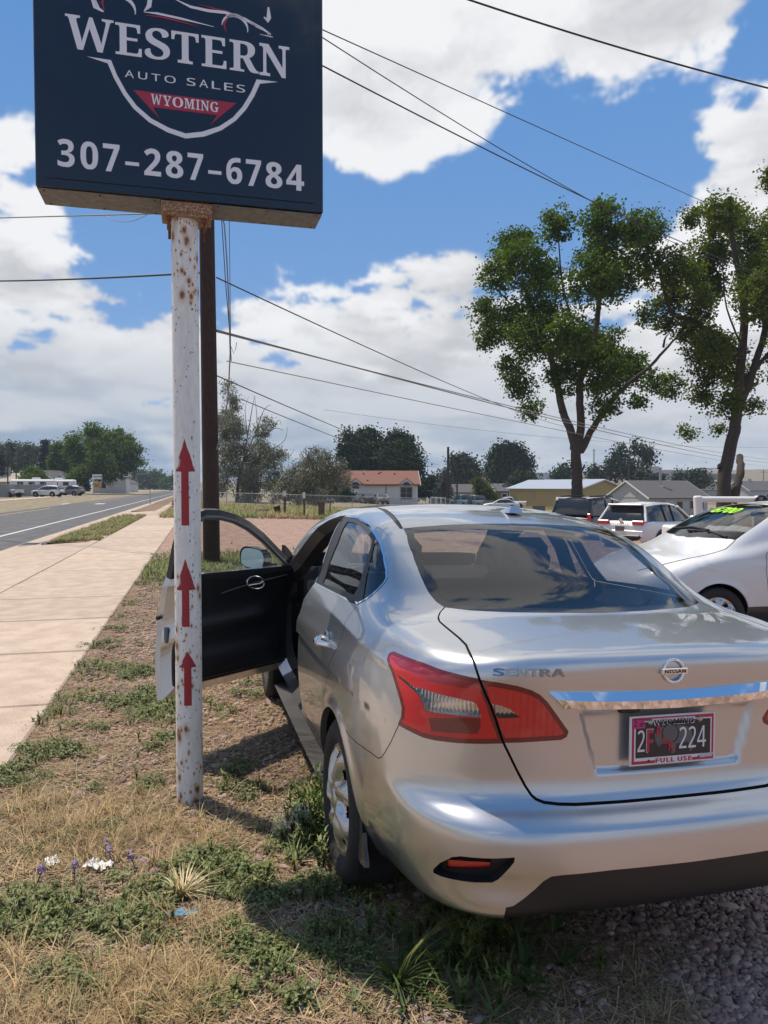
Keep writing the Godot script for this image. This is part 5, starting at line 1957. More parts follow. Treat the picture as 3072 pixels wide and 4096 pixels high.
func window(o: Node3D, x: float, y: float, z: float, w: float, h: float, cols := 1, rows := 1, frame: Material = null, turn := 0.0) -> void:
	var xf := Transform3D(at_angle(turn), Vector3(x, y, z))
	var f := put("window", boxm(Vector3(w + 0.16, h + 0.16, 0.06), 0.01), frame if frame else M.white_wood, o, xf)
	for a in cols:
		for b in rows:
			put("pane", boxm(Vector3(w / cols - 0.05, h / rows - 0.05, 0.02), 0.0, Vector3(-w / 2 + w * (a + 0.5) / cols, -h / 2 + h * (b + 0.5) / rows, 0.031)), M.dark_glass, f)

func background() -> void:
	M.white_wood = mat(lin(0.66, 0.65, 0.62), 0.6)
	M.dark_glass = mat(lin(0.02, 0.024, 0.028), 0.06)
	M.siding = siding(lin(0.60, 0.57, 0.55))
	M.tan_wall = mottled(lin(0.34, 0.29, 0.22), lin(0.42, 0.36, 0.28), 0.02, 0.4, 0.9)
	M.brown_wall = mat(lin(0.13, 0.105, 0.085), 0.9)
	M.yellow_metal = siding(lin(0.40, 0.30, 0.115), true)
	M.grey_wall = mottled(lin(0.36, 0.36, 0.355), lin(0.44, 0.44, 0.43), 0.02, 0.3, 0.9)
	M.red_shingle = mottled(lin(0.15, 0.062, 0.042), lin(0.26, 0.125, 0.088), 0.09, 1.2, 0.95)
	M.grey_shingle = mottled(lin(0.060, 0.058, 0.060), lin(0.125, 0.12, 0.122), 0.09, 1.0, 0.95)
	M.steel_roof = siding(lin(0.30, 0.34, 0.40), true)
	M.steel_roof.roughness = 0.4
	M.brick = mat(lin(0.17, 0.07, 0.05), 0.9)
	M.post_wood = mottled(lin(0.07, 0.045, 0.03), lin(0.15, 0.10, 0.075), 0.02, 2.0, 0.9)
	white_house()
	barn()
	grey_house()
	small_buildings()
	road_side()
	lot_furniture()
	parked()
	tree("cottonwood", "nearer cottonwood tree with a forked trunk and a rounded gappy crown", "cottonwoods beside the lot", Vector3(11.65, -0.82, -45.00), [-3.67, 17.52, 1.06, 1.06, -3.01, 18.13, 0.67, 0.67, -1.56, 17.63, 1.06, 1.06, -4.68, 15.29, 1.11, 1.11, -5.57, 12.73, 0.84, 0.84, -5.34, 11.62, 0.67, 0.67, -3.23, 15.40, 1.45, 1.45, -1.56, 15.74, 1.11, 1.11, 0.78, 17.30, 1.22, 1.22, 1.67, 18.97, 0.61, 0.89, 1.22, 15.74, 1.45, 1.45, 2.23, 16.63, 0.89, 0.89, 4.01, 18.41, 0.67, 0.78, 3.79, 17.19, 1.00, 1.00, 3.45, 15.63, 0.89, 0.89, -4.12, 12.40, 1.34, 1.34, -2.12, 13.29, 1.56, 1.56, -0.22, 13.73, 1.45, 1.45, 1.89, 14.29, 1.22, 1.22, -3.23, 10.73, 1.34, 1.34, -1.56, 10.73, 1.34, 1.34, 0.33, 11.06, 1.45, 1.45, 2.23, 11.40, 1.34, 1.34, -3.23, 8.61, 1.00, 1.00, -2.23, 7.28, 0.67, 0.67, -0.67, 9.17, 1.22, 1.22, 1.34, 9.50, 1.34, 1.34, 3.12, 9.61, 1.22, 1.22, 4.23, 10.17, 0.89, 0.89, 4.34, 8.61, 0.67, 0.67, 2.90, 7.28, 0.50, 0.50, 1.22, 7.05, 0.78, 0.78, 1.78, 8.61, 0.78, 0.78, -4.23, 9.61, 0.67, 0.67], 0.165, 1.00, "leaf", [[0.379, 0.290, 0.00, 0.76, 0.02, 2.15, -0.02, 3.71, -0.16, 4.83], [0.267, 0.100, -0.16, 4.60, -0.33, 5.60, -0.80, 6.83, -1.11, 8.28, -1.56, 10.50, -2.00, 11.95, -2.51, 13.29, -3.01, 15.07], [0.267, 0.089, 0.02, 4.38, 0.22, 6.38, 0.11, 8.61, 0.78, 10.39, 1.11, 13.51, 1.28, 15.74, 1.56, 17.97], [0.223, 0.045, 0.22, 4.49, 0.89, 5.83, 2.00, 7.50, 2.90, 8.50, 4.23, 9.61, 5.12, 10.73, 5.90, 11.45], [0.100, 0.033, -1.00, 9.17, -2.23, 11.06, -3.56, 12.84, -4.68, 14.18], [0.100, 0.033, 0.22, 9.50, -0.22, 11.62, -1.11, 13.96, -1.67, 16.63], [0.078, 0.022, 5.12, 10.73, 5.18, 11.28, 5.23, 11.40], [0.134, 0.134, -0.84, 6.94, -1.09, 6.92], [0.056, 0.011, 1.28, 15.29, 2.56, 16.18, 3.45, 17.30], [0.111, 0.078, -0.22, 3.49, -0.39, 3.71], [0.067, 0.045, 0.22, 3.16, 0.47, 3.71]], 0, 1.00)
	tree("cottonwood", "further cottonwood tree at the right edge with a long trunk and a broken limb", "cottonwoods beside the lot", Vector3(21.07, -1.21, -46.00), [-0.63, 20.64, 0.68, 0.91, -1.08, 19.05, 1.08, 1.08, -0.06, 19.27, 0.91, 0.91, -0.28, 17.68, 1.37, 1.37, 2.22, 20.41, 0.91, 0.91, 2.56, 21.44, 0.68, 0.68, 2.67, 18.82, 1.37, 1.37, 1.54, 17.45, 1.25, 1.25, -0.85, 16.43, 1.02, 1.02, -4.27, 15.86, 0.80, 0.80, -5.41, 15.29, 0.51, 0.51, -3.47, 14.38, 1.02, 1.02, -4.15, 14.95, 0.91, 0.91, -2.33, 13.81, 1.08, 1.08, -4.84, 13.36, 0.63, 0.63, -3.36, 13.01, 0.68, 0.68, -1.99, 12.79, 0.91, 0.91, -0.28, 15.52, 1.25, 1.25, 1.54, 15.06, 1.59, 1.59, 2.67, 13.47, 1.48, 1.48, 0.28, 13.36, 1.48, 1.48, -1.42, 11.88, 1.20, 1.20, -2.22, 10.74, 1.02, 1.02, -1.08, 10.05, 1.25, 1.25, 0.28, 11.31, 1.37, 1.37, 1.99, 11.65, 1.37, 1.37, -2.33, 9.37, 0.80, 0.80, -1.42, 8.46, 0.80, 0.80, -1.31, 7.44, 0.80, 0.80, -0.97, 6.41, 0.51, 0.51, 1.65, 7.66, 0.51, 0.51, 2.22, 9.71, 1.02, 1.02, 1.54, 8.80, 0.68, 0.68, 3.81, 17.11, 1.71, 1.71, 4.84, 14.84, 1.82, 1.82, 4.27, 12.56, 1.71, 1.71, 5.41, 10.85, 1.37, 1.37, 3.70, 10.28, 1.14, 1.14, 4.27, 19.39, 1.37, 1.37, -2.79, 15.40, 0.68, 0.68, 1.08, 6.64, 0.34, 0.34], 0.170, 1.00, "leaf2", [[0.433, 0.341, 0.00, 1.12, -0.06, 3.22, 0.17, 4.59, 0.57, 6.53], [0.341, 0.114, 0.57, 6.53, 0.68, 8.57, 0.85, 11.42, 0.74, 14.27, -0.06, 17.11, -0.63, 19.96], [0.250, 0.080, 0.74, 7.44, 1.42, 9.37, 2.11, 11.99, 2.67, 15.97, 2.90, 19.39], [0.228, 0.046, 0.63, 10.74, -0.85, 11.88, -2.11, 12.84, -3.24, 13.13, -3.93, 13.81, -4.50, 15.52, -5.41, 16.88], [0.137, 0.046, 1.54, 9.71, 3.36, 11.99, 4.95, 14.15], [0.102, 0.034, -2.11, 12.84, -3.70, 12.56], [0.068, 0.023, 0.85, 11.42, -0.28, 13.70, -1.08, 15.75], [0.273, 0.205, 0.46, 1.75, 0.80, 2.71, 1.31, 3.91, 1.67, 4.70], [0.228, 0.159, -0.28, 3.91, -0.34, 4.14]], 0, 1.00)
	tree("olive_tree", "tall silvery grey tree with bare twigs sticking out on its right", "silvery trees before the white house", Vector3(-15.42, -0.07, -78.00), [-1.00, 10.47, 0.78, 1.56, -0.43, 11.46, 0.50, 0.71, -1.71, 8.34, 0.57, 1.56, -0.57, 7.91, 1.35, 1.56, 0.71, 7.34, 1.00, 1.00, -1.00, 5.35, 1.42, 1.42, 0.71, 5.35, 1.56, 1.56, 2.13, 5.92, 1.14, 1.14, 3.41, 8.34, 0.64, 0.64, 2.84, 7.20, 0.85, 0.85, -0.85, 3.36, 1.42, 1.42, 1.00, 3.36, 1.71, 1.71, 2.84, 4.21, 1.28, 1.28, 4.12, 4.50, 1.07, 1.07, -1.42, 1.65, 1.00, 1.00, 0.28, 1.65, 1.42, 1.42, 2.42, 1.94, 1.56, 1.56, 3.84, 2.51, 1.28, 1.28, 4.83, 4.78, 0.50, 0.50], 0.220, 1.15, "olive", [[0.199, 0.114, 0.00, 0.23, 0.14, 1.65, 0.43, 3.36], [0.114, 0.028, 0.36, 3.08, -0.43, 6.91, -0.71, 11.18], [0.100, 0.021, 0.50, 3.36, 1.14, 6.91, 1.56, 9.76, 1.71, 11.18], [0.085, 0.021, 0.64, 4.07, 2.13, 7.63, 2.84, 9.62, 3.55, 10.18], [0.085, 0.021, 0.85, 4.21, 2.42, 6.49, 4.12, 7.63, 5.12, 7.34], [0.071, 0.017, 1.00, 4.21, 3.41, 5.35, 4.98, 6.49, 5.19, 7.91], [0.071, 0.017, 1.71, 4.21, 3.84, 5.21, 5.40, 4.78, 5.97, 5.56], [0.043, 0.014, 1.17, 7.06, 0.85, 9.62, 1.00, 11.18], [0.043, 0.014, 2.20, 7.63, 2.13, 9.62, 2.06, 11.04], [0.043, 0.014, 3.55, 7.34, 4.41, 8.62, 4.55, 8.05]], 1, 1.00)
	tree("olive_tree", "broad silvery olive tree partly hiding the left end of the white house", "silvery trees before the white house", Vector3(-6.44, -0.33, -70.00), [0.00, 4.47, 0.96, 1.02, 0.89, 4.59, 0.77, 0.77, -1.40, 3.19, 1.02, 1.02, -0.26, 2.94, 1.40, 1.40, 1.28, 3.19, 1.28, 1.28, 2.30, 3.45, 0.77, 0.77, -2.17, 2.42, 1.15, 1.15, -0.77, 1.66, 1.40, 1.40, 0.77, 1.66, 1.28, 1.28, -3.06, 1.53, 1.08, 1.08, -1.79, 0.89, 1.02, 1.02, 1.79, 2.17, 0.89, 0.89, -3.70, 0.89, 0.64, 0.64, -0.26, 0.13, 0.77, 0.77, 0.26, -0.38, 0.45, 0.45, 2.55, 2.30, 0.64, 0.64], 0.200, 1.10, "olive", [[0.102, 0.064, 0.00, -0.64, -0.13, 0.89, -0.26, 2.17], [0.064, 0.019, -0.26, 2.17, -0.19, 4.08, 0.00, 5.10], [0.064, 0.019, -0.26, 1.91, -1.53, 2.68, -2.30, 3.45], [0.064, 0.019, -0.19, 2.17, 1.15, 3.19, 1.79, 4.21], [0.038, 0.013, -0.26, 3.45, 0.77, 4.21, 0.89, 5.10]], 1, 1.00)
	tree("shrub", "small round silvery shrub at the fence under the tall grey tree", "silvery trees before the white house", Vector3(-13.80, -0.09, -75.00), [-0.07, 0.58, 0.62, 0.62, 0.48, 0.72, 0.41, 0.41, -0.41, 0.17, 0.41, 0.41], 0.200, 1.30, "olive", [[0.041, 0.014, 0.00, -0.31, 0.00, 0.85]], 1, 1.00)
	tree("conifer_shrub", "dark pointed shrub against the left windows of the white house", "garden trees of the white house", Vector3(-5.58, -0.71, -104.00), [0.00, 1.72, 0.53, 0.85, 0.28, 0.87, 0.95, 0.85, -0.57, 0.78, 0.57, 0.66], 0.260, 1.40, "dark", [[0.076, 0.019, 0.00, 0.11, 0.00, 2.29]], 2, 1.00)
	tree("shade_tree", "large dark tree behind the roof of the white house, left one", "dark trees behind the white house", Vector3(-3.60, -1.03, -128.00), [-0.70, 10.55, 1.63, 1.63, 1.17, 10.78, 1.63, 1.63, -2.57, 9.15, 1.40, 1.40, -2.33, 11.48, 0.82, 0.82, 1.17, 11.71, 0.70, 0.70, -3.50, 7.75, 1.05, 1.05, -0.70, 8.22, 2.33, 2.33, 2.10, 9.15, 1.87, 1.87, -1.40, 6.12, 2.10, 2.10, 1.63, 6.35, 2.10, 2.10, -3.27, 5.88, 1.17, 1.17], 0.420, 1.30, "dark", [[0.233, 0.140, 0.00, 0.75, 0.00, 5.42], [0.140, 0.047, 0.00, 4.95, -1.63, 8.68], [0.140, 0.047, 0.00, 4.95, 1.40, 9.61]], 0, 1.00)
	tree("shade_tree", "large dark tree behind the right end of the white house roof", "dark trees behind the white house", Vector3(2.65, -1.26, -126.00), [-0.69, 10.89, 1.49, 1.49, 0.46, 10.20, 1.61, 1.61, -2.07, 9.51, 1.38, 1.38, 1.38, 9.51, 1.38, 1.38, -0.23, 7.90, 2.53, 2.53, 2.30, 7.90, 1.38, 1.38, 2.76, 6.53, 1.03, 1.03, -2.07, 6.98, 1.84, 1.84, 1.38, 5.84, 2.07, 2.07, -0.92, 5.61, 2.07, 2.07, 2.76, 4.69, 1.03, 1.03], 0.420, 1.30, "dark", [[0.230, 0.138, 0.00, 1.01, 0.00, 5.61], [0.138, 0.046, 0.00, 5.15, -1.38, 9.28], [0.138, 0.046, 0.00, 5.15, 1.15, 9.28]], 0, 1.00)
	tree("juniper", "dark bushy juniper right of the white house", "garden trees of the white house", Vector3(7.17, -1.37, -118.00), [0.33, 3.65, 1.00, 1.17, 1.17, 4.32, 0.67, 0.75, -0.33, 3.32, 1.00, 1.00, 0.33, 2.15, 1.17, 1.17, -1.00, 1.98, 1.00, 1.00, -1.67, 2.82, 1.00, 1.00], 0.360, 1.50, "dark", [[0.084, 0.033, 0.00, 0.64, 0.17, 3.99]], 2, 1.00)
	tree("blue_spruce", "small pale spruce beside the reddish bare pole", "garden trees of the white house", Vector3(8.87, -1.35, -110.00), [0.23, 5.00, 0.19, 0.62, 0.16, 3.91, 0.44, 0.62, 0.08, 2.97, 0.75, 0.70, 0.00, 2.04, 1.06, 0.70, 0.08, 1.26, 1.17, 0.55], 0.300, 1.50, "spruce", [[0.078, 0.016, 0.00, 0.79, 0.23, 5.47]], 2, 1.00)
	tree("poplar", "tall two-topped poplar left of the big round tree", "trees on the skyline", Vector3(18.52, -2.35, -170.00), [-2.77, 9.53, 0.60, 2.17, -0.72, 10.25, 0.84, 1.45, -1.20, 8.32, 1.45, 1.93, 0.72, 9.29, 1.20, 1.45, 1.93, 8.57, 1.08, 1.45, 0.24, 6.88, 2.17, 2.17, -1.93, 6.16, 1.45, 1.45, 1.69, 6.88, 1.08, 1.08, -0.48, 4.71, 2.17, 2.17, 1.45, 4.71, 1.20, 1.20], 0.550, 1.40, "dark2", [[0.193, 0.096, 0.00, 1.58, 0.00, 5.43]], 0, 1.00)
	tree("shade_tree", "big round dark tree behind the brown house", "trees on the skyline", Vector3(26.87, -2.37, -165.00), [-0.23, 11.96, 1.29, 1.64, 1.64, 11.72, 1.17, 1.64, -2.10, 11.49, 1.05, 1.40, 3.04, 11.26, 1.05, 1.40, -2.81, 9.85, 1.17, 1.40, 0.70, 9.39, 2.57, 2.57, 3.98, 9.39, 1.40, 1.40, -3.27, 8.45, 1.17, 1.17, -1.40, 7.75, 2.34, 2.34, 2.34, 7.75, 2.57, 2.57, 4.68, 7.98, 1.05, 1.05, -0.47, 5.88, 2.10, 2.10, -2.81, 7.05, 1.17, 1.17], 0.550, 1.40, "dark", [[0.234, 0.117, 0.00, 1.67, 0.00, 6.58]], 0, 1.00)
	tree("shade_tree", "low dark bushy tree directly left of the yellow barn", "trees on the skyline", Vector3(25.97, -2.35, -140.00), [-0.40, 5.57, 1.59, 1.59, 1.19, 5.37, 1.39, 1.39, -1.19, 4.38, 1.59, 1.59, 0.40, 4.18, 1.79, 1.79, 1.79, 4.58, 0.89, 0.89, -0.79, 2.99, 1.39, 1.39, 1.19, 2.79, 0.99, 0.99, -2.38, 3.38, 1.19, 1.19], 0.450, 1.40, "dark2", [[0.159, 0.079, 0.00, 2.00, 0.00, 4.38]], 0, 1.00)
	tree("bush", "yellow-green bush right of the pale grey garage", "garden trees of the white house", Vector3(15.06, -1.63, -112.00), [-0.64, 2.93, 0.64, 0.79, 0.00, 2.45, 0.95, 0.95, 0.79, 2.13, 0.79, 0.79, -0.32, 1.66, 0.95, 0.95, -0.95, 3.88, 0.40, 0.48, 1.27, 1.66, 0.56, 0.56], 0.300, 1.50, "lime", [[0.064, 0.032, 0.00, 1.18, 0.00, 2.61]], 0, 1.00)
	tree("shade_tree", "dark tree behind the barn roof left of the near trunk", "trees on the skyline", Vector3(45.48, -2.37, -190.00), [0.54, 8.32, 1.21, 1.08, -0.54, 7.25, 1.48, 1.21, 1.35, 6.98, 1.21, 1.21, 0.27, 6.17, 1.89, 1.08, -1.35, 5.90, 1.08, 0.81], 0.550, 1.50, "dark", [[0.162, 0.081, 0.00, 4.82, 0.00, 6.71]], 0, 1.00)
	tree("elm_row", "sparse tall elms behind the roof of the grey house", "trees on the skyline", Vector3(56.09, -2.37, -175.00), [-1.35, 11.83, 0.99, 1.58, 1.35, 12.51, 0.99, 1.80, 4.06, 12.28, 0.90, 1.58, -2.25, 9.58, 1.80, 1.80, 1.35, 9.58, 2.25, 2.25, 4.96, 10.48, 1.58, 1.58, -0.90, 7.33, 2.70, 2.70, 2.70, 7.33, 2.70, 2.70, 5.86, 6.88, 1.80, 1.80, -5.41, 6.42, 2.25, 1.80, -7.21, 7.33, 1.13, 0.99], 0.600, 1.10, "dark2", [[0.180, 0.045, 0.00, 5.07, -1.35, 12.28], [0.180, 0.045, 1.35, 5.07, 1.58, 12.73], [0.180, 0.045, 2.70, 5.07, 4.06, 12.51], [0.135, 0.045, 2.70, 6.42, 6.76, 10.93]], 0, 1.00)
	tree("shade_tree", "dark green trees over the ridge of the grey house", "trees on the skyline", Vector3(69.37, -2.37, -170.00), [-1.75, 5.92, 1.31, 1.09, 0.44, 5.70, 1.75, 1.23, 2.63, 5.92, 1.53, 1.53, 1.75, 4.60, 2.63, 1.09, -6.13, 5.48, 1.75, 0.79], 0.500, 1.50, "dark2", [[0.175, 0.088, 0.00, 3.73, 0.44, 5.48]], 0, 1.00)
	tree("plains_cottonwood", "huge round green tree across the road behind the recycling sign", "trees across the road", Vector3(-59.91, 0.00, -150.00), [-1.31, 11.88, 1.53, 1.53, 0.66, 12.75, 1.09, 1.09, 2.62, 12.53, 1.53, 1.53, 4.16, 12.75, 0.98, 0.98, -2.41, 11.00, 1.20, 1.20, 0.66, 10.57, 2.41, 2.41, 3.50, 10.78, 1.97, 1.97, 6.12, 11.22, 1.53, 1.53, 7.65, 10.57, 1.31, 1.31, 6.56, 9.25, 1.97, 1.97, 8.75, 9.25, 1.31, 1.31, 9.84, 9.25, 0.87, 0.87, -1.75, 9.03, 1.97, 1.97, 1.31, 8.38, 2.62, 2.62, 4.37, 8.38, 2.62, 2.62, 7.87, 7.72, 1.75, 1.75, 9.19, 6.63, 1.09, 1.09, -2.19, 7.07, 1.75, 1.75, 1.09, 5.75, 2.41, 2.41, 4.37, 5.75, 2.62, 2.62, 7.22, 5.75, 1.97, 1.97, 9.19, 5.54, 1.09, 1.09, -1.75, 4.66, 1.75, 1.75, 1.31, 3.57, 1.75, 1.75, 4.37, 4.00, 1.75, 1.75, 6.56, 4.44, 1.31, 1.31, -3.50, 8.38, 1.09, 1.09], 0.380, 1.15, "leaf", [[0.569, 0.350, 0.00, 0.94, 0.00, 3.57, 0.66, 5.75], [0.306, 0.087, 0.22, 4.44, -1.75, 7.72, -2.41, 10.13], [0.306, 0.087, 0.66, 5.75, 1.31, 9.47, 1.09, 12.31], [0.262, 0.087, 0.87, 5.54, 3.94, 7.94, 6.56, 10.13]], 0, 1.00)
	tree("shade_tree", "lower green tree joined to the left of the huge round one", "trees across the road", Vector3(-67.71, 0.00, -158.00), [-0.92, 9.43, 1.38, 1.38, 0.46, 9.20, 1.38, 1.38, -2.07, 8.51, 1.15, 1.15, -0.92, 7.36, 1.84, 1.84, 0.69, 6.90, 1.61, 1.61, -2.07, 6.44, 1.04, 1.04, -1.38, 5.52, 1.61, 1.61, 0.46, 5.29, 1.61, 1.61, 1.38, 6.44, 1.15, 1.15], 0.400, 1.30, "leaf", [[0.230, 0.115, 0.00, 1.83, -0.46, 5.98]], 0, 1.00)
	tree("spruce", "dark pointed spruce between the pale trees across the road", "trees across the road", Vector3(-74.92, 0.00, -165.00), [0.00, 11.10, 0.29, 0.72, 0.00, 10.02, 0.63, 0.72, 0.00, 8.82, 0.96, 0.77, 0.00, 7.62, 1.25, 0.77, 0.00, 6.41, 1.44, 0.84, 0.00, 5.21, 1.54, 0.84, 0.00, 4.01, 1.32, 0.72], 0.360, 1.70, "black", [[0.168, 0.048, 0.00, 2.80, 0.00, 11.46]], 2, 1.00)
	tree("spruce", "dark spruce at the left edge across the road", "trees across the road", Vector3(-82.44, 0.00, -160.00), [0.00, 7.90, 0.47, 0.93, 0.00, 6.50, 0.93, 0.93, 0.00, 5.33, 1.28, 0.82, 0.00, 4.17, 1.40, 0.82], 0.360, 1.70, "black", [[0.140, 0.047, 0.00, 2.77, 0.00, 8.83]], 2, 1.00)
	tree("elm", "thin grey-green elm at the far left across the road", "trees across the road", Vector3(-97.21, 0.00, -190.00), [-0.28, 11.30, 1.39, 1.11, -1.66, 10.75, 1.66, 1.66, 0.55, 9.92, 1.39, 1.39, -0.55, 9.08, 1.94, 1.94], 0.500, 1.00, "sage", [[0.166, 0.055, 0.00, 2.99, -0.14, 11.30]], 0, 1.00)
	tree("elm", "loose grey-green elm left of the pointed spruce", "trees across the road", Vector3(-91.95, 0.00, -185.00), [0.00, 11.58, 1.21, 0.94, -1.08, 11.04, 1.08, 1.08, 1.08, 11.04, 0.94, 0.94, -0.27, 9.70, 1.35, 1.35, -1.35, 8.62, 1.35, 1.35, 0.00, 7.27, 1.89, 1.89, 0.81, 5.65, 1.35, 1.35], 0.500, 1.00, "sage", [[0.162, 0.054, 0.00, 2.95, -0.05, 11.58]], 0, 1.00)
	tree("elm", "wide grey-green elm directly left of the spruce", "trees across the road", Vector3(-86.75, 0.00, -182.00), [-0.27, 11.16, 1.06, 0.93, -1.33, 10.09, 1.06, 1.06, 0.80, 10.09, 1.33, 1.33, 1.86, 10.09, 0.93, 0.93, -0.27, 8.77, 1.86, 1.86, -1.86, 7.97, 1.33, 1.33, 1.59, 8.50, 1.33, 1.33, 0.27, 6.65, 2.12, 2.12, -1.59, 6.11, 1.33, 1.33], 0.500, 1.05, "sage", [[0.159, 0.053, 0.00, 2.93, -0.21, 11.16]], 0, 1.00)
	tree("apple_tree", "rounded bright green bush in front of the spruce across the road", "trees across the road", Vector3(-61.20, 0.00, -130.00), [-0.19, 3.87, 1.14, 0.85, 0.57, 3.30, 1.14, 1.14, -0.95, 3.11, 0.95, 0.95, 0.00, 2.73, 1.33, 0.76, 1.14, 2.92, 0.76, 0.76, -1.33, 2.54, 0.57, 0.57], 0.340, 1.50, "leaf", [[0.095, 0.038, 0.00, 1.97, 0.00, 3.30]], 0, 1.00)
	tree("spruce", "dark conifer under the huge tree left of the recycling sign", "trees across the road", Vector3(-59.16, 0.00, -146.00), [0.11, 3.30, 0.53, 0.85, 0.00, 2.24, 0.85, 0.85, 0.00, 1.49, 0.96, 0.53], 0.340, 1.60, "black", [[0.106, 0.043, 0.00, 0.96, 0.11, 3.51]], 2, 1.00)
	tree("bush", "grey-green trees where the road disappears, left group", "trees at the end of the road", Vector3(-108.22, 0.00, -330.00), [0.48, 6.44, 2.41, 1.92, -2.41, 5.48, 2.41, 1.92, 2.41, 4.03, 2.41, 2.41, -0.96, 2.59, 2.89, 1.68, -3.85, 4.03, 1.92, 1.92, -4.33, 2.11, 1.44, 1.44], 0.800, 1.40, "sage", [[0.241, 0.144, 0.00, 0.66, 0.00, 4.03]], 0, 1.00)
	tree("bush", "rounded green tree where the road disappears", "trees at the end of the road", Vector3(-104.06, 0.00, -340.00), [0.00, 6.59, 2.97, 1.98, 1.98, 4.60, 2.48, 2.48, -1.98, 4.11, 2.48, 2.48, 0.50, 2.62, 3.97, 1.98, -2.97, 2.12, 1.98, 1.98], 0.800, 1.40, "leaf", [[0.248, 0.149, 0.00, 0.64, 0.00, 4.11]], 0, 1.00)
	tree("bush", "low green trees at the end of the road beside the white pole", "trees at the end of the road", Vector3(-94.74, 0.00, -330.00), [-0.96, 4.03, 1.92, 1.44, 1.44, 4.03, 1.92, 1.68, 3.37, 4.51, 2.41, 1.68, 0.00, 2.11, 2.89, 1.44, -2.41, 2.11, 1.44, 1.44], 0.800, 1.40, "leaf", [[0.241, 0.144, 0.00, 0.66, 0.00, 2.59]], 0, 1.00)

func siding(c: Color, upright := false) -> StandardMaterial3D:
	var m := mat(c, 0.7)
	var im := Image.create(16, 64, false, Image.FORMAT_RGB8)
	for y in 64:
		for x in 16:
			var h := (float(y % 16) / 16.0) if not upright else (1.0 if x < 3 else 0.2)
			im.set_pixel(x, y, Color(h, h, h))
	m.heightmap_enabled = true
	m.heightmap_texture = ImageTexture.create_from_image(im)
	m.heightmap_scale = 3.0
	m.uv1_triplanar = true
	m.uv1_scale = Vector3(1.6, 1.4, 1.6)
	return m

func white_house() -> void:
	var D := 110.0
	var g := ground_y(-3.6, -114.0)
	var o := gabled("white_house", "long white house with a brick-red roof facing the gravel lot", "house", Vector3(-3.45, g, -114.0), 0.04, 16.6, 8.0, 2.75, 4.75, M.siding, M.red_shingle, 0.4)
	var zf := 4.0
	put("gutter", boxm(Vector3(17.3, 0.12, 0.12), 0.02, Vector3(0, 2.72, zf + 0.42)), M.rust_spot, o)
	put("downspout", boxm(Vector3(0.1, 2.6, 0.1), 0.01, Vector3(3.6, 1.3, zf + 0.06)), M.brown_wall, o)
	for x in [-4.2, -0.9, 6.6]:
		# small peaked gablet over an arched light
		put("gablet", prismm([Vector2(-1.25, -0.15), Vector2(1.25, -0.15), Vector2(0, 0.85)], 0.7, Transform3D(Basis.IDENTITY, Vector3(x, 2.75, zf - 0.25))), M.siding, o)
		for s in [-1.0, 1.0]:
			put("gablet_roof", boxm(Vector3(1.62, 0.07, 0.85), 0.0, Vector3(x + s * 0.64, 3.16, zf + 0.12), Basis(Vector3(0, 0, 1), -s * 0.67)), M.red_shingle, o)
		var arch := []
		for k in 13:
			arch.append(Vector2(cos(PI * k / 12) * 0.55, sin(PI * k / 12) * 0.5))
		put("arched_light", prismm(arch, 0.05, Transform3D(Basis.IDENTITY, Vector3(x, 2.62, zf + 0.46))), M.dark_glass, o)
	window(o, 6.6, 1.45, zf + 0.04, 1.7, 1.75, 2, 2, M.tan_wall)
	window(o, -4.2, 1.6, zf + 0.04, 1.3, 1.5, 2, 2, M.tan_wall)
	window(o, -0.9, 2.3, zf + 0.04, 0.9, 0.35, 1, 1, M.tan_wall)
	var dr := put("door", boxm(Vector3(0.95, 2.0, 0.08), 0.01, Vector3(-0.9, 1.05, zf + 0.03)), M.white_wood, o)
	put("handle", boxm(Vector3(0.05, 0.12, 0.05), 0.01, Vector3(-0.55, 1.0, zf + 0.09)), M.black, dr)
	for x in [-2.2, -1.75, 0.0, 0.35, 5.1, 8.1]:
		put("trim_board", boxm(Vector3(0.16, 2.6, 0.06), 0.0, Vector3(x, 1.3, zf + 0.03)), M.white_wood, o)
	for e in [[-1.7, 4.3], [0.3, 4.35], [2.6, 4.35], [2.9, 4.5], [5.0, 4.3], [0.9, 3.3], [-2.0, 3.35]]:
		put("roof_vent", boxm(Vector3(0.22, 0.3, 0.2), 0.02, Vector3(e[0], e[1], zf * (4.75 - e[1]) / 2.0 + 0.25)), M.black, o)
	var deck := put("deck", boxm(Vector3(3.2, 0.12, 1.8), 0.0, Vector3(0.4, 0.35, zf + 0.95)), M.post_wood, o)
	for k in 12:
		put("baluster", boxm(Vector3(0.06, 0.9, 0.06), 0.0, Vector3(-1.15 + k * 0.28, 0.85, zf + 1.8)), M.post_wood, deck)
	put("rail", boxm(Vector3(3.3, 0.08, 0.1), 0.0, Vector3(0.4, 1.32, zf + 1.8)), M.post_wood, deck)
	put("stair_rail", boxm(Vector3(1.9, 0.08, 0.1), 0.0, Vector3(-2.0, 0.85, zf + 1.8), Basis(Vector3(0, 0, 1), 0.5)), M.post_wood, deck)
	for k in 4:
		put("step", boxm(Vector3(0.36, 0.06, 1.0), 0.0, Vector3(-1.4 - k * 0.34, 0.28 - k * 0.16, zf + 1.2)), M.post_wood, deck)

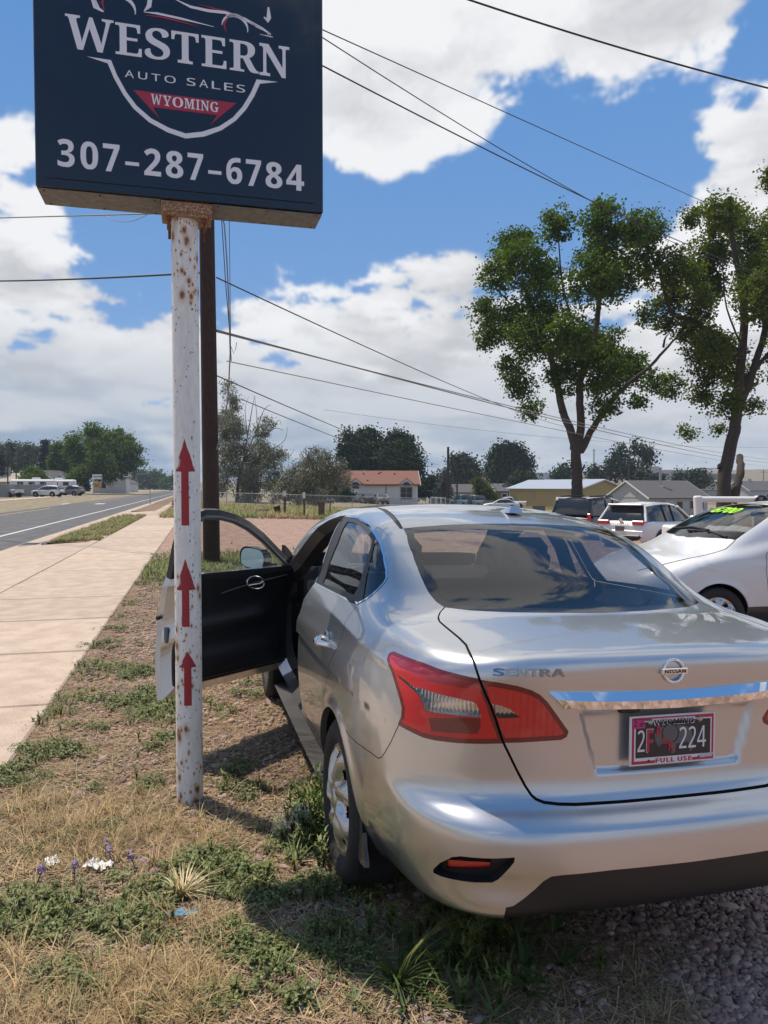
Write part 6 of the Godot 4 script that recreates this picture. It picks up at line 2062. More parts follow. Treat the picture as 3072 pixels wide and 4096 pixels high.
func barn() -> void:
	var o := gabled("yellow_barn", "yellow metal barn with a pale blue-grey roof and white trim", "barn", Vector3(28.6, -2.3, -118.0), -1.05, 16.0, 9.0, 3.55, 4.85, M.yellow_metal, M.steel_roof, 0.5)
	# the gable end towards the lot: sliding door on a white track
	put("door_track", boxm(Vector3(0.12, 0.22, 9.4), 0.02, Vector3(-8.12, 3.45, 0)), M.white_wood, o)
	for e in [[-2.2, 3.2], [1.2, 3.2]]:
		put("sliding_door", boxm(Vector3(0.08, 3.2, e[1]), 0.01, Vector3(-8.06, 1.6, e[0])), M.yellow_metal, o)
	for z in [-4.4, 4.4]:
		put("corner_trim", boxm(Vector3(0.14, 3.5, 0.2), 0.0, Vector3(-8.05, 1.75, z)), M.white_wood, o)
	put("door_gap", boxm(Vector3(0.05, 3.2, 0.12), 0.0, Vector3(-8.11, 1.6, 2.95)), M.black, o)
	for x in [-2.5, 1.5, 5.0]:
		var f := put("shutter", boxm(Vector3(1.3, 1.2, 0.06), 0.0, Vector3(x, 2.3, 4.53)), M.tan_wall, o)
		for k in 5:
			put("slat", boxm(Vector3(0.06, 1.1, 0.03), 0.0, Vector3(x - 0.5 + 0.25 * k, 2.3, 4.58)), M.yellow_metal, f)
	# things before the barn
	var sh := thing("utility_cabinet", "small white equipment cabinet standing before the yellow barn beside the near trunk", "cabinet", Vector3(25.02, 0, 0) + Vector3(0, -2.25, -104))
	put("case", boxm(Vector3(1.7, 2.3, 1.3), 0.03, Vector3(0, 1.15, 0)), M.white_wood, sh)
	put("door", boxm(Vector3(0.7, 1.8, 0.04), 0.01, Vector3(-0.35, 1.1, 0.66)), M.white_wood, sh)
	put("window", boxm(Vector3(0.3, 0.5, 0.03), 0.0, Vector3(-0.4, 1.6, 0.69)), M.dark_glass, sh)
	for e in [[21.03, "left"], [21.66, "middle"], [22.22, "right"]]:
		var tk := thing("waste_bin", "dark metal bin standing against the yellow barn, %s one" % e[1], "bin", Vector3(e[0], -2.25, -104), 0.0, "bins at the barn")
		put("bin_body", boxm(Vector3(0.55, 1.0, 0.6), 0.05, Vector3(0, 0.5, 0)), M.grey_plastic, tk)
		put("lid", boxm(Vector3(0.6, 0.06, 0.65), 0.02, Vector3(0, 1.03, 0)), M.black, tk)

func grey_house() -> void:
	var o := gabled("grey_house", "low grey house with a dark shingle roof and a tall metal flue", "house", Vector3(36.4, -2.3, -99.5), 0.36, 9.4, 8.4, 2.45, 4.55, M.grey_wall, M.grey_shingle, 0.35)
	put("flue", tubem([Vector3(-0.6, 3.4, 1.4), Vector3(-0.6, 6.2, 1.4)], 0.16, 12), M.galv, o)
	put("flue_cap", tubem([Vector3(-0.6, 6.15, 1.4), Vector3(-0.6, 6.35, 1.4)], [0.24, 0.2], 12), M.galv, o)
	put("flashing", tubem([Vector3(-0.6, 3.75, 1.4), Vector3(-0.6, 4.0, 1.4)], [0.5, 0.2], 10), M.white_wood, o)
	window(o, -2.6, 1.5, 4.22, 0.8, 0.9, 1, 1, M.tan_wall)
	window(o, 0.1, 1.4, 4.22, 0.9, 1.0, 1, 1, M.tan_wall)
	window(o, 2.9, 1.5, 4.22, 2.2, 1.0, 2, 1, M.tan_wall)
	put("gable_vent", boxm(Vector3(0.06, 0.7, 0.55), 0.0, Vector3(4.73, 3.3, 0.9)), M.grey_plastic, o)
	put("meter", tubem([Vector3(4.72, 1.4, -1.3), Vector3(4.9, 1.4, -1.3)], 0.22, 12), M.galv, o)
	put("conduit", tubem([Vector3(4.76, 1.4, -1.2), Vector3(4.76, 2.9, -0.9), Vector3(4.76, 3.4, -0.8)], 0.03, 6), M.galv, o)
	put("conduit", tubem([Vector3(4.76, 1.2, -2.2), Vector3(4.76, 2.3, -2.2), Vector3(4.76, 3.1, -1.6)], 0.03, 6), M.wire, o)

func small_buildings() -> void:
	var o := gabled("garage", "pale grey garage with a low dark roof behind the bare reddish pole", "garage", Vector3(12.93, 0, 0) + Vector3(0, -1.75, -125), 0.1, 9.5, 6.0, 2.35, 3.6, M.grey_wall, M.grey_shingle, 0.3)
	put("garage_door", boxm(Vector3(2.6, 1.9, 0.06), 0.0, Vector3(-1.5, 0.95, 3.02)), M.white_wood, o)
	o = gabled("brown_house", "small dark brown house with one white window", "house", Vector3(21.82, 0, 0) + Vector3(0, -2.2, -140), -0.2, 6.5, 7.5, 2.9, 4.2, M.brown_wall, M.grey_shingle, 0.3)
	window(o, 1.0, 1.7, 3.78, 0.9, 1.5, 1, 2)
	o = thing("brick_hall", "long low red brick building far behind the poplar", "building", Vector3(43.46, 0, 0) + Vector3(0, -2.4, -330))
	put("wall", boxm(Vector3(32, 9.5, 12), 0.0, Vector3(0, 4.7, 0)), M.brick, o)
	put("band", boxm(Vector3(32.1, 0.7, 12.1), 0.0, Vector3(0, 7.2, 0)), M.tan_wall, o)
	put("roof", boxm(Vector3(32.6, 0.4, 12.6), 0.0, Vector3(0, 9.7, 0)), M.grey_plastic, o)
	o = thing("hill_hall", "flat tan hall with stepped roofs on the hill over the grey house", "building", Vector3(234.11, 0, 0) + Vector3(0, 5.99, -620))
	put("wall", boxm(Vector3(62, 9, 20), 0.0, Vector3(0, 4.5, 0)), M.tan_wall, o)
	put("wing", boxm(Vector3(34, 6.5, 18), 0.0, Vector3(40, 2.6, 4)), M.brown_wall, o)
	put("upper_storey", boxm(Vector3(28, 5, 16), 0.0, Vector3(-22, 9.5, 0)), M.tan_wall, o)
	put("canopy", boxm(Vector3(26, 0.8, 18), 0.0, Vector3(34, 10.2, 0)), M.white_wood, o)
	for k in 6:
		put("window", boxm(Vector3(5, 2.2, 0.3), 0.0, Vector3(-24 + k * 9.5, 5, 10.1)), M.dark_glass, o)
	o = thing("hill_hall", "long pale building on the skyline right of the round dark tree", "building", Vector3(128.19, 0, 0) + Vector3(0, 6.25, -600))
	put("wall", boxm(Vector3(52, 6, 16), 0.0, Vector3(0, 3, 0)), M.grey_wall, o)
	put("wing", boxm(Vector3(14, 8.5, 12), 0.0, Vector3(-14, 4.2, 0)), M.white_wood, o)
	for e in [[708, 200, 5, "first"], [735, 210, 6, "second"], [752, 190, 7, "third"]]:
		o = gabled("far_house", "small far house with a grey roof beyond the broken limb, %s from the left" % e[3], "house", Vector3((e[0] - 384) / 744.18 * e[1], -2.37, -e[1]), 0.2 * e[2] - 1.0, 11, 8, 3.0, 5.2, M.brown_wall if e[2] == 6 else M.grey_wall, M.grey_shingle, 0.4, "far houses on the right")
		window(o, 1.0, 1.6, 4.03, 1.2, 1.0)
		put("chimney", boxm(Vector3(0.6, 1.4, 0.6), 0.0, Vector3(-1, 5.2, 0)), M.galv, o)
	# poles on the skyline
	for e in [[448, 101, 447, "reddish bare pole standing right of the white house", 0.2], [457, 104, 461.5, "short dark pole beside the reddish bare pole", 0.12], [570.6, 170, 462, "thin dark pole behind the yellow barn roof", 0.12], [593.5, 330, 449, "tall pale steel power pole behind the near cottonwood", 0.35],
		[687, 260, 469, "small dark pole behind the grey house roof", 0.14], [763, 280, 470, "far thin pole at the right edge of the skyline", 0.14], [720, 240, 470, "thin pole behind the far cottonwood trunk", 0.12]]:
		var x: float = (e[0] - 384) / 744.18 * e[1]
		var top: float = EYE + (486.3 - e[2]) / 744.18 * e[1]
		o = thing("bare_pole", e[3], "pole", Vector3(x, ground_y(x, -e[1]), -e[1]), 0.0, "poles on the skyline")
		put("shaft", tubem([Vector3(0, -0.5, 0), Vector3(0, top - ground_y(x, -e[1]), 0)], [e[4], e[4] * 0.8], 10), M.galv if e[4] > 0.3 else M.pole_wood, o)
		if e[1] > 150:
			put("crossarm", boxm(Vector3(2.2, 0.14, 0.14), 0.0, Vector3(0, top - ground_y(x, -e[1]) - 0.8, 0)), M.galv if e[4] > 0.3 else M.pole_wood, o)

func road_side() -> void:
	# fence and yard on the far side of the road
	var a := Vector3(-52.8, 0, -98.0)
	var b := Vector3(-56.6, 0, -138.0)
	var o := thing("slatted_fence", "tall grey slatted wire fence round the yard across the road", "fence")
	for k in 17:
		var p := a.lerp(b, k / 16.0)
		put("post", tubem([p + Vector3(0, -0.2, 0), p + Vector3(0, 2.1, 0)], 0.05, 6), M.galv, o)
	put("rail", tubem([a + Vector3(0, 1.85, 0), b + Vector3(0, 1.85, 0)], 0.03, 6), M.galv, o)
	var sl := Geo.new()
	for k in 330:
		var p := a.lerp(b, (k + 0.5) / 330.0)
		sl.box(p + Vector3(-0.04, 0.92, 0), Vector3(0.015, 1.75, 0.085), 0.0)
	stuff(put("slats", sl.mesh(), mat(lin(0.20, 0.20, 0.195), 0.8), o))
	var f2 := thing("slatted_fence", "front run of the grey slatted fence facing along the road", "fence")
	var c := Vector3(-78.0, 0, -99.0)
	for k in 11:
		var p := c.lerp(a, k / 10.0)
		put("post", tubem([p + Vector3(0, -0.2, 0), p + Vector3(0, 2.1, 0)], 0.05, 6), M.galv, f2)
	sl = Geo.new()
	for k in 200:
		var p := c.lerp(a, (k + 0.5) / 200.0)
		sl.box(p + Vector3(0, 0.92, -0.04), Vector3(0.085, 1.75, 0.015), 0.0)
	stuff(put("slats", sl.mesh(), mat(lin(0.20, 0.20, 0.195), 0.8), f2))
	# caravans
	for e in [[-57.38, -122.00, 9.0, "long white motorhome parked in the yard across the road"], [-55.37, -126.00, 8.0, "second white caravan behind the motorhome, nearer the road's end"]]:
		var v := thing("caravan", e[3], "caravan", Vector3(e[0], 0, e[1]), 0.25, "caravans in the yard")
		put("body", boxm(Vector3(e[2] * 0.75, 2.15, 2.3), 0.25, Vector3(0, 1.65, 0)), M.white_wood, v)
		put("roof_unit", boxm(Vector3(1.2, 0.3, 0.8), 0.08, Vector3(0.4, 2.85, 0)), M.white_wood, v)
		for k in 3:
			put("window", boxm(Vector3(0.9, 0.6, 0.05), 0.02, Vector3(-1.8 + 1.7 * k, 2.0, 1.16)), M.dark_glass, v)
		put("stripe", boxm(Vector3(e[2] * 0.7, 0.12, 0.03), 0.0, Vector3(0, 1.35, 1.16)), M.tan_wall, v)
	# houses beyond the yard
	o = gabled("tan_house", "tan house with a chimney at the far left across the road", "house", Vector3(-80.84, 0, 0) + Vector3(0, 0.0, -160), 0.1, 13, 8, 2.6, 4.3, M.tan_wall, M.tan_wall, 0.4)
	put("chimney", boxm(Vector3(2.0, 1.6, 1.0), 0.0, Vector3(-0.5, 4.9, 0)), M.tan_wall, o)
	o = gabled("brown_garage", "tan garage with a brown timber gable beneath the huge tree across the road", "garage", Vector3(-67.40, 0, 0) + Vector3(0, 0.0, -152), 1.35, 8.5, 7.8, 2.6, 4.7, M.tan_wall, M.grey_shingle, 0.4)
	put("timber_gable", prismm([Vector2(-3.4, 0), Vector2(3.4, 0), Vector2(0, 1.8)], 0.12, Transform3D(at_angle(-PI / 2), Vector3(-4.3, 2.7, 0))), M.brown_wall, o)
	window(o, -4.3, 1.7, -2.0, 1.0, 0.5, 1, 1, null, -PI / 2)
	window(o, -4.3, 1.7, 2.2, 1.0, 0.5, 1, 1, null, -PI / 2)
	o = gabled("white_shed", "pale shed with a sloping roof beside the brown-gabled garage", "shed", Vector3(-63.49, 0, 0) + Vector3(0, 0, -150), 1.2, 4.0, 3.4, 2.7, 4.0, M.grey_wall, M.grey_shingle, 0.2)
	o = thing("shop", "small white shop building beyond the recycling sign", "building", Vector3(-62.14, 0, 0) + Vector3(0, 0, -170), 0.2)
	put("wall", boxm(Vector3(7, 3.4, 6), 0.0, Vector3(0, 1.7, 0)), M.siding, o)
	put("roof", boxm(Vector3(7.4, 0.3, 6.4), 0.0, Vector3(0, 3.55, 0)), M.grey_plastic, o)
	window(o, -1.5, 1.7, 3.03, 1.4, 1.2)
	o = gabled("white_shed", "little white gabled shed nearest the traffic signal", "shed", Vector3(-72.80, 0, 0) + Vector3(0, 0, -210), 1.3, 5.0, 4.6, 2.3, 3.4, M.siding, M.grey_shingle, 0.2)
	# signs over there
	o = thing("notice_board", "white notice board on two posts above the yellow recycling sign", "sign", Vector3(-54.28, 0, 0) + Vector3(0, 0, -141))
	put("panel", boxm(Vector3(1.85, 0.9, 0.06), 0.01, Vector3(0, 3.36, 0)), M.white_wood, o)
	for s in [-0.8, 0.8]:
		put("post", tubem([Vector3(s, 0, -0.05), Vector3(s, 3.7, -0.05)], 0.05, 6), M.galv, o)
	put("dark_line", boxm(Vector3(1.2, 0.14, 0.02), 0.0, Vector3(-0.1, 3.42, 0.04)), M.grey_plastic, o)
	put("round_mark", tubem([Vector3(0.7, 3.4, 0.03), Vector3(0.7, 3.4, 0.05)], 0.18, 12), M.grey_plastic, o)
	o = thing("recycle_sign", "yellow recycling sign with black lettering across the road", "sign", Vector3(-53.94, 0, 0) + Vector3(0, 0, -140))
	put("panel", boxm(Vector3(1.45, 0.92, 0.06), 0.01, Vector3(0, 1.84, 0)), mat(lin(0.62, 0.30, 0.02), 0.5), o)
	for s in [-0.6, 0.6]:
		put("post", tubem([Vector3(s, 0, -0.05), Vector3(s, 1.9, -0.05)], 0.04, 6), M.galv, o)
	lettering(o, "RECYCLE", "Droid Sans", 700, Vector2(-0.60, 1.92), Vector2(0.60, 2.18), 0.035, M.black)
	lettering(o, "HERE", "Droid Sans", 700, Vector2(-0.38, 1.60), Vector2(0.38, 1.85), 0.035, M.black)
	put("arrow_bar", boxm(Vector3(1.1, 0.06, 0.02), 0.0, Vector3(0, 1.49, 0.04)), M.black, o)
	# traffic signal
	o = thing("traffic_signal", "traffic signal hanging from a long mast arm where the road ends", "traffic light", Vector3(-99.45, 0, 0) + Vector3(0, 0, -300))
	put("pole", tubem([Vector3(0, 0, 0), Vector3(-0.4, 11.8, 0)], [0.2, 0.13], 8), M.grey_plastic, o)
	put("mast_arm", tubem([Vector3(-0.2, 6.3, 0), Vector3(5.7, 6.9, 0)], [0.15, 0.08], 8), M.grey_plastic, o)
	var hd := put("signal_head", boxm(Vector3(0.75, 1.5, 0.4), 0.08, Vector3(5.6, 7.1, 0.2)), M.black, o)
	for k in 3:
		put("lamp", tubem([Vector3(5.6, 6.65 + k * 0.45, 0.38), Vector3(5.6, 6.65 + k * 0.45, 0.42)], 0.17, 10), [mat(lin(0.02, 0.2, 0.1), 0.3), M.brown_wall, M.lamp_deep][k], hd)
	put("camera", boxm(Vector3(0.3, 0.9, 0.3), 0.05, Vector3(5.3, 8.4, 0)), M.grey_plastic, o)
	o = thing("traffic_signal", "small roadside traffic signal with a green lamp and yellow plate", "traffic light", Vector3(-101.24, 0, 0) + Vector3(0, 0, -295))
	put("pole", tubem([Vector3(0, 0, 0), Vector3(0, 5.2, 0)], 0.1, 8), M.grey_plastic, o)
	put("signal_head", boxm(Vector3(0.6, 1.4, 0.4), 0.06, Vector3(0, 4.2, 0.2)), M.black, o)
	put("green_lamp", tubem([Vector3(0, 3.85, 0.4), Vector3(0, 3.85, 0.44)], 0.17, 10), mat(lin(0.02, 0.32, 0.20), 0.3), o)
	put("plate", boxm(Vector3(1.2, 0.8, 0.06), 0.0, Vector3(0.6, 5.3, 0)), mat(lin(0.45, 0.26, 0.04), 0.5), o)
	for e in [[8.1, 140, 459.0, "utility pole across the road at the far left"], [16.6, 140, 464.0, "thinner pole with a lamp across the road"]]:
		var x: float = (e[0] - 384) / 744.18 * e[1]
		o = thing("bare_pole", e[3], "pole", Vector3(x, 0, -e[1]), 0.0, "poles across the road")
		var top: float = EYE + (486.3 - e[2]) / 744.18 * e[1]
		put("shaft", tubem([Vector3.ZERO, Vector3(0, top, 0)], [0.14, 0.1], 8), M.pole_wood, o)
		put("crossarm", boxm(Vector3(1.6, 0.12, 0.12), 0.0, Vector3(0, top - 0.6, 0)), M.pole_wood, o)
	# hydrant
	o = thing("fire_hydrant", "red fire hydrant with a green cap beside the pavement", "hydrant", Vector3(-14.51, 0, 0) + Vector3(0, 0.0, -51.5))
	var g := Geo.new()
	g.lathe([Vector2(0.17, 0), Vector2(0.17, 0.04), Vector2(0.11, 0.05), Vector2(0.11, 0.42), Vector2(0.15, 0.43), Vector2(0.15, 0.47), Vector2(0.12, 0.48)], 18)
	var hred := mat(lin(0.30, 0.014, 0.025), 0.4)
	var bdy := put("barrel", g.mesh(), hred, o)
	g = Geo.new()
	g.lathe([Vector2(0.14, 0.47), Vector2(0.14, 0.52), Vector2(0.12, 0.60), Vector2(0.07, 0.66), Vector2(0.04, 0.67), Vector2(0.035, 0.73), Vector2(0.001, 0.735)], 18)
	put("cap", g.mesh(), mat(lin(0.015, 0.07, 0.045), 0.4), o)
	for s in [-1.0, 1.0]:
		put("outlet", tubem([Vector3(s * 0.08, 0.36, 0), Vector3(s * 0.20, 0.36, 0)], [0.055, 0.06], 12), hred, bdy)
	put("outlet", tubem([Vector3(0, 0.34, 0.08), Vector3(0, 0.34, 0.2)], [0.07, 0.075], 12), hred, bdy)

func lot_furniture() -> void:
	# posts, fence and odds and ends at the back of the gravel lot
	for e in [[284.8, 42.0, 490.5, "brown post with a white tag at the edge of the gravel", 0.06, true], [304.2, 39.8, 492.0, "brown post with a small white sign at the edge of the gravel", 0.05, true], [321.5, 39.8, 501.0, "thick weathered stump post beside the car roof", 0.16, false]]:
		var x: float = (e[0] - 384) / 744.18 * e[1]
		var gy := ground_y(x, -e[1])
		var top: float = EYE + (486.3 - e[2]) / 744.18 * e[1] - gy
		var o := thing("wooden_post", e[3], "post", Vector3(x, gy, -e[1]), 0.0, "posts along the gravel")
		put("shaft", boxm(Vector3(e[4] * 2, top + 0.2, e[4] * 2), 0.015, Vector3(0, top / 2 - 0.1, 0)), M.post_wood, o)
		if e[5]:
			put("tag", boxm(Vector3(0.13, 0.30, 0.02), 0.004, Vector3(0, top - 0.18, e[4] + 0.012)), M.white_wood, o)
	var bk := thing("bucket", "black bucket tipped on its side near the posts", "bucket", Vector3(-6.03, 0, 0) + Vector3(0, 0, -42.5))
	var g := Geo.new()
	g.xf = Transform3D(Basis(Vector3(0, 0, 1), 0.25), Vector3(0, 0.02, 0))
	g.lathe([Vector2(0.001, 0), Vector2(0.15, 0), Vector2(0.21, 0.42), Vector2(0.22, 0.43), Vector2(0.20, 0.42), Vector2(0.14, 0.02)], 16)
	put("pail", g.mesh(), M.black, bk)
	var lg := thing("log", "short log lying in the grass left of the black bucket", "log", Vector3(-7.15, 0, 0) + Vector3(0, 0.12, -44))
	put("wood", tubem([Vector3(-0.35, 0, 0), Vector3(0.35, 0.03, 0.1)], [0.13, 0.12], 10), M.post_wood, lg)
	var sb := thing("post_box", "small dark box on a thin post beside the stump", "box", Vector3(-3.19, 0, 0) + Vector3(0, -0.15, -44))
	put("post", boxm(Vector3(0.06, 0.9, 0.06), 0.0, Vector3(0, 0.4, 0)), M.post_wood, sb)
	put("box", boxm(Vector3(0.5, 0.16, 0.3), 0.02, Vector3(0, 0.85, 0)), M.grey_plastic, sb)
	var fn := thing("chain_link_fence", "low chain-link fence behind the grass at the back of the lot", "fence")
	var a := Vector3(-20.12, 0, 0) + Vector3(0, 0, -64)
	var b := Vector3(5.85, 0, 0) + Vector3(0, -0.75, -66)
	for k in 13:
		var p := a.lerp(b, k / 12.0)
		p.y = ground_y(p.x, p.z)
		put("post", tubem([p, p + Vector3(0, 1.25, 0)], 0.035, 6), M.galv, fn)
	put("rail", tubem([a + Vector3(0, 1.2, 0), b + Vector3(0, 1.2, 0)], 0.022, 5), M.galv, fn)
	var mesh_ := Geo.new()
	for k in 260:
		var p := a.lerp(b, k / 260.0)
		var q := a.lerp(b, clampf((k + 5.0) / 260.0, 0, 1))
		mesh_.tube([p + Vector3(0, 0.05, 0), q + Vector3(0, 1.18, 0)], 0.005, 3, false)
		mesh_.tube([q + Vector3(0, 0.05, 0), p + Vector3(0, 1.18, 0)], 0.005, 3, false)
	stuff(put("wire_mesh", mesh_.mesh(), M.galv, fn))
	# bits by the white house
	for k in 3:
		var x := (434.0 + k * 4.5 - 384) / 744.18 * 100.0
		var o := thing("garden_frame", "white metal frame by the fence right of the white house, %s" % ["the leftmost", "the middle one", "the rightmost"][k], "frame", Vector3(x, ground_y(x, -100), -100), 0.3 * k, "white frames by the fence")
		for s in [-0.4, 0.4]:
			put("leg", tubem([Vector3(s, 0, 0), Vector3(s, 1.3, 0)], 0.04, 6), M.white_wood, o)
		put("bar", tubem([Vector3(-0.4, 1.3, 0), Vector3(0.4, 1.2, 0)], 0.04, 6), M.white_wood, o)

# ---------- the other vehicles ----------
func grid_skin(g: Geo, rows: Array) -> void:
	var n: int = rows[0].size()
	var ids := []
	for k in rows.size():
		var row := []
		for j in n:
			var a: Vector3 = rows[k][mini(j + 1, n - 1)] - rows[k][maxi(j - 1, 0)]
			var b: Vector3 = rows[mini(k + 1, rows.size() - 1)][j] - rows[maxi(k - 1, 0)][j]
			var nn := a.cross(b)
			row.append(g.vert(rows[k][j], nn.normalized() if nn.length() > 1e-9 else Vector3.UP))
		ids.append(row)
	for k in rows.size() - 1:
		for j in n - 1:
			g.face(ids[k][j], ids[k][j + 1], ids[k + 1][j + 1])
			g.face(ids[k][j], ids[k + 1][j + 1], ids[k + 1][j])

# nose towards -z; st: stations [z, bottom, belt height, half width]; gh: cabin stations [z, foot, head, foot half width, head half width]
func small_car(called: String, label: String, category: String, at: Vector3, turn: float, st: Array, gh: Array, paint: Material, wr: float, wz: Array, tails: Array, group := "", plate := true) -> Node3D:
	var o := thing(called, label, category, at, turn, group)
	var sec := func(z: float, y0: float, y1: float, w: float) -> Array:
		var h := y1 - y0
		var half := [Vector3(w * 0.86, y0, z), Vector3(w * 0.95, y0 + 0.06, z), Vector3(w * 0.99, y0 + h * 0.35, z), Vector3(w, y0 + h * 0.6, z), Vector3(w * 0.98, y0 + h * 0.82, z), Vector3(w * 0.94, y0 + h * 0.95, z), Vector3(w * 0.82, y1, z), Vector3(w * 0.4, y1 + 0.025, z)]
		var ring := half.duplicate()
		ring.append(Vector3(0, y1 + 0.03, z))
		half.reverse()
		for p in half:
			ring.append(Vector3(-p.x, p.y, p.z))
		return ring
	var g := Geo.new()
	var rows := []
	for s in st:
		rows.append(sec.call(s[0], s[1], s[2], s[3]))
	grid_skin(g, rows)
	for e in [0, rows.size() - 1]:
		var c := Vector3(0, (st[e][1] + st[e][2]) / 2, st[e][0])
		for j in rows[e].size() - 1:
			if e == 0:
				g.tri(c, rows[e][j + 1], rows[e][j])
			else:
				g.tri(c, rows[e][j], rows[e][j + 1])
	var bodyp := put("body", g.mesh(), paint, o)
	var csec := func(s: Array) -> Array:
		var z: float = s[0]
		var half := [Vector3(s[3], s[1], z), Vector3(lerpf(s[3], s[4], 0.55), lerpf(s[1], s[2], 0.5), z), Vector3(s[4] * 1.02, lerpf(s[1], s[2], 0.88), z), Vector3(s[4] * 0.86, lerpf(s[1], s[2], 0.985), z)]
		var ring := half.duplicate()
		ring.append(Vector3(0, s[2] + (s[2] - s[1]) * 0.02, z))
		half.reverse()
		for p in half:
			ring.append(Vector3(-p.x, p.y, p.z))
		return ring
	g = Geo.new()
	rows = []
	for s in gh:
		rows.append(csec.call(s))
	grid_skin(g, rows)
	put("windows", g.mesh(), M.dark_glass, o)
	# painted roof and pillars, proud of the glass
	g = Geo.new()
	for k in range(1, gh.size() - 2):
		var a: Array = rows[k]
		var b: Array = rows[k + 1]
		for j in range(2, 6):
			var up := Vector3(0, 0.012, 0)
			g.quad(a[j] + up, a[j + 1] + up, b[j + 1] + up, b[j] + up)
	put("roof", g.mesh(), paint, o)
	for s in [0, 8]:
		var sx := 1.0 if s == 0 else -1.0
		for k in [0, gh.size() - 2]:
			var line := []
			var a: Array = rows[k]
			var b: Array = rows[k + 1]
			for t in 5:
				line.append(a[s].lerp(b[2 if s == 0 else 6], t / 4.0) + Vector3(sx * 0.006, 0.01, 0) if k == 0 else b[s].lerp(a[2 if s == 0 else 6], t / 4.0) + Vector3(sx * 0.006, 0.01, 0))
			put("pillar", tubem(line, 0.045, 6), paint, o)
		for e in [0.36, 0.64]:
			var k := int(e * (gh.size() - 1))
			var a: Array = rows[k]
			put("pillar", tubem([a[s] + Vector3(sx * 0.004, 0, 0), a[1 if s == 0 else 7] + Vector3(sx * 0.006, 0, 0), a[2 if s == 0 else 6]], 0.032, 6), M.black, o)
	for z in wz:
		for s in [-1.0, 1.0]:
			wheel(o, Vector3(s * (st[st.size() / 2][3] - 0.11), wr, z), s, M.cover, wr, wr * 0.68, 0.22)
			var ring := []
			for k in 17:
				var a := PI * k / 16.0
				ring.append(Vector3(s * (st[st.size() / 2][3] - 0.03), wr + sin(a) * (wr + 0.06), z + cos(a) * (wr + 0.06)))
			put("wheel_arch", tubem(ring, 0.055, 6), M.black, o)
			put("wheel_well", tubem([Vector3(s * (st[st.size() / 2][3] - 0.30), wr + 0.02, z), Vector3(s * (st[st.size() / 2][3] + 0.006), wr + 0.02, z)], wr + 0.07, 20), M.gap, o)
	var w: float = st[-1][3]
	var zr: float = st[-1][0]
	for s in [-1.0, 1.0]:
		put("tail_light", boxm(Vector3(tails[0], tails[1], 0.10), 0.03, Vector3(s * (w - tails[0] / 2 + tails[3]), tails[2], zr - 0.02)), M.lamp_red, o)
		put("headlight", boxm(Vector3(0.34, 0.14, 0.2), 0.04, Vector3(s * (st[0][3] - 0.12), st[0][2] - 0.10, st[0][0] + 0.08)), M.chrome, o)
		put("side_mirror", boxm(Vector3(0.2, 0.14, 0.1), 0.04, Vector3(s * (gh[0][3] + 0.18), gh[0][1] + 0.12, gh[0][0] + 0.35)), paint, o)
		put("door_handle", boxm(Vector3(0.02, 0.035, 0.18), 0.01, Vector3(s * (st[st.size() / 2][3] + 0.004), st[st.size() / 2][2] - 0.13, 0.75)), M.chrome if paint != M.black_paint else M.black, o)
	if plate:
		put("number_plate", boxm(Vector3(0.31, 0.155, 0.02), 0.004, Vector3(0, 0.86, zr + 0.04)), M.plate_grey, o)
	put("rear_bumper", boxm(Vector3(w * 1.9, 0.16, 0.14), 0.05, Vector3(0, st[-1][1] + 0.10, zr + 0.0)), M.valance, o)
	return o

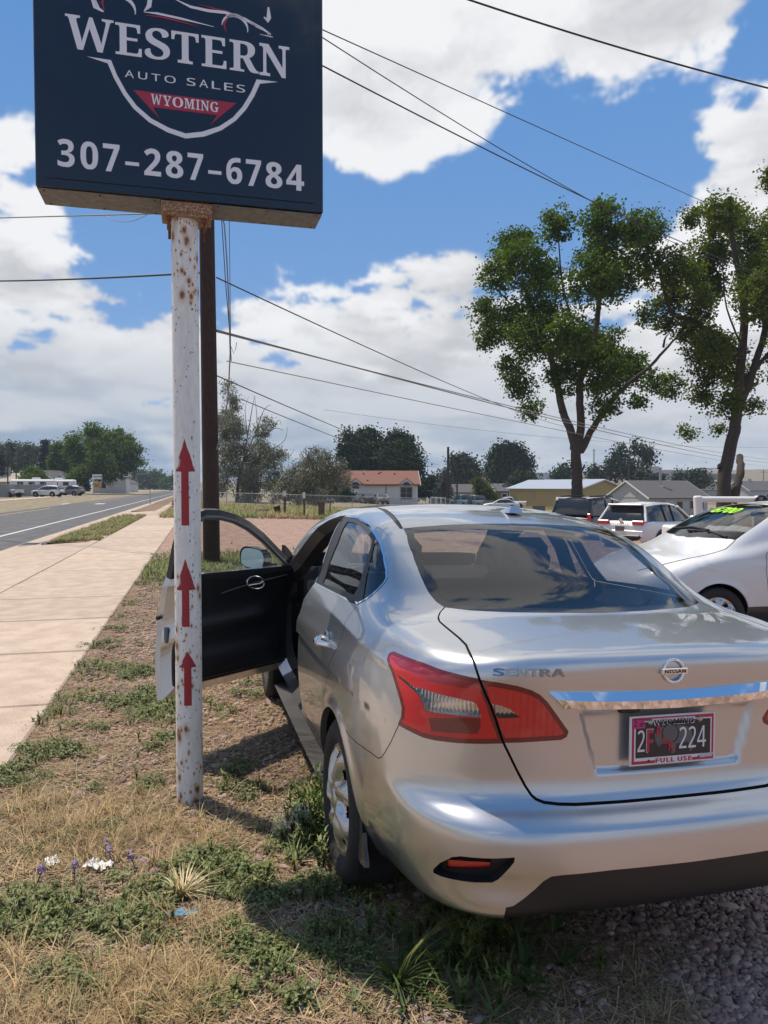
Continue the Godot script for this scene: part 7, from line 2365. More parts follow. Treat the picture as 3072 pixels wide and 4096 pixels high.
func parked() -> void:
	M.black_paint = mat(lin(0.012, 0.012, 0.014), 0.3, 0.0, 1.0)
	M.grey_paint = mat(lin(0.20, 0.21, 0.22), 0.4, 0.6, 1.0)
	M.teal_paint = mat(lin(0.06, 0.12, 0.13), 0.4, 0.0, 1.0)
	# the white saloon to the right, nose to the left, price on its windscreen
	var b := at_angle(PI / 2 + 0.14)
	var at := Vector3(6.95, -0.07, -8.85)
	var w := saloon("white_car", "white saloon car with a green price written on its windscreen", "car", M.white_paint, Transform3D(b, at), false, 2)
	var ws := body_point(body_uv(Vector3(-0.3, 1.3, 3.1)).x, body_uv(Vector3(-0.3, 1.3, 3.1)).y)
	var price := [["6", 0.20], ["7", 0.085], ["0", -0.03], ["0", -0.145]]
	for e in price:
		var p := top_point(e[1], 3.02)
		var q := top_point(e[1], 3.16)
		var r := top_point(e[1] + 0.02, 3.02)
		var right := Vector3(-1, 0, 0)
		var up := (Vector3(p.x, p.y, -p.z) - Vector3(q.x, q.y, -q.z)).normalized()
		var sl := (up + right * 0.28).normalized()
		var nrm := right.cross(up).normalized()
		var base := Node3D.new()
		base.name = "price_digit" if e[0] == "6" else "price_digit_%03d" % (price.find(e))
		base.transform = Transform3D(Basis(right, sl, nrm), Vector3(q.x, q.y, -q.z) + nrm * 0.012)
		w.add_child(base)
		lettering(base, e[0], "Droid Sans", 700, Vector2(-0.052, 0), Vector2(0.052, 0.15), 0.0, M.price_green, "painted_numeral", 0.002)
	for e in [[0.45, -0.30, 3.50], [0.05, -0.62, 3.54]]:
		var p := top_point(e[0], e[2])
		var q := top_point(e[1], 3.50)
		var m := (p + q) / 2
		m.y += 0.03
		put("wiper", tubem([Vector3(p.x, p.y + 0.015, -p.z), Vector3(m.x, m.y + 0.012, -m.z + 0.03), Vector3(q.x, q.y + 0.02, -q.z)], 0.013, 6), M.black, w)
	# the two big cars parked further down the lot
	var suv := [[-2.32, 0.35, 0.70, 0.70], [-2.24, 0.30, 0.86, 0.84], [-2.0, 0.28, 0.95, 0.90], [-1.5, 0.27, 1.01, 0.92], [-1.0, 0.27, 1.05, 0.92], [0.0, 0.27, 1.08, 0.92], [1.2, 0.27, 1.11, 0.92], [1.8, 0.29, 1.13, 0.91], [2.12, 0.34, 1.12, 0.88], [2.30, 0.42, 1.05, 0.82], [2.36, 0.50, 0.92, 0.76]]
	var cab := [[-1.15, 1.03, 1.05, 0.84, 0.80], [-0.35, 1.05, 1.60, 0.86, 0.64], [0.3, 1.06, 1.68, 0.87, 0.66], [0.9, 1.08, 1.69, 0.87, 0.66], [1.4, 1.09, 1.67, 0.86, 0.65], [1.95, 1.10, 1.61, 0.85, 0.62], [2.24, 1.08, 1.12, 0.82, 0.74]]
	var rg := spot(654.0, 26.0, -0.12)
	var r1 := small_car("white_suv", "white crossover car seen from behind, parked beside the black one", "car", rg, -0.80, suv, cab, M.white_paint, 0.365, [-1.42, 1.30], [0.42, 0.13, 1.06, 0.06], "large cars down the lot")
	lettering(r1, "ROGUE", "Droid Sans", 700, Vector2(-0.32, 0.98), Vector2(0.32, 1.04), 2.36, M.chrome, "badge")
	put("badge", tubem([Vector3(0, 1.12, 2.30), Vector3(0, 1.12, 2.34)], 0.07, 12), M.chrome, r1)
	put("roof_spoiler", boxm(Vector3(1.2, 0.05, 0.25), 0.02, Vector3(0, 1.63, 2.0)), M.white_paint, r1)
	put("lower_bumper", boxm(Vector3(1.66, 0.26, 0.10), 0.05, Vector3(0, 0.70, 2.34)), M.white_paint, r1)
	var bl := spot(598.0, 31.0, -0.12)
	var cab2 := [[-1.2, 1.06, 1.08, 0.86, 0.82], [-0.45, 1.08, 1.70, 0.88, 0.72], [0.3, 1.09, 1.80, 0.89, 0.74], [1.0, 1.10, 1.81, 0.89, 0.74], [1.7, 1.11, 1.80, 0.89, 0.74], [2.15, 1.11, 1.77, 0.88, 0.72], [2.32, 1.10, 1.14, 0.86, 0.80]]
	var r2 := small_car("black_suv", "boxy black four-wheel-drive with tinted windows behind the near cottonwood trunk", "car", bl, -0.72, suv, cab2, M.black_paint, 0.38, [-1.45, 1.35], [0.14, 0.42, 1.0, 0.05], "large cars down the lot", false)
	for s in [-0.62, 0.62]:
		put("roof_rail", tubem([Vector3(s, 1.86, 0.0), Vector3(s, 1.88, 1.0), Vector3(s, 1.86, 2.0)], 0.03, 6), M.black, r2)
	# small distant ones
	var sed := [[-2.25, 0.32, 0.62, 0.66], [-2.1, 0.26, 0.78, 0.82], [-1.3, 0.25, 0.92, 0.88], [0.0, 0.25, 0.96, 0.89], [1.3, 0.26, 0.98, 0.88], [2.05, 0.3, 0.97, 0.82], [2.25, 0.4, 0.8, 0.7]]
	var sc := [[-0.95, 0.92, 0.94, 0.80, 0.76], [-0.2, 0.95, 1.38, 0.82, 0.60], [0.5, 0.96, 1.46, 0.83, 0.60], [1.0, 0.97, 1.40, 0.82, 0.58], [1.65, 0.98, 1.0, 0.78, 0.70]]
	var tr := [[-2.6, 0.45, 0.85, 0.8], [-2.5, 0.4, 1.05, 0.92], [-1.5, 0.4, 1.12, 0.95], [0.0, 0.4, 1.14, 0.95], [1.5, 0.4, 1.12, 0.95], [2.6, 0.45, 1.12, 0.94]]
	var tc := [[-1.3, 1.1, 1.12, 0.86, 0.82], [-0.7, 1.1, 1.72, 0.88, 0.70], [0.1, 1.1, 1.78, 0.88, 0.72], [0.5, 1.1, 1.75, 0.88, 0.72], [0.75, 1.1, 1.14, 0.86, 0.80]]
	small_car("grey_car", "silver-grey car parked by the deck of the white house", "car", spot(380.0, 102.0), 0.25, sed, sc, M.grey_paint, 0.31, [-1.35, 1.3], [0.3, 0.12, 0.85, 0.0], "far parked cars")
	small_car("dark_car", "dark car beside the silver-grey one at the white house", "car", spot(368.0, 104.0), 0.25, sed, sc, M.black_paint, 0.31, [-1.35, 1.3], [0.3, 0.12, 0.85, 0.0], "far parked cars")
	small_car("white_roofed_car", "white car whose roof shows just over the silver car's roof", "car", spot(501.0, 92.0), 1.45, sed, sc, M.white_paint, 0.31, [-1.35, 1.3], [0.3, 0.12, 0.85, 0.0], "far parked cars")
	small_car("white_pickup", "white pickup truck before the brown house", "pickup truck", spot(509.0, 112.0), 1.35, tr, tc, M.white_paint, 0.38, [-1.6, 1.6], [0.12, 0.35, 0.9, 0.0], "far parked cars")
	small_car("silver_pickup", "silver pickup parked behind the white pickup", "pickup truck", spot(508.0, 122.0), 1.2, tr, tc, M.grey_paint, 0.38, [-1.6, 1.6], [0.12, 0.35, 0.9, 0.0], "far parked cars")
	small_car("teal_pickup", "dull teal pickup before the grey garage, left one", "pickup truck", spot(464.0, 100.0), 0.4, tr, tc, M.teal_paint, 0.38, [-1.6, 1.6], [0.12, 0.35, 0.9, 0.0], "far parked cars")
	small_car("teal_pickup", "dull teal pickup before the grey garage, right one", "pickup truck", spot(477.0, 98.0), 0.5, tr, tc, M.teal_paint, 0.38, [-1.6, 1.6], [0.12, 0.35, 0.9, 0.0], "far parked cars")
	small_car("black_truck", "black vehicle driving away where the road disappears", "car", Vector3(-64.14, -0.1, -226), 0.30, suv, cab, M.black_paint, 0.38, [-1.42, 1.3], [0.2, 0.2, 1.0, 0.0], "", false)
	small_car("white_wagon", "old white estate car in the fenced yard across the road", "car", Vector3(-50.57, 0, -112), 1.4, suv, cab, M.white_paint, 0.36, [-1.42, 1.3], [0.2, 0.2, 1.0, 0.0], "vehicles in the yard", false)
	small_car("white_truck", "white pickup at the left end of the fenced yard", "pickup truck", Vector3(-54.86, 0, -108), 1.2, tr, tc, M.white_paint, 0.38, [-1.6, 1.6], [0.12, 0.35, 0.9, 0.0], "vehicles in the yard", false)
	small_car("grey_wagon", "grey car at the right end of the fenced yard", "car", Vector3(-53.16, 0, -126), 1.4, suv, cab, M.grey_paint, 0.36, [-1.42, 1.3], [0.2, 0.2, 1.0, 0.0], "vehicles in the yard", false)
	# white steel hoist of a tow truck showing over the white saloon
	var h := thing("tow_hoist", "white steel hoist frame standing behind the white saloon", "hoist", spot(728.0, 17.0), -0.1)
	for s in [-1.0, 1.0]:
		put("upright", boxm(Vector3(0.16, 1.75, 0.2), 0.03, Vector3(s * 0.62, 0.87, 0), Basis(Vector3(0, 0, 1), -s * 0.06)), M.white_wood, h)
	put("crossbar", tubem([Vector3(-0.6, 1.66, 0), Vector3(0.6, 1.66, 0)], 0.07, 10), M.white_wood, h)
	put("winch", boxm(Vector3(0.5, 0.4, 0.4), 0.08, Vector3(-0.1, 1.25, -0.2)), M.black, h)
	put("pulley", tubem([Vector3(0.70, 1.62, -0.08), Vector3(0.70, 1.62, 0.1)], 0.14, 14), M.black, h)
	put("bed", boxm(Vector3(1.9, 0.35, 3.0), 0.05, Vector3(0.3, 0.75, -1.6)), M.white_wood, h)

func top_point(x: float, q: float) -> Vector3:
	var a := 0.7
	var b := 1.7
	for k in 30:
		var m := (a + b) / 2
		if body(x, m, q) < 0.0:
			a = m
		else:
			b = m
	return Vector3(x, a, q)

# ---------- weeds, dry grass, stones ----------
func blade(g: Geo, at: Vector3, lean: Vector3, h: float, w: float, bend: float, c: Color, seg := 3) -> void:
	var side := lean.cross(Vector3.UP).normalized()
	if side.length() < 0.1:
		side = Vector3.RIGHT
	g.col = c
	var prev := []
	for k in seg + 1:
		var t := float(k) / seg
		var p := at + Vector3.UP * h * t * (1.0 - 0.45 * bend * t) + lean * h * bend * t * t
		var ww := w * (1.0 - t * t) * 0.5 + 0.0002
		var nn := (Vector3.UP * 0.6 - lean * 0.3 + side.cross(lean).normalized() * 0.6).normalized()
		var a := g.vert(p - side * ww, nn)
		var b := g.vert(p + side * ww, nn)
		if prev.size():
			g.face(prev[0], prev[1], b)
			g.face(prev[0], b, a)
		prev = [a, b]

func mix3(a: Array, b: Array, t: float) -> Color:
	return Color(lerpf(a[0], b[0], t), lerpf(a[1], b[1], t), lerpf(a[2], b[2], t))

func plant_mesh(kind: String, r: RandomNumberGenerator) -> ArrayMesh:
	var g := Geo.new()
	if kind == "grass":        # green tuft
		for k in 16:
			var a := r.randf() * TAU
			var d := Vector3(cos(a), 0, sin(a))
			blade(g, d * r.randf() * 0.02, d, r.randf_range(0.05, 0.13), r.randf_range(0.003, 0.006), r.randf_range(0.3, 1.0), mix3([0.08, 0.115, 0.022], [0.21, 0.24, 0.055], r.randf()))
	elif kind == "dry":        # bleached tuft
		for k in 18:
			var a := r.randf() * TAU
			var d := Vector3(cos(a), 0, sin(a))
			blade(g, d * r.randf() * 0.03, d, r.randf_range(0.05, 0.15), r.randf_range(0.002, 0.004), r.randf_range(0.4, 1.5), mix3([0.20, 0.13, 0.055], [0.46, 0.34, 0.17], r.randf()))
	elif kind == "straw":      # fallen stalks
		for k in 9:
			var a := r.randf() * TAU
			var d := Vector3(cos(a), 0, sin(a))
			var p := Vector3(r.randfn() * 0.05, r.randf_range(0.004, 0.02), r.randfn() * 0.05)
			var q := p + d * r.randf_range(0.04, 0.14) + Vector3.UP * r.randf_range(-0.004, 0.015)
			var s := d.cross(Vector3.UP) * r.randf_range(0.001, 0.0024)
			g.col = mix3([0.16, 0.10, 0.055], [0.50, 0.38, 0.22], r.randf())
			g.quad(p - s, p + s, q + s, q - s)
	elif kind == "mat":        # low creeping weed with tiny leaves
		for k in 12:
			var a := r.randf() * TAU
			var d := Vector3(cos(a), 0, sin(a))
			var L := r.randf_range(0.03, 0.085)
			for j in 8:
				var t := (j + 1) / 8.0
				var p := d * L * t + Vector3.UP * (0.035 * sin(t * 2.4) + r.randf() * 0.012)
				var s := r.randf_range(0.006, 0.012)
				var n := Vector3(r.randfn() * 0.5, 1, r.randfn() * 0.5).normalized()
				var u := n.cross(Vector3(r.randfn(), 0.1, r.randfn())).normalized()
				var w := n.cross(u)
				g.col = mix3([0.085, 0.11, 0.03], [0.21, 0.235, 0.08], r.randf())
				g.quad(p - u * s, p - w * s * 0.5, p + u * s, p + w * s * 0.5)
	elif kind == "herb":       # upright leafy weed
		for k in 5:
			var a := r.randf() * TAU
			var d := Vector3(cos(a), 0, sin(a)) * r.randf_range(0.1, 0.5)
			var H := r.randf_range(0.07, 0.17)
			blade(g, Vector3.ZERO, d, H, 0.004, 0.5, Color(0.08, 0.10, 0.035))
			for j in 9:
				var t := r.randf_range(0.25, 1.0)
				var p := Vector3.UP * H * t * 0.9 + d * H * 0.5 * t * t
				var b := r.randf() * TAU
				blade(g, p, Vector3(cos(b), 0, sin(b)), r.randf_range(0.018, 0.04), r.randf_range(0.005, 0.010), 0.8, mix3([0.075, 0.105, 0.025], [0.18, 0.215, 0.06], r.randf()), 2)
	elif kind == "broad":      # rosette of wide leaves
		for k in 11:
			var a := r.randf() * TAU
			var d := Vector3(cos(a), 0, sin(a))
			blade(g, Vector3.ZERO, d, r.randf_range(0.08, 0.17), r.randf_range(0.010, 0.020), r.randf_range(0.7, 1.3), mix3([0.05, 0.085, 0.022], [0.11, 0.155, 0.05], r.randf()), 4)
	return g.mesh()

func stone_mesh(r: RandomNumberGenerator) -> ArrayMesh:
	var g := Geo.new()
	var rings := 5
	var sides := 8
	var s := Vector3(r.randf_range(0.8, 1.2), r.randf_range(0.5, 0.8), r.randf_range(0.7, 1.0))
	var off := r.randf() * 100.0
	var rows := []
	for k in rings + 1:
		var e := PI * (float(k) / rings - 0.5)
		var row := []
		for j in sides + 1:
			var a := TAU * (j % sides) / sides
			var d := Vector3(cos(a) * cos(e), sin(e), -sin(a) * cos(e))
			row.append(d * s * (1.0 + 0.30 * noise.get_noise_3d(d.x * 1.3 + off, d.y * 1.3, d.z * 1.3)))
		rows.append(row)
	grid_skin(g, rows)
	return g.mesh()

func scatter(called: String, mesh: Mesh, m: Material, places: Array, tints: PackedColorArray) -> void:
	if places.is_empty():
		return
	var mm := MultiMesh.new()
	mm.transform_format = MultiMesh.TRANSFORM_3D
	mm.use_colors = true
	mm.mesh = mesh
	mm.instance_count = places.size()
	for k in places.size():
		mm.set_instance_transform(k, places[k])
		mm.set_instance_color(k, tints[k])
	var o := MultiMeshInstance3D.new()
	o.multimesh = mm
	o.material_override = m
	o.name = numbered(called)
	add_child(o)
	stuff(o)

# how thick each kind grows at a spot: patches [x, z, radius, amount]
func patch(list: Array, x: float, z: float) -> float:
	var s := 0.0
	for p in list:
		var d: float = Vector2(x - p[0], z - p[1]).length_squared() / (p[2] * p[2])
		if d < 5.0:
			s += p[3] * exp(-d)
	return s

func plants() -> void:
	var r := RandomNumberGenerator.new()
	r.seed = 12
	var lm := mat(Color.WHITE, 0.6)
	lm.vertex_color_use_as_albedo = true
	lm.backlight_enabled = true
	lm.backlight = Color(0.5, 0.5, 0.35)
	var dm := mat(Color.WHITE, 0.75)
	dm.vertex_color_use_as_albedo = true
	var green := [[-2.27, -5.06, 0.07, 1.20], [-2.24, -4.83, 0.06, 1.00], [-1.91, -4.35, 0.16, 1.30], [-1.99, -4.31, 0.08, 0.90], [-2.03, -4.08, 0.09, 1.30], [-1.92, -3.84, 0.09, 1.20], [-1.83, -3.98, 0.08, 0.80], [-1.96, -4.81, 0.12, 0.70], [-1.82, -4.76, 0.06, 0.50], [-1.62, -3.85, 0.05, 0.50], [-1.39, -4.23, 0.08, 0.70], [-1.37, -4.45, 0.09, 0.90], [-1.62, -5.26, 0.22, 1.30], [-1.21, -3.82, 0.07, 0.90], [-1.44, -4.88, 0.09, 0.80], [-1.91, -5.26, 0.08, 0.50], [-2.27, -5.38, 0.17, 0.70], [-0.92, -3.52, 0.05, 1.00], [-1.50, -3.12, 0.05, 0.60], [-0.69, -3.77, 0.10, 0.90], [-0.88, -3.88, 0.07, 0.60], [-0.67, -2.95, 0.14, 1.30], [-0.78, -2.99, 0.08, 0.90], [-0.41, -2.76, 0.10, 1.10], [-0.53, -2.48, 0.09, 0.90], [-0.42, -2.45, 0.06, 0.70], [-0.32, -2.32, 0.06, 0.70], [-0.25, -2.81, 0.07, 0.80], [-0.16, -2.48, 0.10, 1.00], [-0.42, -2.24, 0.06, 0.70], [-0.25, -2.19, 0.06, 0.80], [-0.52, -2.19, 0.06, 0.50], [-0.36, -3.07, 0.06, 0.90], [-0.11, -2.81, 0.07, 0.90], [-0.44, -3.18, 0.07, 0.70], [-0.35, -3.49, 0.06, 1.00], [-0.16, -2.27, 0.03, 0.30], [-4.54, -14.93, 0.31, 1.20], [-4.12, -12.57, 0.19, 1.20], [-3.42, -9.89, 0.13, 1.00], [-3.17, -8.79, 0.11, 1.00], [-2.96, -8.07, 0.15, 0.90], [-2.76, -7.25, 0.17, 1.00], [-2.55, -6.42, 0.21, 1.20], [-2.38, -5.52, 0.13, 1.00], [-2.41, -7.32, 0.13, 0.50], [-2.12, -6.22, 0.24, 1.00], [-1.75, -5.44, 0.25, 1.20], [-1.54, -5.09, 0.17, 1.10], [-7.22, -25.47, 0.26, 0.80], [-1.15, -5.62, 0.12, 0.60], [-0.96, -5.53, 0.09, 0.70], [-1.17, -5.14, 0.13, 0.80], [-1.08, -5.84, 0.08, 0.50], [-1.34, -2.63, 0.18, 1.40], [-1.04, -2.32, 0.06, 0.90], [-0.91, -2.25, 0.04, 0.90], [-0.89, -2.60, 0.12, 0.70], [-1.03, -2.60, 0.10, 0.50], [-0.67, -2.90, 0.17, 0.90], [-1.19, -2.74, 0.11, 0.50]]
	var dryp := [[-1.66, -3.51, 0.21, 1.00], [-1.41, -3.46, 0.22, 1.00], [-1.25, -3.33, 0.21, 1.10], [-1.40, -3.17, 0.20, 1.00], [-1.02, -3.28, 0.17, 0.80], [-0.86, -3.11, 0.13, 0.80], [-1.82, -3.59, 0.14, 0.90], [-1.24, -3.62, 0.15, 0.60], [-0.82, -3.25, 0.15, 1.00], [-0.65, -3.20, 0.10, 0.50], [-0.61, -2.58, 0.11, 0.90], [-0.61, -2.32, 0.12, 0.80], [-0.57, -2.19, 0.10, 1.00], [-0.63, -3.73, 0.08, 0.60], [-0.46, -3.80, 0.08, 0.50], [-0.49, -2.62, 0.07, 0.40], [-0.40, -2.90, 0.09, 0.50], [-0.96, -2.20, 0.22, 0.70], [-0.75, -2.20, 0.17, 0.60], [-0.61, -2.17, 0.13, 0.70], [-1.17, -2.35, 0.19, 0.40]]
	var kinds := {"grass": [], "dry": [], "straw": [], "mat": [], "herb": [], "broad": []}
	var tints := {}
	for k in kinds:
		kinds[k] = [[], [], []]
		tints[k] = [PackedColorArray(), PackedColorArray(), PackedColorArray()]
	var add := func(kind: String, x: float, y: float, z: float, s: float) -> void:
		var v := r.randi() % 3
		kinds[kind][v].append(Transform3D(Basis(Vector3.UP, r.randf() * TAU) * Basis(Vector3.RIGHT, r.randfn() * 0.12) * Basis.from_scale(Vector3(s, s * r.randf_range(0.8, 1.2), s)), Vector3(x, y, z)))
		var f := r.randf_range(0.75, 1.2)
		tints[kind][v].append(Color(f * r.randf_range(0.9, 1.12), f, f * r.randf_range(0.85, 1.05)))
	# near weeds, thinning with distance
	for k in 80000:
		var d := 1.75 + 13.0 * pow(r.randf(), 1.7)
		var t := r.randf_range(-0.62, 0.42)
		var x := d * t
		var z := -d
		var l := lat(x, z)
		if l < 0.0 and not (l > -0.10 and noise.get_noise_2d(x * 3.0, z * 3.0) > 0.15):
			continue
		if l > 3.2 or (l > 2.2 and d > 5.5):
			continue
		var y := surface_y(l) + 0.004
		var n1 := noise.get_noise_2d(x * 1.7, z * 1.7)
		var n2 := noise.get_noise_2d(x * 4.1 + 30.0, z * 4.1)
		var gr := 0.62 * patch(green, x, z) + 0.30 * n1 + 0.30 * n2 - 0.04
		var dr := patch(dryp, x, z) + 0.25 * n2 - 0.2 * n1
		var wall_off := sm(3.0, 1.7, l + 0.5 * n1)
		if gr > r.randf() * 1.15 and gr * wall_off > 0.12:
			var q := r.randf()
			if q < 0.50:
				add.call("mat", x, y, z, r.randf_range(0.55, 1.05))
			elif q < 0.80:
				add.call("grass", x, y, z, r.randf_range(0.3, 0.75))
			elif q < 0.95:
				add.call("herb", x, y, z, r.randf_range(0.35, 0.75))
			elif r.randf() < 0.6:
				add.call("broad", x, y, z, r.randf_range(0.3, 0.7))
		elif dr * 0.5 > r.randf() and wall_off > 0.3:
			add.call("dry" if r.randf() < 0.42 else "straw", x, y, z, r.randf_range(0.4, 0.9))
		elif r.randf() < 0.24 * wall_off:
			add.call("straw", x, y, z, r.randf_range(0.6, 1.1))
	# lush clump against the rear wheel and the tall grass by it
	for k in 160:
		var x := -0.26 + r.randfn() * 0.09
		var z := -3.42 + r.randfn() * 0.22
		add.call("herb" if r.randf() < 0.8 else "grass", x, surface_y(lat(x, z)), z, r.randf_range(0.8, 1.4))
	for k in 9:
		add.call("broad", 0.02 + r.randfn() * 0.07, 0.0, -2.22 + r.randfn() * 0.05, r.randf_range(0.5, 0.9))
	for k in 60:
		var x := 0.28 + r.randfn() * 0.16
		var z := -2.42 + r.randfn() * 0.13
		add.call("herb" if r.randf() < 0.6 else "broad", x, surface_y(lat(x, z)), z, r.randf_range(0.7, 1.3))
	# verge of grass between kerb and pavement, and round the wooden pole
	for k in 9000:
		var l := r.randf_range(-3.1, -1.82)
		var s := r.randf_range(22.1, 41.4)
		if noise.get_noise_2d(l * 1.6, s * 0.9) > -0.12 + r.randf() * 0.2:
			var p := road(l, s, 0.012)
			add.call("grass" if r.randf() < 0.72 else "dry", p.x, p.y, p.z, r.randf_range(0.8, 1.5))
	for k in 2600:
		var p := Vector3(-3.1 + r.randfn() * 1.1, 0, -14.3 + r.randfn() * 1.4)
		if lat(p.x, p.z) > 0.02:
			add.call("grass" if r.randf() < 0.75 else "mat", p.x, p.y, p.z, r.randf_range(0.8, 1.8))
	for k in 500:
		var s := r.randf_range(49.0, 56.0)
		var p := road(r.randf_range(-0.8, 0.6), s, 0.02)
		if s > 50.0:
			add.call("grass", p.x, p.y, p.z, r.randf_range(0.8, 1.6))
	# rough grass at the back of the lot
	for k in 16000:
		var s := r.randf_range(37.5, 62.0)
		var l := r.randf_range(-1.0, 26.0)
		var p := road(l, s, surface_y(l))
		add.call("grass" if noise.get_noise_2d(p.x * 0.4, p.z * 0.4) > -0.1 else "dry", p.x, p.y, p.z, r.randf_range(1.6, 3.6))
	var names := {"grass": "grass", "dry": "dry_grass", "straw": "straw", "mat": "creeping_weeds", "herb": "leafy_weeds", "broad": "broad_leaved_weeds"}
	var about := {"grass": "green grass tufts", "dry": "bleached dry grass tufts", "straw": "fallen straw stalks", "mat": "low creeping weeds", "herb": "upright leafy weeds", "broad": "broad-leaved weeds"}
	for k in kinds:
		for v in 3:
			scatter(names[k], plant_mesh(k, r), dm if k in ["dry", "straw"] else lm, kinds[k][v], tints[k][v])
	# stones: thick under and behind the silver car, scattered elsewhere
	var sm_ := mat(Color.WHITE, 0.85)
	sm_.vertex_color_use_as_albedo = true
	var st := [[], [], [], []]
	var sc := [PackedColorArray(), PackedColorArray(), PackedColorArray(), PackedColorArray()]
	var tones := [[0.30, 0.20, 0.165], [0.36, 0.235, 0.19], [0.30, 0.215, 0.18], [0.23, 0.165, 0.14], [0.40, 0.30, 0.24], [0.23, 0.135, 0.115]]
	for k in 130000:
		var d := 1.8 + 16.0 * pow(r.randf(), 2.0)
		var t := r.randf_range(-0.42, 0.62)
		var x := d * t
		var z := -d
		var l := lat(x, z)
		if l < 0.12:
			continue
		var n1 := noise.get_noise_2d(x * 1.3 + 9.0, z * 1.3)
		var dens := sm(1.5, 2.6, l + 0.6 * n1)
		if d > 4.2:
			dens = maxf(dens, 0.75 * sm(4.2, 6.0, d) * sm(0.05, 0.4, l + 0.3 * n1))
		dens = maxf(dens, 0.30)
		if r.randf() > dens:
			continue
		var v := r.randi() % 4
		var s := (0.006 + 0.008 * pow(r.randf(), 2.0)) * (1.0 + 0.06 * d)
		if r.randf() < 0.03:
			s *= 1.7
		st[v].append(Transform3D(Basis(Vector3.UP, r.randf() * TAU) * Basis(Vector3.RIGHT, r.randfn() * 0.3) * Basis.from_scale(Vector3(s * r.randf_range(0.8, 1.35), s, s)), Vector3(x, surface_y(l) + s * r.randf_range(0.0, 0.45) + (0.004 if dens > 0.5 else 0.01), z)))
		var c: Array = tones[r.randi() % tones.size()]
		var f := r.randf_range(0.75, 1.2)
		sc[v].append(Color(c[0] * f, c[1] * f, c[2] * f))
	for v in 4:
		scatter("pebbles", stone_mesh(r), sm_, st[v], sc[v])

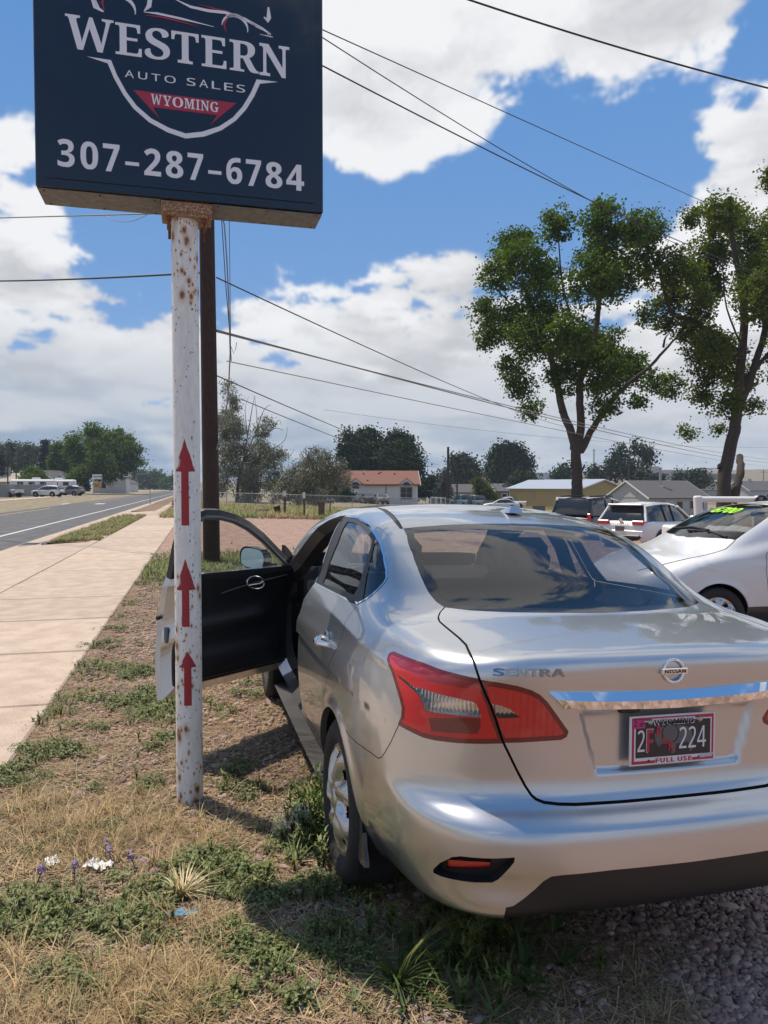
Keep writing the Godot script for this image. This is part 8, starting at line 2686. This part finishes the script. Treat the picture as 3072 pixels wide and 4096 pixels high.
# ---------- rubbish and single plants on the verge ----------
func litter() -> void:
	# crushed clear plastic cup, split in two
	var cup := thing("plastic_cup", "crushed clear plastic cup lying split in the weeds beside the rear wheel", "cup", Vector3(-0.44, 0.02, -3.24), 0.2)
	var cm := pane(Color(0.85, 0.87, 0.88), 0.16)
	cm.roughness = 0.12
	for h in [[Vector3(-0.03, 0.035, 0.0), 0.5, 0.3, -0.25], [Vector3(0.075, 0.03, 0.02), -0.9, -0.5, 0.5]]:
		var g := Geo.new()
		var rows := []
		for k in 7:
			var row := []
			for j in 13:
				var a := lerpf(-1.7, 1.7, j / 12.0)
				var rad := lerpf(0.030, 0.046, k / 6.0)
				var y := lerpf(0.0, 0.11, k / 6.0) + 0.02 * noise.get_noise_2d(j * 4.0, h[1] * 30.0) * k / 6.0
				row.append(Vector3(sin(a) * rad * 1.25, y, cos(a) * rad * 0.55 + 0.006 * noise.get_noise_2d(j * 5.0, k * 5.0)))
			rows.append(row)
		g.xf = Transform3D(Basis(Vector3.UP, h[1]) * Basis(Vector3.RIGHT, h[2]) * Basis(Vector3(0, 0, 1), h[3]), h[0])
		grid_skin(g, rows)
		var half := put("cup_half", g.mesh(), cm, cup)
		if h[1] > 0:
			var base := Node3D.new()
			base.name = "print"
			base.transform = g.xf * Transform3D(Basis(Vector3(0, 0, 1), -0.1), Vector3(0.0, 0.045, 0.027))
			half.add_child(base)
			lettering(base, "McCa", "Droid Sans", 700, Vector2(-0.035, 0), Vector2(0.03, 0.022), 0.0, M.white_wood, "lettering", 0.001)
	var stw := put("straw", tubem([Vector3(0.06, 0.09, -0.07), Vector3(0.085, 0.06, -0.045)], 0.005, 8), M.white_wood, cup)
	# blue plastic scrap
	var bp := thing("plastic_scrap", "torn piece of bright blue plastic lying in front of the straw tuft", "litter", Vector3(-0.735, 0.012, -2.66), 0.1)
	var g2 := Geo.new()
	var rows2 := []
	for k in 5:
		var row := []
		for j in 9:
			row.append(Vector3(lerpf(-0.065, 0.065, j / 8.0) * (1.0 - 0.1 * absf(k - 2.0)), 0.012 + 0.010 * noise.get_noise_2d(j * 7.0, k * 7.0), lerpf(0.022, -0.022, k / 4.0) + 0.005 * sin(j * 1.3)))
		rows2.append(row)
	grid_skin(g2, rows2)
	put("sheet", g2.mesh(), mat(lin(0.055, 0.24, 0.42), 0.45), bp)
	# crumpled white paper
	for e in [[Vector3(-1.37, 0.02, -3.02), "crumpled white paper scrap further left behind the purple flowers", 0.8], [Vector3(-1.165, 0.02, -2.98), "larger crumpled white paper beside the purple flowers", 1.1]]:
		var o := thing("paper_scrap", e[1], "litter", e[0], e[0].x * 3.0, "white paper scraps")
		var g := Geo.new()
		var rows := []
		for k in 8:
			var row := []
			for j in 12:
				row.append(Vector3(lerpf(-0.05, 0.05, j / 11.0), 0.016 + 0.028 * noise.get_noise_2d(j * 9.0 + e[2] * 50.0, k * 9.0), lerpf(0.03, -0.03, k / 7.0) + 0.012 * noise.get_noise_2d(j * 8.0, k * 3.0)) * e[2])
			rows.append(row)
		grid_skin(g, rows)
		put("sheet", g.mesh(), mat(lin(0.72, 0.70, 0.66), 0.9), o)
	# yellow petals or scraps at the bottom edge
	for e in [[-0.28, -2.14, "the leftmost"], [-0.22, -2.155, "second from the left"], [-0.115, -2.19, "third, a little behind"], [-0.115, -2.27, "the furthest back"]]:
		var o := thing("yellow_scrap", "small pale yellow scrap at the bottom edge, %s" % e[2], "litter", Vector3(e[0], 0.018, e[1]), e[0] * 20.0, "yellow scraps")
		var g := Geo.new()
		g.ball(Vector3.ZERO, Vector3(0.019, 0.007, 0.011), 9, 5)
		put("scrap", g.mesh(), mat(lin(0.55, 0.48, 0.17), 0.8), o)
	# purple flowers on thin stalks
	for e in [[-1.36, -2.86, 0.07, "the leftmost"], [-1.205, -2.84, 0.09, "the tallest in the middle"], [-1.17, -3.08, 0.06, "behind the tallest"], [-1.12, -3.02, 0.06, "right of the tallest"], [-1.01, -2.98, 0.07, "the rightmost"]]:
		var o := thing("purple_flower", "small purple wildflower on a thin stalk, %s" % e[3], "flower", Vector3(e[0], 0.0, e[1]), e[0] * 9.0, "purple wildflowers")
		put("stalk", tubem([Vector3.ZERO, Vector3(0.01, e[2] * 0.6, 0), Vector3(0.02, e[2], 0)], 0.0025, 5), mat(lin(0.07, 0.10, 0.035), 0.7), o)
		var g := Geo.new()
		for k in 26:
			var n := Vector3(rng.randfn(), rng.randfn() + 0.4, rng.randfn()).normalized()
			var p := Vector3(0.02, e[2] + 0.004, 0) + n * Vector3(0.014, 0.022, 0.014)
			var u := n.cross(Vector3(rng.randfn(), rng.randfn(), rng.randfn())).normalized()
			var w := n.cross(u)
			g.quad(p - u * 0.007, p - w * 0.004, p + u * 0.007, p + w * 0.004)
		put("petals", g.mesh(), mat(lin(0.16, 0.11, 0.34), 0.6), o)
	# dry straw tuft cut short
	var tf := thing("straw_tuft", "upright tuft of bleached cut straw beside the blue plastic", "grass tuft", Vector3(-0.765, 0, -2.78))
	var g3 := Geo.new()
	for k in 150:
		var a := rng.randf() * TAU
		var d := Vector3(cos(a), 0, sin(a))
		blade(g3, d * rng.randf() * 0.035, d + Vector3(0.25, 0, 0), rng.randf_range(0.06, 0.15), 0.004, rng.randf_range(0.2, 1.1), mix3([0.36, 0.25, 0.12], [0.68, 0.54, 0.32], rng.randf()))
	var dm := mat(Color.WHITE, 0.7)
	dm.vertex_color_use_as_albedo = true
	stuff(put("stalks", g3.mesh(), dm, tf))
	# grass tuft with seed stalks at the bottom edge
	var gt := thing("grass_tuft", "green grass tuft with leaning seed stalks before the sunlit stones", "grass tuft", Vector3(0.045, 0, -2.26))
	var g4 := Geo.new()
	for k in 60:
		var a := rng.randf() * TAU
		var d := Vector3(cos(a), 0, sin(a))
		blade(g4, d * rng.randf() * 0.03, d, rng.randf_range(0.10, 0.20), 0.007, rng.randf_range(0.4, 1.1), mix3([0.05, 0.085, 0.02], [0.14, 0.18, 0.05], rng.randf()), 4)
	for k in 7:
		blade(g4, Vector3(rng.randfn() * 0.02, 0, 0), Vector3(0.9, 0, -0.25 + rng.randfn() * 0.15), rng.randf_range(0.26, 0.36), 0.004, 0.7, Color(0.30, 0.30, 0.10), 5)
	stuff(put("blades", g4.mesh(), leaf_mat("lime"), gt))
	# weed spray by the wheel
	var sp := thing("tall_weed", "tall feathery green weed growing against the rear tyre", "weed", Vector3(-0.27, 0, -3.36))
	var g5 := Geo.new()
	for k in 34:
		var a := rng.randf() * TAU
		var d := Vector3(cos(a), 0, sin(a)) * rng.randf_range(0.2, 1.0)
		var H := rng.randf_range(0.16, 0.36)
		blade(g5, d * 0.03, d, H, 0.004, 0.5, Color(0.07, 0.095, 0.03), 4)
		for j in 26:
			var t := rng.randf_range(0.2, 1.0)
			var p := d * 0.03 + Vector3.UP * H * t * (1.0 - 0.22 * t) + d * H * 0.5 * t * t
			var b := rng.randf() * TAU
			blade(g5, p, Vector3(cos(b), 0.2, sin(b)), rng.randf_range(0.012, 0.03), 0.006, 0.6, mix3([0.045, 0.082, 0.02], [0.10, 0.15, 0.04], rng.randf()), 2)
	stuff(put("leaves", g5.mesh(), leaf_mat("leaf"), sp))
	# stones large enough to pick out
	var kinds := []
	for k in 4:
		kinds.append(stone_mesh(rng))
	for e in [[0.10, -2.19, 0.030, "pale grey"], [0.16, -2.21, 0.022, "tan"], [-0.02, -2.47, 0.020, "pale pink"], [0.045, -2.165, 0.026, "dusty pink"], [0.185, -2.15, 0.022, "white-grey"], [0.13, -2.12, 0.024, "brown-pink"]]:
		var c := lin(0.40, 0.33, 0.28) if "pale" in e[3] or "white" in e[3] else lin(0.36, 0.24, 0.19)
		put("rock", kinds[rng.randi() % 4], mat(c, 0.9), self, Transform3D(Basis(Vector3.UP, rng.randf() * 6.0) * Basis.from_scale(Vector3.ONE * e[2]), Vector3(e[0], e[2] * 0.35, e[1])))
		tag(get_child(get_child_count() - 1), "%s stone lying in the sunlit gravel at the bottom of the picture" % e[3], "stone", "larger stones")
